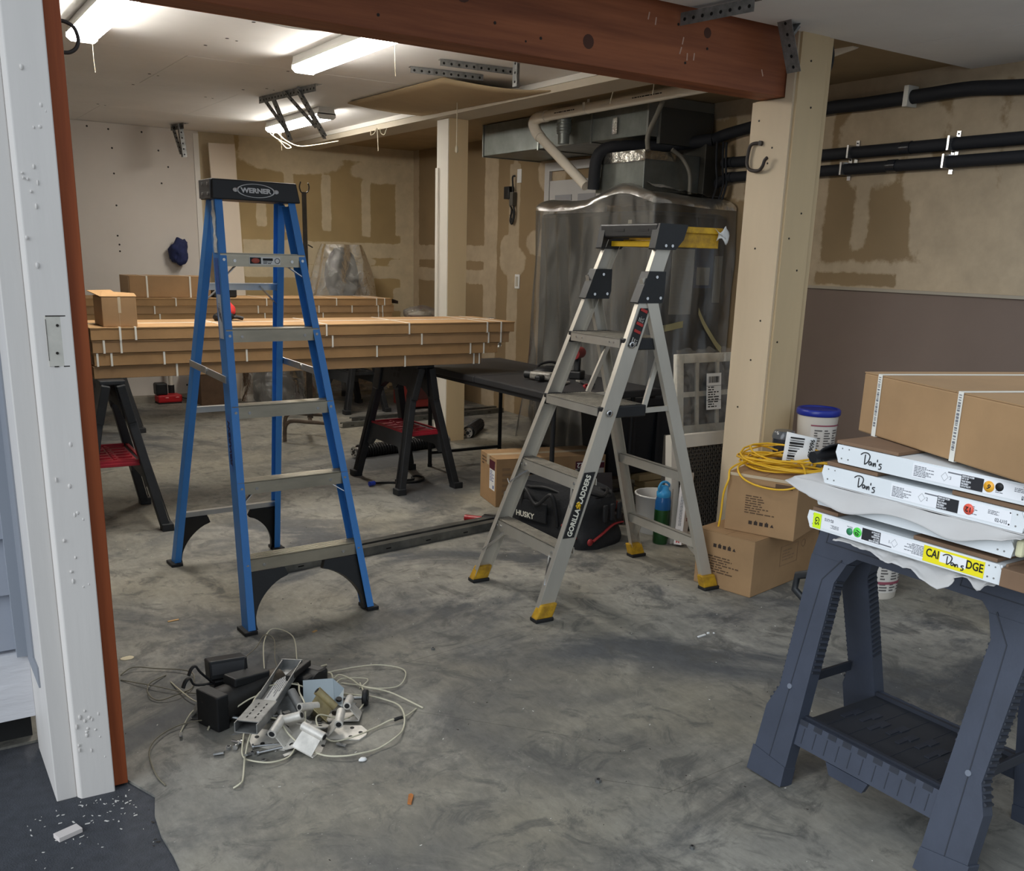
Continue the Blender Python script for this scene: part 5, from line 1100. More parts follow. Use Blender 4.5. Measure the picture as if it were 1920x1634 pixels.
DANS = [[(-.028,.010),(-.020,.0155),(-.008,.0165),(.0,.010),(-.004,-.004),(-.013,-.012)], [(-.014,.012),(-.0145,.0),(-.014,-.0125)],
        [(.006,-.004),(.001,-.003),(-.001,-.009),(.003,-.0115),(.007,-.005),(.008,-.012)], [(.012,-.004),(.013,-.0125),(.016,-.005),(.019,-.005),(.0195,-.0125)], [(.0235,.006),(.0235,.000)], [(.037,-.003),(.031,-.004),(.030,-.007),(.036,-.010),(.035,-.0155),(.029,-.0165)]]
p4 = door_panel('bottom white door panel on the foreground sawhorse, with yellow CARTRIDGE-style tape'.replace('CARTRIDGE-style ', 'and lime '), 1.068, 1.610, .8095)
sticker(p4, 1.410, .024, '1', True, DKG, GRN, '10')
mb = MB(); mb.cbox((0,0,0),(.026,.040,.0008),PM(1.577,.023)); lt = mb.build('lime_tape', LIM, p4); text('GS', .019, PM(1.577,.023) @ T(0,0,.0006) @ RZ(-math.pi/2), INK, lt, 'tape_lettering', .0002)
mb = MB(); mb.cbox((0,0,.0002),(.152,.038,.0008),PM(1.188,.023)); yt = mb.build('yellow_tape', YLW, p4)
text('CAI', .027, PM(1.188,.023) @ T(-.052,.003,.0008), INK, yt, 'tape_lettering', .0006, .78); text('DGE', .027, PM(1.188,.023) @ T(.053,.002,.0008), INK, yt, 'tape_lettering', .0006, .78)
mb = MB(); mb.cbox((.0,.002,.0008),(.066,.024,.0006),PM(1.188,.023)); mb.build('white_patch', LAB, yt)
strokes(p4, PM(1.190,.022) @ T(0,0,.0012) @ Matrix.Diagonal((.82,.8,1,1)), [DANS[0],DANS[1],[(.006,-.004),(.001,-.003),(-.001,-.009),(.003,-.0115),(.007,-.005),(.009,-.011)],[(.011,-.004),(.012,-.0125),(.015,-.005),(.0185,-.005),(.020,-.012)],DANS[5]])
card_sheet(p4, 1.52, 1.60, .0465, .5); card_sheet(p4, 1.09, 1.30, .0465, .5)
mb = MB(); mb.box((-.004,1.06,.002),(.55,1.066,.052)); mb.box((-.02,1.000,.004),(.55,1.0655,.046)); mb.build('corner_pad', CBD, p4, bevel=.002)
p3 = door_panel('third white door panel from top on foreground sawhorse, draped in thin foam sheet', 1.055, 1.592, .876)
mb = MB(); mb.box((-.004,1.035,.006),(.35,1.053,.044)); mb.build('foam_corner', mat('foam_cream', (210,206,170), .8), p3, bevel=.006)
p2 = door_panel('second white door panel from top on foreground sawhorse, with red round sticker', 1.040, 1.580, .9365)
sticker(p2, 1.222, .024, '2', False, None, REDS, '12'); strokes(p2, PM(1.452,.023) @ Matrix.Diagonal((.95,1,1,1)), DANS)
card_sheet(p2, 1.42, 1.572, .0465, .5, .010); card_sheet(p2, 1.05, 1.22, .0465, .5, .010)
p1 = door_panel('top white door panel on the foreground sawhorse, with orange round sticker', 1.020, 1.545, .997)
sticker(p1, 1.172, .024, '3', False, INK, ORG, '6'); strokes(p1, PM(1.442,.023) @ Matrix.Diagonal((.95,1,1,1)), DANS)
card_sheet(p1, 1.37, 1.55, .0465, .55, .008)
mb = MB(); mb.grid(10, 8, lambda u, v: (.10-.14*0+.34*(u-.3), 1.548+.055*math.sin(v*2.6)*(.5+.5*u)+.02, .038-.045*v+.018*math.sin(v*3.1)*u)); mb.build('rubber_seal', mat('rubber_black', (26,27,30), .45), p1, thick=.004)
mb = MB(); mb.tube([(-.02,1.60,.002),(.05,1.59,.006),(.25,1.565,.012),(.45,1.55,.014)], .016, 10); mb.build('rubber_seal', MATS['rubber_black'], p1)
# thin foam sheets
FOAMS = mat('foam_sheet', (190,188,186), .6, var=.05, scale=6, bump=.12, bscale=16)
def drape(u, v):
    y = 1.665-.635*u
    L = .026+.014*math.sin(u*5.2+.4)+.034*math.exp(-((u-.76)/.13)**2)+.014*math.exp(-((u-.30)/.12)**2)
    if u < .12: L *= .35+u*5.4
    if u > .93: L *= max(.15, (1-u)/.07)
    return (1.994-.010*v-.012*v*v+.0025*math.sin(u*26+v*3), y+.012*v*(u < .1), .9342-L*v+.002*math.sin(u*17))
mb = MB(); mb.grid(60, 8, drape); mb.grid(40, 3, lambda u, v: (1.994+.4*v, 1.665-.635*u, .9345-.0004*v)); o = mb.build('foam_sheet', FOAMS, thick=.0012); tag(o, 'thin grey foam sheet draped over the third door panel edge', 'foam sheet')
r = random.Random(31)
def rag(u, v):
    y = 1.51-.42*u; L = .007+.030*math.exp(-((u-.60)/.10)**2)+.016*math.exp(-((u-.40)/.12)**2)+.020*math.exp(-((u-.90)/.045)**2)
    return (2.03-.045*v*(1 if u < .8 else .4)+.004*math.sin(u*31+v*5), y-.05*v*math.exp(-((u-.66)/.1)**2), .8075-L*v*(1+.35*noise.noise(Vector((u*26,1.5,0))))+.004*noise.noise(Vector((u*22,v*6,0))))
mb = MB(); mb.grid(50, 10, rag); o = mb.build('foam_sheet', FOAMS, thick=.0012); tag(o, 'torn grey foam sheet hanging below the bottom door panel over the sawhorse', 'foam sheet')
def lump(mb, c, r, amp, fr, n=16, seed=0, mi=0):
    s0 = len(mb.v); mb.sph((0,0,0), r, n, mi)
    for i in range(s0, len(mb.v)):
        q = Vector(mb.v[i]); k = noise.noise(q*fr+Vector((seed,seed*2,0)))*amp+noise.noise(q*fr*2.3+Vector((seed,3,1)))*amp*.5
        mb.v[i] = tuple(q+q.normalized()*k+Vector(c))
    return mb
# ---------------------------------------------------------------- folding table and what lies on it
t = thing('folding_table', 'black plastic folding table behind the aluminium ladder, loaded with tools', 'table', (3.10, 4.28, 0))
TB = mat('table_black', (44,44,46), .55, var=.15, scale=4, bump=.04, bscale=150)
for a, b in ((0,.912),(.918,1.83)): mb = MB(); mb.box((0,a,.698),(.77,b,.74)); mb.build('table_leaf', TB, t, bevel=.008)
for x, y in ((.09,.16),(.68,.16),(.09,1.66),(.68,1.66)):
    mb = MB(); mb.cyl((x,y,.0),(x,y,.70),.0145,n=12); lg = mb.build('leg', INK, t); mb = MB(); mb.cyl((x,y,0),(x,y,.02),.018,n=12); mb.build('foot', BLACK, lg)
for y in (.16,1.66): mb = MB(); mb.tube([(.09,y,.10),(.68,y,.10)],.012,8); mb.build('cross_bar', INK, t); mb = MB(); mb.tube([(.38,y,.60),(.38,.915+(y-.915)*.35,.69)],.009,8); mb.build('brace', INK, t)
for x in (.02,.75): mb = MB(); mb.beam((x,.05,.69),(x,1.78,.69),.03,.02,(0,0,1)); mb.build('side_rail', INK, t)
GREYT = mat('tool_grey', (150,146,138), .45, metal=.3, var=.3, scale=30)
t = thing('nail_gun', 'grey and black power tool lying at the near end of the black table', 'power tool', (3.36, 4.90, .741), -1.1)
mb = MB(); mb.box((-.02,-.03,.008),(.13,.03,.055)); mb.build('body', GREYT, t, bevel=.012); mb = MB(); mb.cyl((-.06,0,.032),(-.015,0,.032),.026,n=14); mb.build('head', BLACK, t); mb = MB(); mb.box((.05,-.09,.006),(.09,-.02,.04)); mb.build('handle', BLACK, t, bevel=.01); mb = MB(); mb.box((.125,-.015,.012),(.19,.015,.045)); mb.build('magazine', BLACK, t, bevel=.004)
t = thing('drill_driver', 'black and red drill standing among tools on the black table', 'power tool', (3.66, 4.86, .741), .6)
mb = MB(); mb.box((-.05,-.04,0),(.05,.04,.05)); mb.build('battery', BLACK, t, bevel=.008); mb = MB(); mb.beam((0,0,.045),(.01,0,.13),.04,.036,(1,0,0)); mb.build('handle', BLACK, t, bevel=.008); mb = MB(); mb.cyl((-.07,0,.16),(.06,0,.16),.036,n=16); mb.build('motor', mat('drill_red', (132,36,36), .4), t); mb = MB(); mb.cyl((.06,0,.16),(.12,0,.16),.024,.016,n=14); mb.build('chuck', BLACK, t)
for i, (x, y, a, lab) in enumerate(((3.50,4.53,.9,'silver pliers with red grips on the table, nearest the ladder rail'),(3.42,4.66,.5,'grey hand wrench in the middle of the table tools'),(3.55,4.66,1.4,'dark pliers beside the drill on the table'))):
    t = thing('pliers', lab, 'tool', (x, y, .742), a)
    mb = MB(); mb.box((.0,-.012,0),(.06,.012,.012)); mb.build('jaw', GREYT, t, bevel=.003)
    for s in (-1,1): mb = MB(); mb.tube(spline([(.0,s*.006,.007),(-.05,s*.022,.008),(-.13,s*.016,.009)],4),.0075,7); mb.build('grip', (RED if i == 0 else GREYT if i == 1 else BLACK), t)
t = thing('tool_pouch', 'dark tool pouch with straps lying at the back of black table', 'pouch', (3.58, 5.02, .742)); mb = MB(); lump(mb,(0,0,.03),(.14,.07,.035),.02,14); mb.v = [(x,y,max(0,z)) for x,y,z in mb.v]; mb.build('pouch', BLACK, t); mb = MB(); mb.tube(spline([(-.12,.02,.03),(-.05,.06,.07),(.05,.05,.08),(.13,.0,.03)],5),.009,6); mb.build('strap', INK, t)
t = thing('work_gloves', 'red and black work gloves on the front carton stack behind the blue ladder', 'gloves', (1.67, 5.63, 1.0715))
mb = MB(); lump(mb,(0,0,.022),(.065,.045,.028),.012,26,seed=1); lump(mb,(.03,.03,.03),(.05,.04,.03),.014,26,seed=4); mb.v = [(x,y,max(0,z)) for x,y,z in mb.v]; mb.build('glove_black', INK, t)
mb = MB(); lump(mb,(.02,.02,.062),(.05,.045,.045),.014,26,seed=7); mb.v = [(x,y,max(0.002,z)) for x,y,z in mb.v]; mb.build('glove_red', mat('glove_red', (190,44,40), .8, var=.2, scale=30), t)
mb = MB()
for k in range(4): mb.tube(spline([(.04,-.02+.012*k,.02),(.075,-.03+.018*k,.02),(.10,-.035+.022*k,.012)],4),[.010]*9 if False else .010,7)
mb.build('glove_fingers', INK, t)

# ---------------------------------------------------------------- wrapped furnace
t = thing('wrapped_furnace', 'large dark furnace cabinet under clear plastic sheeting beside the black table', 'furnace', (0,0,0))
CAB = mat('cabinet_dark', (58,58,58), .55, var=.15, scale=2)
mb = MB(); mb.box((4.37,5.05,0),(5.04,6.36,1.80)); cab = mb.build('cabinet', CAB, t, bevel=.03)
mb = MB(); mb.box((4.40,5.0405,.02),(5.04,5.0495,1.77)); mb.build('front_panel', mat('cabinet_panel', (36,37,40), .5), cab)
PAP = mat('taped_paper', (176,172,162), .7, var=.05, scale=6)
mb = MB(); mb.box((4.56,5.034,1.12),(4.76,5.040,1.56)); pp = mb.build('notice_sheet', PAP, cab); mb = MB(); greek(mb,.17,.36,16,FR((4.66,5.0335,1.34),(1,0,0),(0,0,1)),seed=5); o = mb.build('notice_print', mat('label_grey', (120,118,112), .6), pp); o['kind'] = 'stuff'
mb = MB(); mb.box((4.77,5.034,1.30),(4.94,5.040,1.60)); bp_ = mb.build('blue_cover', mat('manual_blue', (44,66,104), .5), cab); mb = MB(); mb.box((4.79,5.0310,1.32),(4.91,5.0335,1.44)); mb.build('blue_label', PAP, bp_)
mb = MB(); mb.box((4.96,5.034,1.2),(5.03,5.040,1.52)); mb.build('notice_sheet', PAP, cab)
mb = MB(); mb.box((4.362,5.25,1.70),(4.369,5.29,1.74)); mb.build('cable_label', PAP, cab); mb = MB(); mb.box((4.44,5.034,1.66),(4.47,5.040,1.71)); mb.build('cable_label', PAP, cab)
COVER = film('furnace_film', (.88,.87,.84), .9, .16, 4.5, .17, (1,1,.3))
TOPF = film('furnace_top_film', (.9,.88,.84), .9, .3, 5., .75)
path = [(5.055,4.965),(4.80,4.972),(4.55,4.968),(4.345,4.975),(4.318,5.01),(4.315,5.3),(4.315,5.7),(4.32,6.1),(4.34,6.36),(4.40,6.42),(4.7,6.44),(5.05,6.44)]
pl = spline([(x,y,0) for x, y in path], 12); cum = [0]
for a, b in zip(pl, pl[1:]): cum.append(cum[-1]+(b-a).length)
cenp = Vector((4.75,5.7,0))
def at_path(u):
    s = u*cum[-1]
    for i in range(len(cum)-1):
        if cum[i+1] >= s: f = (s-cum[i])/max(1e-6,cum[i+1]-cum[i]); return pl[i].lerp(pl[i+1], f)
    return pl[-1].copy()
def topz(p): # peak near the near-left corner region
    return 1.905+.075*math.exp(-((p.x-4.42)**2/.06+(p.y-5.32)**2/.09))+.02*math.sin(p.y*5)-.02*max(0,(p.y-6.0))*2+.05*max(0,p.x-4.6)*0
def cover(u, v):
    p = at_path(u); n = (p-cenp); n.normalize(); z1 = topz(p)-.075; z = z1*(1-v)+.04*v
    fold = (.018*math.sin(u*95+3*math.sin(v*3+u*9))+.02*noise.noise(Vector((u*16,v*2.2,1)))+.012*noise.noise(Vector((u*50,v*5+u*20,7))))*min(1,v*4+.15)
    flare = .10*v*v*max(0,math.sin((u-.55)*6)) if u > .55 else .03*v*v
    q = p+n*(fold+flare); q.x = min(q.x, 5.064); return (q.x, q.y, z)
mb = MB(); mb.grid(170, 44, cover); mb.build('plastic_cover', COVER, t)
def lidf(u, v):
    x = 4.43+(5.06-4.43)*u; y = 5.08+(6.34-5.08)*v; p = Vector((x,y,0)); return (x, y, topz(p)+.012*math.sin(math.pi*u)*1+.014*noise.noise(Vector((u*9,v*14,2))))
def shoulder(u, v):
    p = at_path(u); n = (p-cenp); n.normalize(); a = v*math.pi/2; q = p-n*(.14*(1-math.cos(a)))+n*.012*noise.noise(Vector((u*22,v*3,4))); q.x = min(q.x, 5.064); return (q.x, q.y, topz(p)-.075+.078*math.sin(a))
mb = MB(); mb.grid(120, 6, shoulder); mb.build('plastic_shoulder', TOPF, t)
mb = MB(); mb.grid(24, 40, lidf); mb.build('plastic_top', TOPF, t)
MT = mat('masking_tape', (190,180,134), .7)
for p0, p1, sag in (((4.35,4.955,1.02),(4.62,4.955,1.06),.0),((4.75,4.95,1.15),(5.0,4.95,.88),.03)):
    mb = MB(); p0 = Vector(p0); p1 = Vector(p1); mb.grid(10, 1, lambda u, v: tuple(p0.lerp(p1,u)+Vector((0,-.006+.004*math.sin(u*9),(.5-v)*.045-sag*math.sin(u*3)))))
    mb.build('tape_strip', MT, t)
# ---------------------------------------------------------------- black totes, lumber, clutter under the table end
TOTE = mat('tote_black', (24,26,30), .45, bump=.03, bscale=60)
def tote(label, loc, rz, w, d, h):
    t = thing('storage_tote', label, 'tote', loc, rz); mb = MB()
    mb.add([(.03,.03,0),(w-.03,.03,0),(w-.03,d-.03,0),(.03,d-.03,0),(0,0,h*.88),(w,0,h*.88),(w,d,h*.88),(0,d,h*.88)],[(0,3,2,1),(4,5,6,7),(0,1,5,4),(1,2,6,5),(2,3,7,6),(3,0,4,7)]); b = mb.build('tub', TOTE, t, bevel=.012)
    mb = MB(); mb.box((-.015,-.015,h*.88),(w+.015,d+.015,h)); mb.build('lid', TOTE, t, bevel=.01)
    mb = MB()
    for k in range(4): mb.box((w*(.2+.2*k)-.012,-.012+.0,.05),(w*(.2+.2*k)+.012,.02,h*.85))
    mb.build('rib', TOTE, b); return t
tote('black storage tote standing on lumber between the table and the wrapped furnace', (3.74,4.60,.135), 0, .98, .32, .50)
for k, (x,y,z,a,L,lab) in enumerate(((4.02,4.56,.002,.0,.72,'pale lumber board on the floor under the black tote, bottom one'),(4.04,4.575,.045,.02,.68,'pale lumber board under the black tote, middle one'),(4.0,4.59,.09,-.02,.72,'pale lumber board under the black tote, top one'))):
    mb = MB(); mb.box((0,0,0),(L,.10,.040)); o = mb.build('lumber_board', mat('pale_lumber', (168,144,104), .8, var=.2, scale=8, stretch=(.2,1,1)), bevel=.002); o.location = (x,y,z); o.rotation_euler = (0,0,a); tag(o, lab, 'board', 'lumber boards under the black tote')
mb = MB(); mb.box((0,0,0),(.95,.20,.042)); o = mb.build('lumber_board', mat('dark_lumber', (88,70,52), .85, var=.2, scale=8)); o.location = (3.76,4.72,.088); tag(o, 'darker lumber board behind the pale ones under the black tote', 'board')
t = thing('yellow_strap', 'bright yellow webbing loops on the floor behind the water bottle', 'strap', (4.12,4.42,0))
YW = mat('yellow_webbing', (206,178,40), .7)
mb = MB(); mb.grid(16,2,lambda u,v:(-.14+.05*math.sin(u*3)+.02*v,-.05+.0*u+.06*(v-.5),.02+.14*math.sin(u*math.pi)*1.0)); mb.build('loop', YW, t, thick=.003); mb = MB(); mb.grid(16,2,lambda u,v:(-.10+.26*u,-.03-.02*u+.055*(v-.5),.13*(1-u)+.02+.03*math.sin(u*6)+.03*v)); mb.build('loop', YW, t, thick=.003)
t = thing('steel_angle', 'short perforated grey steel angle lying on the floor behind the platform ladder', 'bracket', (0,0,0)); angle_iron((3.70,4.40,.004),(4.08,4.50,.004),(0,0,1),.045,t)
t = thing('open_tool_case', 'dark open tool case with a red tool inside, right of the tool bag', 'case', (3.36,4.22,0), -.35)
mb = MB(); mb.box((-.12,-.10,0),(.14,.10,.07)); mb.build('case_body', mat('case_brown', (52,44,42), .5), t, bevel=.008); mb = MB(); mb.add([(-.12,.10,.07),(.14,.10,.07),(.14,.16,.25),(-.12,.16,.25)],[(0,1,2,3)]); mb.build('case_lid', MATS['case_brown'], t, thick=.02); mb = MB(); mb.sph((.08,-.02,.10),(.06,.045,.035),12); mb.build('red_tool', mat('tool_red', (128,40,34), .5), t)
# ---------------------------------------------------------------- tool bag
t = thing('tool_bag', 'black fabric tool bag with red piping on the floor behind the platform ladder', 'bag', (3.02,4.10,0), .24)
BAG = mat('bag_nylon', (27,28,31), .8, var=.25, scale=14, bump=.2, bscale=90)
w, d, h = .175, .33, .285
mb = MB()
def bagf(u, v):
    a = 2*math.pi*u; e = .42; cx = math.copysign(abs(math.cos(a))**e, math.cos(a)); sy = math.copysign(abs(math.sin(a))**e, math.sin(a))
    k = 1-.10*v-.35*max(0,v-.85)*4*.5; n = .016*noise.noise(Vector((cx*2,sy*3,v*4)))+.010*math.sin(v*9)*(1-v)
    return ((w*k+n)*cx, (d*(1-.12*v)+n)*sy, h*v*(1+.10*math.sin(a*2+1)*v))
mb.grid(56, 16, bagf); mb.add([bagf(i/28,1) for i in range(28)],[tuple(range(28))]); mb.add([bagf(i/28,0) for i in range(28)],[tuple(reversed(range(28)))]); mb.build('bag_body', BAG, t)
mb = MB(); mb.tube([(math.cos(2*math.pi*k/40)*w*.90, math.sin(2*math.pi*k/40)*d*.88*1, h*.985+.01*math.sin(k)) for k in range(40)], .009, 6, True); mb.build('rim_tube', INK, t)
for s in (-1,1):
    x = s*(w+.004); mb = MB(); mb.tube(spline([(x,-.13,.10),(x+s*.01,-.12,.2),(x+s*.02,-.09,.27),(x+s*.03,.0,.20 if s<0 else .36),(x+s*.02,.09,.27),(x+s*.01,.12,.2),(x,.13,.10)],6),.011,8,flat=.6); mb.build('handle', INK, t)
PIPE = mat('bag_red', (140,34,36), .6)
for s in (-1,1): mb = MB(); mb.tube(spline([(s*(w+.004),-.26,.06),(s*(w+.006),-.22,.10),(s*(w-.0),-.16,.115)],5),.009,6); mb.build('red_trim', PIPE, t)
mb = MB(); mb.tube(spline([(-.13,-d-.006,.055),(-.06,-d-.012,.085),(.03,-d-.012,.12),(.12,-d-.006,.118)],6),.010,6,flat=.5); mb.build('red_trim', PIPE, t); mb = MB(); mb.sph((-.14,-d+.004,.05),(.02,.012,.02),10); mb.build('red_tab', PIPE, t)
mb = MB(); mb.box((-w-.018,-.06,.10),(-w-.004,.16,.21)); mb.build('side_pocket', BAG, t, bevel=.01)
text('HUSKY', .042, FR((-w-.0195,.09,.125),(0,-1,0),(.0,0,1)), LW, t, 'bag_lettering', .001)
for k in range(3): mb = MB(); mb.box((-.05+.06*k,-d-.014,.14),(-.02+.06*k,-d+.004,.235)); mb.build('end_pocket', BAG, t, bevel=.008)
mb = MB(); mb.tube([(-w-.01,.20,.30),(-w-.012,.23,.23)],.003,6); mb.tube([(-w-.01,.235,.30),(-w-.012,.20,.23)],.003,6); mb.tube([(-w-.012+.0*k,.21+.012*math.cos(k*.7),.215+.014*math.sin(k*.7)) for k in range(9)],.003,6,True); mb.tube([(-w-.012,.245+.012*math.cos(k*.7),.21+.014*math.sin(k*.7)) for k in range(9)],.003,6,True); o = mb.build('scissors', CHROME, t); o['label'] = 'silver scissors tucked in the bag side'
t = thing('red_handle_tool', 'red and black tool handle on the floor at the left end of the tool bag', 'tool', (2.72,4.52,0), -.9)
mb = MB(); mb.cyl((-.06,0,.02),(.06,0,.02),.018,n=10); mb.build('grip', mat('handle_red', (150,30,34), .4), t); mb = MB(); mb.box((.05,-.025,.0),(.16,.025,.05)); mb.build('head', BLACK, t, bevel=.006)
# ---------------------------------------------------------------- bottle, bucket, slim box, filter, window inserts
def clear(name, rgb, rough=.1, mixd=.45):
    m = bpy.data.materials.new(name); m.use_nodes = True; b = m.node_tree.nodes['Principled BSDF']; b.inputs['Base Color'].default_value = (*lin(rgb),1); b.inputs['Roughness'].default_value = rough; b.inputs['Transmission Weight'].default_value = mixd; b.inputs['IOR'].default_value = 1.35; return m
t = thing('water_bottle', 'translucent blue and green water bottle with looped lid standing on the floor', 'bottle', (3.405,3.70,0))
mb = MB(); mb.lathe([(.038,0),(.042,.006),(.042,.19)], 24); mb.build('green_drink', clear('green_drink', (44,110,52), .15, .25), t)
mb = MB(); mb.lathe([(.0425,.19),(.0425,.235),(.038,.25),(.034,.262)], 24, cap=False); mb.build('blue_wall', clear('blue_plastic', (50,120,190), .1, .5), t)
mb = MB(); mb.lathe([(.0435,.002),(.0435,.19)], 24, cap=False); mb.build('green_wall', film('bottle_film', (.75,.9,.8), .8, .1, 5, .02), t)
mb = MB(); mb.lathe([(.036,.258),(.038,.262),(.038,.285),(.033,.29),(.026,.30),(.022,.318),(0,.32)], 24); cp2 = mb.build('lid', mat('lid_blue', (54,150,206), .35), t)
mb = MB(); mb.tube(spline([(-.03,.0,.285),(-.036,0,.31),(-.02,0,.335),(.01,0,.338),(.036,0,.32),(.042,0,.295),(.036,0,.275)],5),.007,8); mb.build('carry_loop', MATS['lid_blue'], cp2)
t = thing('white_pail', 'plain white pail on floor behind the water bottle', 'bucket', (3.545,3.90,0)); mb = MB(); mb.lathe([(.105,0),(.108,.005),(.125,.21),(.130,.212),(.130,.22),(.120,.22),(.105,.02)],28,cap=False); mb.build('tub', mat('pail_white', (214,210,204), .5), t)
# slim carton leaning on the filter
t = thing('slim_carton', 'slim white printed carton leaning upright beside the water bottle', 'box', (3.452,3.605,0))
mb = MB(); ML = Matrix.Rotation(-.13,4,'X') @ Matrix.Rotation(.17,4,'Y') @ RZ(.5); mb.box((-.025,-.022,.008),(.06,.022,.40),ML); mb.build('carton', mat('slim_white', (214,208,204), .6), t, bevel=.002)
Mf = ML @ FR((-.0256,0,.22),(0,0,1),(0,1,0)); mb = MB(); greek(mb,.26,.016,3,ML @ FR((-.0258,.0,.24),(0,0,1),(0,1,0)),seed=5); o = mb.build('carton_print', GREYI, t); o['kind'] = 'stuff'
DKR = mat('dark_red_print', (120,26,34), .6)
text('Mdulic', .026, ML @ FR((.018,-.0224,.17),(0,0,1),(-1,0,0)), DKR, t, 'carton_lettering', .0003); text('ilk', .026, ML @ FR((-.0258,.002,.08),(0,0,1),(0,1,0)), GREYI, t, 'carton_lettering', .0003); text('N', .024, ML @ FR((-.0258,.0,.03),(0,1,0),(0,0,-1)), mat('logo_red', (190,30,34), .5), t, 'carton_lettering', .002)
t = thing('vent_filter', 'white framed vent panel with dark woven mesh leaning behind the right post', 'filter', (3.44,3.655,0)); t.rotation_euler = (-.09,0,0)
FRW = mat('frame_white', (206,200,188), .6, var=.05, scale=6); wF, hF = .46, .585
for nm, a, b in (('frame_side',(0,0,0),(.055,.05,hF)),('frame_side',(wF-.055,0,0),(wF,.05,hF)),('frame_rail',(.055,0,hF-.07),(wF-.055,.05,hF)),('frame_rail',(.055,0,0),(wF-.055,.05,.05))): mb = MB(); mb.box(a,b); mb.build(nm, FRW, t, bevel=.002)
mb = MB(); mb.box((.055,.022,.05),(wF-.055,.026,hF-.07)); me_ = mb.build('mesh_backing', mat('mesh_dark', (34,32,30), .8), t)
mb = MB()
for k in range(24): mb.tube([(.057+q*(wF-.115)/24,.018+.003*(1 if (q+k)%2 else -1),.055+k*.0198) for q in range(25)],.0042,4)
for q in range(24): mb.tube([(.062+q*.0145,.018-.003*(1 if (q+k)%2 else -1),.052+k*.0198) for k in range(25)],.0036,4)
o = mb.build('woven_mesh', mat('mesh_wire', (84,78,70), .6, metal=.3), t); o['kind'] = 'stuff'
def insert(label, loc, w, h, rx, dy):
    t = thing('window_insert', label, 'window insert', loc, 0, None); t.rotation_euler = (rx,0,.0)
    B = .05; mb = MB(); mb.box((0,0,0),(B,.03,h)); mb.box((w-B,0,0),(w,.03,h)); mb.box((B,0,h-B),(w-B,.03,h)); mb.box((B,0,0),(w-B,.03,B)); mb.build('frame', mat('insert_white', (212,208,196), .5), t, bevel=.003)
    for k in (1,2): x = w*k/3; mb = MB(); mb.box((x-.012,.002,B),(x+.012,.026,h-B)); mb.build('muntin', MATS['insert_white'], t)
    for k in (1,): z = h*k/2; mb = MB(); mb.box((B,.004,z-.014),(w-B,.024,z+.014)); mb.build('muntin', MATS['insert_white'], t)
    mb = MB(); mb.box((B,.012,B),(w-B,.016,h-B)); mb.build('pane', mat('insert_pane', (58,58,60), .15), t)
    r = random.Random(4); mb = MB(); mb.grid(26,26,lambda u,v:(-.02+(w+.04)*u,-.010-.006*math.sin(u*30+v*8)-.01*noise.noise(Vector((u*6,v*9,1))),-.01+(h+.035)*v+.02*noise.noise(Vector((u*9,5,v)))*(v>.95))); mb.build('wrap_film', film('insert_film', (.94,.93,.91), .7, .15, 16, .16), t)
    return t
wi = insert('white gridded window inserts wrapped in clear plastic, standing behind the vent panel', (3.58,3.82,.555), .46, .44, -.10, 0)
mb = MB(); mb.box((.20,-.022,.13),(.31,-.0195,.33)); lb = mb.build('shipping_label', WHITE, wi); mb = MB(); code(mb,.08,.035,26,FR((.255,-.0225,.295),(1,0,0),(0,0,1)),seed=2); greek(mb,.09,.12,9,FR((.255,-.0225,.20),(1,0,0),(0,0,1)),seed=4); mb.box((.20,-.0228,.26),(.31,-.0222,.262)); mb.box((.20,-.0228,.18),(.31,-.0222,.182)); mb.build('label_print', INK, lb)
mb = MB(); mb.box((3.56,3.80,0),(4.06,3.90,.548)); o = mb.build('insert_crate', mat('crate_dark', (60,56,50), .8)); tag(o, 'dark box hidden behind vent panel that carries the window inserts', 'box')
t = thing('clear_sleeve', 'crumpled clear plastic sleeve on the floor between water bottle and slim carton', 'plastic bag', (3.44,3.66,0)); mb = MB(); mb.grid(12,20,lambda u,v:(-.03+.07*u+.03*v,-.01*math.sin(u*9)+.03*v,.30*v)); mb.build('sleeve', FILM, t)
# ---------------------------------------------------------------- forked stand, tracks, springs, cord
RUST = mat('brown_tube', (92,80,70), .45, metal=.5, var=.3, scale=20); DPOLE = mat('pole_steel', (58,52,46), .5, metal=.4, var=.3, scale=16)
t = thing('forked_stand', 'tall dark steel pole with a forked head on a bent tube base', 'stand', (0,0,0))
def arch(a, b, hh):
    a = Vector(a); b = Vector(b); d = (b-a); P = [a, a+Vector((0,0,hh*.6))+d*.01, a+Vector((0,0,hh*.88))+d*.06, a+Vector((0,0,hh))+d*.18, a.lerp(b,.5)+Vector((0,0,hh)), b+Vector((0,0,hh))-d*.18, b+Vector((0,0,hh*.88))-d*.06, b+Vector((0,0,hh*.6))-d*.01, b]; mb = MB(); mb.tube(spline(P,4),.0155,10); mb.build('leg_tube', RUST, t)
arch((2.59,7.263,0),(2.90,6.935,0),.17); arch((2.72,7.62,0),(3.04,7.32,0),.17)
mb = MB(); mb.tube([(2.745,7.10,.17),(2.88,7.47,.17)],.0155,10); mb.build('base_bar', RUST, t)
mb = MB(); mb.box((2.80,7.27,.17),(2.835,7.305,1.20)); mb.build('lower_post', DPOLE, t); mb = MB(); mb.box((2.804,7.274,1.20),(2.831,7.301,1.905)); mb.build('upper_post', DPOLE, t)
mb = MB(); mb.tube(spline([(2.775,7.24,1.975),(2.765,7.24,1.94),(2.785,7.265,1.905),(2.8175,7.2875,1.90),(2.85,7.30,1.907),(2.872,7.32,1.94),(2.865,7.32,1.975)],6),.005,7); mb.build('fork', DPOLE, t)
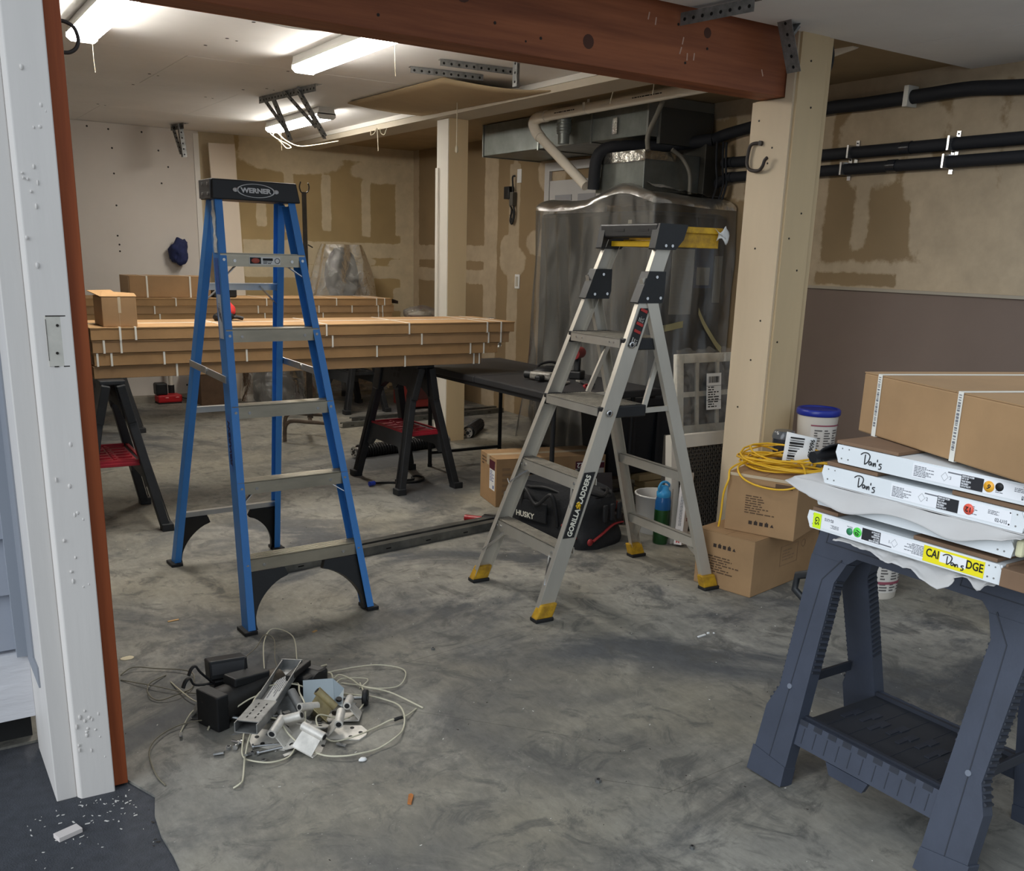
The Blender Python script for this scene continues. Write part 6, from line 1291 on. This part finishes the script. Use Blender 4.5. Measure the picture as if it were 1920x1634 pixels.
mb = MB(); mb.cyl((2.835,7.28,1.52),(2.87,7.27,1.50),.005,n=8); mb.build('pin', DPOLE, t); mb = MB(); mb.cyl((2.7985,7.285,1.12),(2.7965,7.285,1.12),.008,n=10); mb.build('pin_head', WHITE, t)
TRK = mat('galvanised_track', (120,121,118), .4, metal=.8, var=.3, scale=12)
def track(a, b, label, grp, w=.055, h=.045):
    t = thing('door_track', label, 'track', (a[0],a[1],0), math.atan2(b[1]-a[1], b[0]-a[0]), grp); L = math.hypot(b[0]-a[0], b[1]-a[1])
    P = [(0,0),(w,0),(w,.004),(.004,.004),(.004,h-.004),(w*.8,h-.004),(w*.8,h-.012),(w*.8+.003,h-.012),(w*.8+.003,h),(0,h)]
    mb = MB(); mb.prism(P, 0, L, FR((0,0,0),(0,1,0),(0,0,1))); mb.build('channel', TRK, t)
    mb = MB()
    for k in range(max(3,int(L/.25))): x = .08+k*.25; mb.box((x,-.0006,.016),(min(x+.03,L),.0002,.022))
    o = mb.build('slots', HOLE, t); o['kind'] = 'stuff'; return t
g = 'galvanised door tracks lying on the floor'
track((1.45,4.155),(2.83,4.345),'long steel door track on the floor by the blue ladder, nearer of the pair',g)
track((1.62,4.255),(2.86,4.425),'long steel door track on the floor by the blue ladder, farther of the pair',g)
track((3.24,7.62),(5.0,7.80),'long steel door track on the floor behind the middle post, nearer of the pair',g)
track((3.42,7.84),(5.0,7.93),'long steel door track on the floor behind the middle post, farther of the pair',g)
def spring(a, b, label, r=.043, n=34):
    t = thing('torsion_spring', label, 'spring', (0,0,0)); a = Vector(a); b = Vector(b); d = (b-a); L = d.length; d.normalize(); x = d.orthogonal().normalized(); y = d.cross(x)
    N = n*10; mb = MB(); mb.tube([a+d*(L*k/N)+(x*math.cos(2*math.pi*k/10)+y*math.sin(2*math.pi*k/10))*r for k in range(N+1)], L/n*.48, 5); mb.build('coil', mat('spring_black', (22,22,24), .4, metal=.3), t)
    for e, s in ((a,-1),(b,1)):
        mb = MB(); mb.cyl(e-d*s*.02, e+d*s*.03, r*.9, r*.75, n=16); mb.cyl(e+d*s*.03, e+d*s*.045, r*.95, r*.95, n=16); cn = mb.build('winding_cone', CHROME, t)
        mb = MB(); mb.cyl(e+d*s*.046, e+d*s*.048, r*.35, n=12); mb.build('cone_bore', INK, cn)
        mb = MB()
        for k in range(4): an = k*math.pi/2; c = e+d*s*.0455+(x*math.cos(an)+y*math.sin(an))*r*.65; mb.cyl(c, c+d*s*.003, .006, n=8)
        o = mb.build('cone_bolts', INK, cn); o['kind'] = 'stuff'
spring((2.86,6.44,.046),(3.64,6.56,.046),'long black torsion spring with silver cones on the floor behind the red-tray sawhorse')
spring((4.02,6.80,.046),(4.30,7.1,.046),'black torsion spring lying on the floor just right of the middle post',n=14)
t = thing('hose_lead', 'thin black lead with a blue end on the floor under the sawhorse', 'cable', (0,0,0)); mb = MB(); mb.tube(spline([(2.58,5.575,.018),(2.66,5.60,.008),(2.74,5.57,.008),(2.84,5.53,.008),(2.93,5.56,.008),(2.965,5.62,.01),(2.94,5.67,.012),(2.90,5.655,.01),(2.89,5.61,.008),(2.84,5.6,.008),(2.76,5.63,.008)],6),.0075,7); mb.build('lead', INK, t); mb = MB(); mb.cyl((2.545,5.57,.018),(2.585,5.576,.018),.016,n=10); mb.build('blue_end', mat('end_blue', (40,64,170), .4), t)
# ---------------------------------------------------------------- wrapped things along the back wall, red chest
t = thing('wrapped_chair', 'grey padded chair back under clear plastic against the back wall', 'chair', (4.02,9.35,0))
mb = MB(); lump(mb,(0,.06,1.24),(.19,.08,.28),.02,6); mb.build('backrest', mat('chair_grey', (72,72,74), .8), t); mb = MB(); mb.box((-.25,-.15,.40),(.25,.25,.95)); mb.build('seat_base', mat('chair_dark', (50,48,46), .8), t, bevel=.05); mb = MB(); mb.cyl((0,.05,0),(0,.05,.42),.03,n=10); mb.build('column', INK, t)
def chairfilm(u, v):
    a = 2*math.pi*u; k = .20+.34*v**.8; n = .05*noise.noise(Vector((math.cos(a)*2,math.sin(a)*2,v*3)))+.03*math.sin(a*9+v*4)*v
    return ((k+n)*math.cos(a)*1.05, min((.12+.20*v+n)*math.sin(a)+.03, .40), 1.545-1.44*v)
mb = MB(); mb.grid(70, 26, chairfilm); mb.add([chairfilm(i/30,0) for i in range(30)],[tuple(range(30))]); mb.build('plastic_cover', film('chair_film', (.92,.90,.86), .95, .15, 9, .22), t)
t = thing('wrapped_bundle', 'low bundle under clear plastic on the floor beneath the rear cartons', 'bundle', (3.25,9.2,0)); mb = MB(); mb.box((-.22,-.1,0),(.22,.2,.62)); mb.build('bundle', mat('bundle_grey', (92,90,88), .8), t, bevel=.04)
mb = MB(); mb.grid(60,14,lambda u,v:((.26+.12*v+.04*noise.noise(Vector((u*14,v*3,2))))*math.cos(2*math.pi*u),.05+(.2+.12*v+.04*noise.noise(Vector((u*14,v*3,6))))*math.sin(2*math.pi*u),.70-.66*v)); mb.build('plastic_cover', MATS.get('x') or bpy.data.materials['chair_film'], t)
t = thing('red_tool_chest', 'red tool chest behind the front carton stack, left of the middle post', 'tool chest', (4.22,8.30,0)); mb = MB(); mb.box((0,0,.02),(.50,.34,.86)); mb.build('chest_body', mat('chest_red', (124,40,36), .5), t, bevel=.01)
mb = MB(); mb.box((.16,-.006,.80),(.36,0,.85)); [mb.box((.17+k*.02,-.008,.80),(.175+k*.02,-.005,.85)) for k in range(10)]; mb.build('wire_guard', mat('guard_grey', (120,112,104), .5), t); mb = MB(); mb.box((.02,-.008,.1),(.48,0,.4)); mb.build('drawer_front', mat('chest_dark', (70,34,32), .5), t)
t = thing('plastic_bag', 'crumpled clear plastic bag heaped on the red tool chest', 'plastic bag', (4.46,8.46,.865)); mb = MB(); lump(mb,(0,0,.05),(.20,.13,.075),.035,9); mb.v = [(x,y,max(.0,z)) for x,y,z in mb.v]; mb.build('bag', FILM, t); mb = MB(); lump(mb,(-.02,0,.035),(.13,.08,.035),.02,11); mb.v = [(x,y,max(.0,z)) for x,y,z in mb.v]; mb.build('contents', mat('bag_contents', (168,160,146), .8), t)
mb = MB(); mb.box((2.50,9.3,0),(2.74,9.6,.50)); o = mb.build('wood_crate', mat('crate_brown', (104,80,60), .8, var=.2, scale=10)); tag(o, 'brown box on the floor at foot of the back wall, behind the blue ladder', 'box'); mb = MB(); mb.box((2.495,9.295,.30),(2.745,9.305,.33)); mb.build('white_strap', STRAP, o)
# ---------------------------------------------------------------- scrap hardware pile on the floor
CAB_W = mat('pale_cable', (206,200,176), .5); CAB_D = mat('dull_cable', (120,114,96), .6)
W = {
 'W1': ([(1.373,2.595),(1.317,2.738),(1.26,2.833),(1.249,2.9),(1.225,2.954),(1.2,2.952),(1.202,2.977),(1.192,3.019),(1.194,3.052),(1.227,3.08)], .0038, 1, 'pale lift cable ending farthest right of the scrap pile'),
 'W2': ([(1.067,2.943),(1.148,2.982),(1.21,3.004),(1.303,2.994),(1.384,2.965),(1.45,2.911),(1.426,2.83),(1.375,2.783),(1.311,2.781),(1.279,2.808),(1.257,2.851),(1.213,2.91)], .0030, 1, 'thin pale cable looping back right of the scrap pile'),
 'W3': ([(1.179,2.831),(1.248,2.74),(1.286,2.699),(1.304,2.639),(1.285,2.56),(1.248,2.494),(1.198,2.442),(1.124,2.416),(1.055,2.407),(1.01,2.418),(0.964,2.458),(0.927,2.522),(0.901,2.584),(0.884,2.637),(0.844,2.671),(0.814,2.656),(0.786,2.624),(0.761,2.577),(0.75,2.547),(0.714,2.451),(0.697,2.421),(0.677,2.422)], .0036, 1, 'pale cable in a wide loop across the front of the scrap pile'),
 'W4': ([(1.124,2.839),(1.019,2.815),(0.972,2.833),(0.919,2.828),(0.857,2.769),(0.805,2.698),(0.767,2.622),(0.754,2.574),(0.763,2.529),(0.809,2.492),(0.867,2.501),(0.908,2.544)], .0034, 1, 'pale cable hooking round the front left of the scrap pile'),
 'W5': ([(0.562,3.354),(0.61,3.374),(0.684,3.334),(0.755,3.276),(0.779,3.216),(0.751,3.125),(0.693,3.079),(0.629,3.078),(0.608,3.134),(0.63,3.216),(0.699,3.277)], .0028, 0, 'dull cable loop left of the scrap pile near the jamb'),
 'W5b': ([(0.554,3.313),(0.638,3.182),(0.71,3.102),(0.782,3.049)], .0026, 0, 'dull straight cable running from the jamb to the scrap pile'),
 'W6': ([(0.757,2.816),(0.687,2.856),(0.616,2.854),(0.549,2.797),(0.515,2.714),(0.508,2.602),(0.518,2.532)], .0028, 0, 'dull cable curving down left of the pile to the slab corner'),
 'W7': ([(0.712,2.798),(0.788,2.906),(0.867,2.997)], .0040, 1, 'short thick pale cable leaning over the left of the scrap pile'),
 'W8': ([(0.634,2.825),(0.702,2.93),(0.782,2.973)], .0028, 1, 'short thin pale cable end pointing left from the scrap pile'),
 'W9': ([(1.27,2.878),(1.215,2.717),(1.117,2.641),(1.021,2.633),(0.996,2.587),(1.017,2.535),(1.087,2.51),(1.176,2.544),(1.231,2.554),(1.287,2.556),(1.351,2.603)], .0034, 1, 'pale cable with a black splice crossing right of the scrap pile'),
 'W10': ([(0.70,3.21),(0.71,3.074),(0.734,3.0),(0.782,3.01)], .0030, 1, 'short pale cable at the back left of the scrap pile'),
 'W11': ([(0.903,2.795),(0.847,2.784),(0.785,2.798),(.72,2.83)], .0034, 1, 'pale cable lying across the dark motor in the scrap pile'),
 'W12': ([(.80,3.05),(.93,3.17),(1.02,3.25),(1.08,3.33),(1.10,3.28),(1.06,3.16),(1.05,3.08)], .0026, 0, 'dull thin cable arching behind the scrap pile'),
 'W13': ([(1.0,3.1),(1.06,3.28),(1.13,3.38),(1.18,3.30),(1.15,3.18)], .0030, 1, 'pale thin cable loop standing up behind the scrap pile'),
 'W14': ([(1.02,2.95),(1.03,2.85),(1.0,2.75),(.99,2.68),(.96,2.60),(.93,2.54)], .0036, 1, 'pale cable running front to back over the middle of the pile'),
 'W15': ([(1.08,2.80),(1.16,2.86),(1.22,2.93),(1.30,2.88),(1.25,2.84)], .0028, 1, 'thin pale cable round the roller wheel, right of the pile'),
}
r = random.Random(40)
def hp(x, y):   # rough pile height under a cable
    d = ((x-.93)/.20)**2+((y-2.77)/.24)**2; return .085*max(0., 1-d)
for k, (pts, rad, pale, lab) in W.items():
    P = []
    for i, (x, y) in enumerate(pts):
        lift = .012*abs(math.sin(i*1.3)) if 0 < i < len(pts)-1 else 0
        if k in ('W13','W12'): lift += .05*math.sin(math.pi*i/(len(pts)-1))
        P.append((x, y, rad+hp(x, y)+lift))
    mb = MB(); mb.tube(spline(P, 6), rad*.8, 6); o = mb.build('lift_cable', CAB_W if pale else CAB_D); tag(o, lab, 'cable', 'old lift cables round the scrap pile')
    if k == 'W9': mb = MB(); mb.tube([(1.245,2.553,.012),(1.262,2.553,.014),(1.275,2.5545,.013)],.006,7); mb.build('splice_tape', INK, o)
PZ = mat('zinc_plate', (216,211,202), .45, metal=.2, var=.25, scale=18); PGAL = mat('dull_zinc', (150,150,148), .42, metal=.6, var=.3, scale=16); MOT = mat('motor_dark', (46,44,42), .5, metal=.25, var=.4, scale=14)
# opener motor
t = thing('opener_motor', 'dark oily motor unit at the left of the scrap pile', 'motor', (.835,2.86,0), .35)
mb = MB(); mb.cyl((-.085,0,.062),(.10,0,.062),.058,n=22); mb.build('motor_can', MOT, t, bevel=.004); mb = MB(); mb.cyl((.10,0,.062),(.165,0,.062),.052,.045,n=20); mb.build('rusty_end', mat('motor_brown', (82,72,60), .5, metal=.3, var=.4, scale=20), t)
mb = MB(); mb.box((-.125,-.055,.0),(-.08,.055,.12)); mb.build('end_plate', BLACK, t, bevel=.005); mb = MB(); mb.box((-.05,-.03,.11),(.09,.035,.14),Matrix.Rotation(.12,4,'Y')); mb.build('terminal_cover', BLACK, t, bevel=.005); mb = MB(); mb.tube([(.05,.03,.13),(.055,.03,.175)],.003,5); mb.build('spike', INK, t)
# black control box with clips
t = thing('control_box', 'black plastic box with hooked clips on top of the scrap pile, back left', 'box', (.835,2.99,.03), -.1)
mb = MB(); MB_ = Matrix.Rotation(-.25,4,'X'); mb.box((-.06,-.05,.05),(.065,.05,.115),MB_); mb.box((-.05,-.04,.0),(.05,.06,.06)); mb.build('case', BLACK, t, bevel=.005); mb = MB(); mb.box((-.052,-.052,.068),(.055,-.0495,.105),MB_); mb.build('face', mat('case_grey', (58,58,60), .5), t)
for dx, dz in ((-.10,.10),(-.12,.06)): mb = MB(); mb.tube(spline([(-.05,-.03,.05),(dx+.01,-.04,dz),(dx-.005,-.04,dz+.025),(dx-.02,-.045,dz+.02),(dx-.03,-.05,dz)],5),.008,6,flat=.5); mb.build('clip', INK, t)
# long label-bearing channel
t = thing('steel_channel', 'long grey steel channel with a printed label lying diagonally across the scrap pile', 'channel', (0,0,0))
a = Vector((1.046,2.943,.085)); b = Vector((.872,2.70,.088)); c = Vector((.772,2.585,.030)); ax = (b-a).normalized(); sd = Vector((-ax.y,ax.x,0))*-1
def chan(a, b, w, h, m, nm):
    M = FR(a, (b-a).cross(Vector((0,0,1))), z=(b-a)); L = (b-a).length
    P = [(-w/2,h),(-w/2,0),(w/2,0),(w/2,h),(w/2-.003,h),(w/2-.003,.003),(-w/2+.003,.003),(-w/2+.003,h)]
    M = FR(a, (b-a), None, Vector((0,0,1))) ; Q = Matrix(((0,0,1,0),(1,0,0,0),(0,1,0,0),(0,0,0,1)))
    mb = MB(); mb.prism(P, 0, L, M @ Q); return mb.build(nm, m, t), M, L
ch, M, L = chan(a, b, .068, .030, PGAL, 'upper_channel'); ch2, M2, L2 = chan(b+Vector((0,0,-.01)), c, .072, .032, PGAL, 'lower_channel')
mb = MB(); mb.box((.045,-.022,.0035),(L-.01,.022,.0045),M); lb = mb.build('printed_label', mat('label_silver', (206,206,204), .4), t); mb = MB(); greek(mb, L-.09, .036, 6, M @ T(L/2+.02,0,.0048), seed=14); o = mb.build('label_print', GREYI, lb); o['kind'] = 'stuff'
mb = MB(); mb.box((-.004,-.036,.0),(.0,.036,.032),M); mb.build('end_lip', PGAL, t); mb = MB(); mb.box((0,-.034,.030),(L2*.9,.034,.033),M2); mb.build('cover_strip', PGAL, t)
mb = MB()
for k in range(10): mb.cbox((.03+.022*(k//2),(.014 if k%2 else -.012),.0333),(.010,.004,.0008),M2)
o = mb.build('slots', HOLE, t); o['kind'] = 'stuff'
# rollers
def roller(label, loc, rz, L=.10, R=.027):
    t = thing('door_roller', label, 'roller', loc, rz, None); mb = MB(); mb.lathe([(R*.35,-.008),(R*.55,-.010),(R*.6,-.006),(R*.8,-.008),(R,-.008),(R*1.03,0),(R,.008),(R*.8,.008),(R*.6,.006),(R*.35,.008)], 22, FR((0,0,R),(0,0,1),(0,1,0))); mb.build('wheel', INK, t); mb = MB(); mb.cyl((-.011,0,R),(-.008,0,R),R*.45,n=14); mb.cyl((.008,0,R),(.011,0,R),R*.45,n=14); mb.build('hub', mat('hub_grey', (70,68,66), .4), t); mb = MB(); mb.cyl((.008,0,R),(L,0,R*.7),.006,n=10); mb.build('stem', STEEL, t)
roller('black roller wheel with steel stem at the right of the scrap pile', (1.218,2.718,0), 2.55); roller('black ribbed roller wheel at the front left of the scrap pile', (.775,2.81,0), -.7, .09, .030)
# second motor and brackets
t = thing('gear_box', 'black angular gear case with a grey lever at the back right of the scrap pile', 'motor', (1.085,2.90,0), .5)
mb = MB(); mb.box((-.06,-.045,0),(.06,.045,.085)); mb.build('case', BLACK, t, bevel=.012); mb = MB(); mb.beam((-.11,-.01,.10),(.02,.01,.105),.022,.02,(0,0,1)); mb.build('lever', MOT, t, bevel=.003); mb = MB(); mb.cyl((.0,-.05,.05),(.0,.05,.05),.04,n=16); mb.build('drum', INK, t)
t = thing('bracket_plate', 'bluish bent steel bracket leaning on the gear case in the scrap pile', 'bracket', (1.075,2.775,.02), -.35)
mb = MB(); mb.add([(-.05,-.03,.01),(.05,-.03,.01),(.05,.04,.065),(-.05,.04,.065),(.05,-.03,.008),(.075,-.05,.0),(.085,.03,.03),(.05,.04,.063)],[(0,1,2,3),(4,5,6,7)]); mb.build('plate', mat('bluish_steel', (176,188,194), .35, metal=.5), t, thick=.003)
mb = MB(); mb.cyl((.065,-.02,.012),(.066,-.022,.02),.010,n=12); mb.build('hole', INK, t)
def hinge(label, loc, rz, tilt=0., sc=1., m=PZ):
    t = thing('roller_hinge', label, 'hinge', loc, rz, 'white zinc roller hinges in the scrap pile'); t.rotation_euler = (tilt, tilt*.4, rz); t.scale = (sc,)*3
    mb = MB(); mb.prism([(-.045,-.035),(.045,-.035),(.062,-.012),(.062,.012),(.045,.035),(-.045,.035)], 0, .003); b = mb.build('base_plate', m, t)
    mb = MB(); mb.add([(-.045,-.03,.003),(-.045,.03,.003),(-.012,.028,.045),(-.012,-.028,.045)],[(0,1,2,3)]); mb.build('bent_leaf', m, t, thick=.003)
    mb = MB(); mb.cyl((-.012,-.034,.048),(-.012,.034,.048),.012,n=14); k = mb.build('knuckle', m, t)
    mb = MB(); mb.cyl((-.012,-.0355,.048),(-.012,.0355,.048),.0075,n=12); mb.build('bore', INK, k)
    mb = MB()
    for x, y in ((.045,0),(.02,.022),(.02,-.022)): mb.cyl((x,y,.0031),(x,y,.0036),.006,n=10)
    o = mb.build('holes', INK, b); o['kind'] = 'stuff'; return t
hinge('white zinc roller hinge at the right front of the scrap pile', (1.075,2.565,.004), -.5, .08, 1.15)
hinge('white zinc roller hinge at the very front of the scrap pile, standing on edge', (.955,2.535,.006), .6, .25, 1.2)
hinge('rust-stained zinc hinge under the lower end of the steel channel', (.865,2.625,.006), 2.4, -.15, 1.2)
hinge('white zinc roller hinge in the middle of the scrap pile below the gear case', (.985,2.63,.03), -1.2, -.3, 1.1)
hinge('dull zinc hinge with dark holes in the pile beside the steel channel', (.975,2.745,.02), .2, .5, 1.25, PGAL)
hinge('yellowed zinc hinge plate near the middle of the scrap pile', (1.02,2.69,.035), 1.5, .9, 1.2, mat('yellow_zinc', (172,158,118), .4, metal=.5, var=.3, scale=18))
hinge('small dull hinge at the back of pile between the two motors', (1.01,2.95,.01), .9, .4, 1.1, PGAL)
hinge('small dull hinge at the left edge of the pile near the motor', (.745,2.915,.004), -.4, .1, 1.05, PGAL)
def bolt(label, loc, rz, L=.05, m=CHROME):
    t = thing('carriage_bolt', label, 'bolt', loc, rz, 'loose bolts in front of the scrap pile'); mb = MB(); mb.cyl((0,0,.008),(L,0,.006),.0042,n=8); mb.build('shank', m, t); mb = MB(); mb.cyl((-.006,0,.009),(0,0,.009),.009,n=6); mb.build('head', m, t)
for i, (x, y, a, L, lab) in enumerate(((.752,2.640,.9,.05,'short shiny bolt at the far left front of the pile'),(.80,2.615,-.25,.10,'long shiny bolt just in front of the pile'),(.80,2.572,-.02,.09,'long dull bolt at the front of the pile, nearer of the two long ones'),(.775,2.66,2.2,.035,'stubby bolt left of the pile front'),(1.10,2.70,.5,.06,'dark bolt between the roller wheel and the hinges'))): bolt(lab, (x,y,0), a, L, CHROME if i != 4 else MOT)
def nut(label, x, y, m=CHROME, R=.0085):
    t = thing('hex_nut', label, 'nut', (x,y,0), .4); mb = MB(); mb.cyl((0,0,0),(0,0,.009),R,n=6,smooth=False); mb.build('body', m, t); mb = MB(); mb.cyl((0,0,.0091),(0,0,.0096),R*.5,n=10); mb.build('bore', INK, t)
nut('small nut left of the long bolts at the pile front', .735,2.655); nut('small nut among the long bolts at the pile front', .785,2.585); nut('small nut lying alone just before the pile front', .80,2.525); nut('small nut beside the front hinges of the pile', 1.09,2.64); nut('small nut at the right side of the pile below the bracket', 1.125,2.70)
nut('single nut on the bare floor right of the blue ladder', 1.64,3.02, STEEL); nut('single nut on bare floor near the front centre', 1.60,1.93, STEEL, .010); nut('single pale nut at the bottom edge of the floor', 1.61,1.545, STEEL, .007)
hinge('white zinc hinge half buried at the right of the steel channel', (.93,2.60,.02), -2.2, .35, 1.15)
hinge('white zinc hinge lying flat behind the roller wheel side of the pile', (1.12,2.66,.004), 2.6, .12, 1.1)
r = random.Random(91); mb = MB()
for k in range(46):
    x = .93+r.gauss(0,.10); y = 2.74+r.gauss(0,.11); M = T(x,y,.004+.05*r.random()*max(0,1-((x-.93)/.2)**2-((y-2.74)/.22)**2)) @ Matrix.Rotation(r.uniform(-.5,.5),4,'X') @ RZ(r.uniform(0,6)); mb.cbox((0,0,.003),(r.uniform(.01,.05),r.uniform(.008,.02),r.uniform(.002,.006)),M)
o = mb.build('metal_scraps', PGAL); o['kind'] = 'stuff'; tag(o, 'small metal offcuts and clips heaped through the scrap pile', 'scrap')
# ---------------------------------------------------------------- small debris
mb = MB(); mb.box((-.031,-.016,0),(.031,.016,.013)); o = mb.build('wood_offcut', mat('offcut_pale', (226,216,210), .7), bevel=.001); o.location = (.247,2.432,-.0075); o.rotation_euler = (0,0,.32); tag(o, 'small white wood offcut lying on the dark asphalt by the jamb', 'offcut')
mb = MB(); mb.prism([(-.024,-.006),(.018,-.007),(.026,0),(.02,.007),(-.022,.005)], 0, .006); o = mb.build('wood_chip', mat('chip_orange', (186,116,58), .8, var=.3, scale=40)); o.location = (1.082,2.12,.0005); o.rotation_euler = (0,0,.98); tag(o, 'small orange wood chip on the bare floor in front', 'wood chip')
for x, y, a, L, lab in ((.855,3.795,.1,.045,'small pale wood splinter on the floor left of the blue ladder'),(1.312,3.41,.5,.022,'tiny splinter on the floor by the blue ladder foot')):
    mb = MB(); mb.box((-L/2,-.005,0),(L/2,.005,.003)); o = mb.build('splinter', mat('splinter_wood', (206,166,112), .8)); o.location = (x,y,.0005); o.rotation_euler = (0,0,a); tag(o, lab, 'splinter')
mb = MB(); lump(mb,(0,0,.004),(.014,.010,.006),.005,60,10); mb.v = [(x,y,max(0,z)) for x,y,z in mb.v]; o = mb.build('white_crumb', WHITE); o.location = (1.056,2.384,.0002); tag(o, 'white crumb of filler on the floor right of the scrap pile front', 'crumb')
mb = MB(); lump(mb,(0,0,.0),(.026,.020,.003),.004,40,12); mb.v = [(x,y,max(0,z)) for x,y,z in mb.v]; o = mb.build('cream_washer', mat('cream_disc', (212,200,170), .7)); o.location = (.614,3.50,.0005); tag(o, 'cream round scrap on the floor against the cedar strip', 'scrap')
mb = MB(); mb.box((0,0,0),(.045,.008,.004),RZ(.1)); mb.box((.06,.01,0),(.07,.016,.006)); mb.box((.085,.0,0),(.09,.006,.004)); o = mb.build('paper_curl', WHITE); o.location = (2.64,2.60,.0003); o['label'] = 'white shavings on the floor left of the foreground sawhorse'; o['category'] = 'shavings'
r = random.Random(77); mb = MB()
def flake(x, y, z, s):
    a = r.uniform(0, 3.14); M = T(x,y,z) @ RZ(a); mb.prism([(-s,-s*.3),(s*.8,-s*.35),(s,s*.2),(-s*.6,s*.4)], 0, .0012, M)
for k in range(70): x = r.uniform(.16,.44); y = 2.58-abs(r.gauss(0,.13)); flake(x, min(2.585,y), -.0078, r.uniform(.0015,.0045)*(1.6 if r.random()<.12 else 1))
for k in range(14): flake(r.uniform(.1,.42), r.uniform(1.7,2.5), -.0078, r.uniform(.002,.007))
o = mb.build('paint_flakes', mat('flake_white', (222,218,212), .7)); o['kind'] = 'stuff'; tag(o, 'white paint flakes scattered on the asphalt before the jamb', 'paint flakes')
mb = MB()
for k in range(130): flake(r.uniform(.5,3.6), r.uniform(1.2,5.2), .0002, r.uniform(.0012,.0045))
for k in range(20): flake(.95+r.gauss(0,.2), 2.6+r.gauss(0,.2), .0002, r.uniform(.0015,.005))
o = mb.build('floor_specks', mat('speck_white', (206,202,194), .7)); o['kind'] = 'stuff'; tag(o, 'pale specks of plaster scattered over the concrete floor', 'debris')
mb = MB()
for k in range(90): flake(r.uniform(.45,3.6), r.uniform(1.4,5.5), .0002, r.uniform(.0012,.004))
for k in range(60): flake(.475+r.gauss(0,.02), r.uniform(1.3,2.7), -.006, r.uniform(.002,.006))
o = mb.build('dark_grit', mat('grit_dark', (52,46,40), .9)); o['kind'] = 'stuff'; tag(o, 'dark grit scattered on the floor and along the slab edge', 'debris')
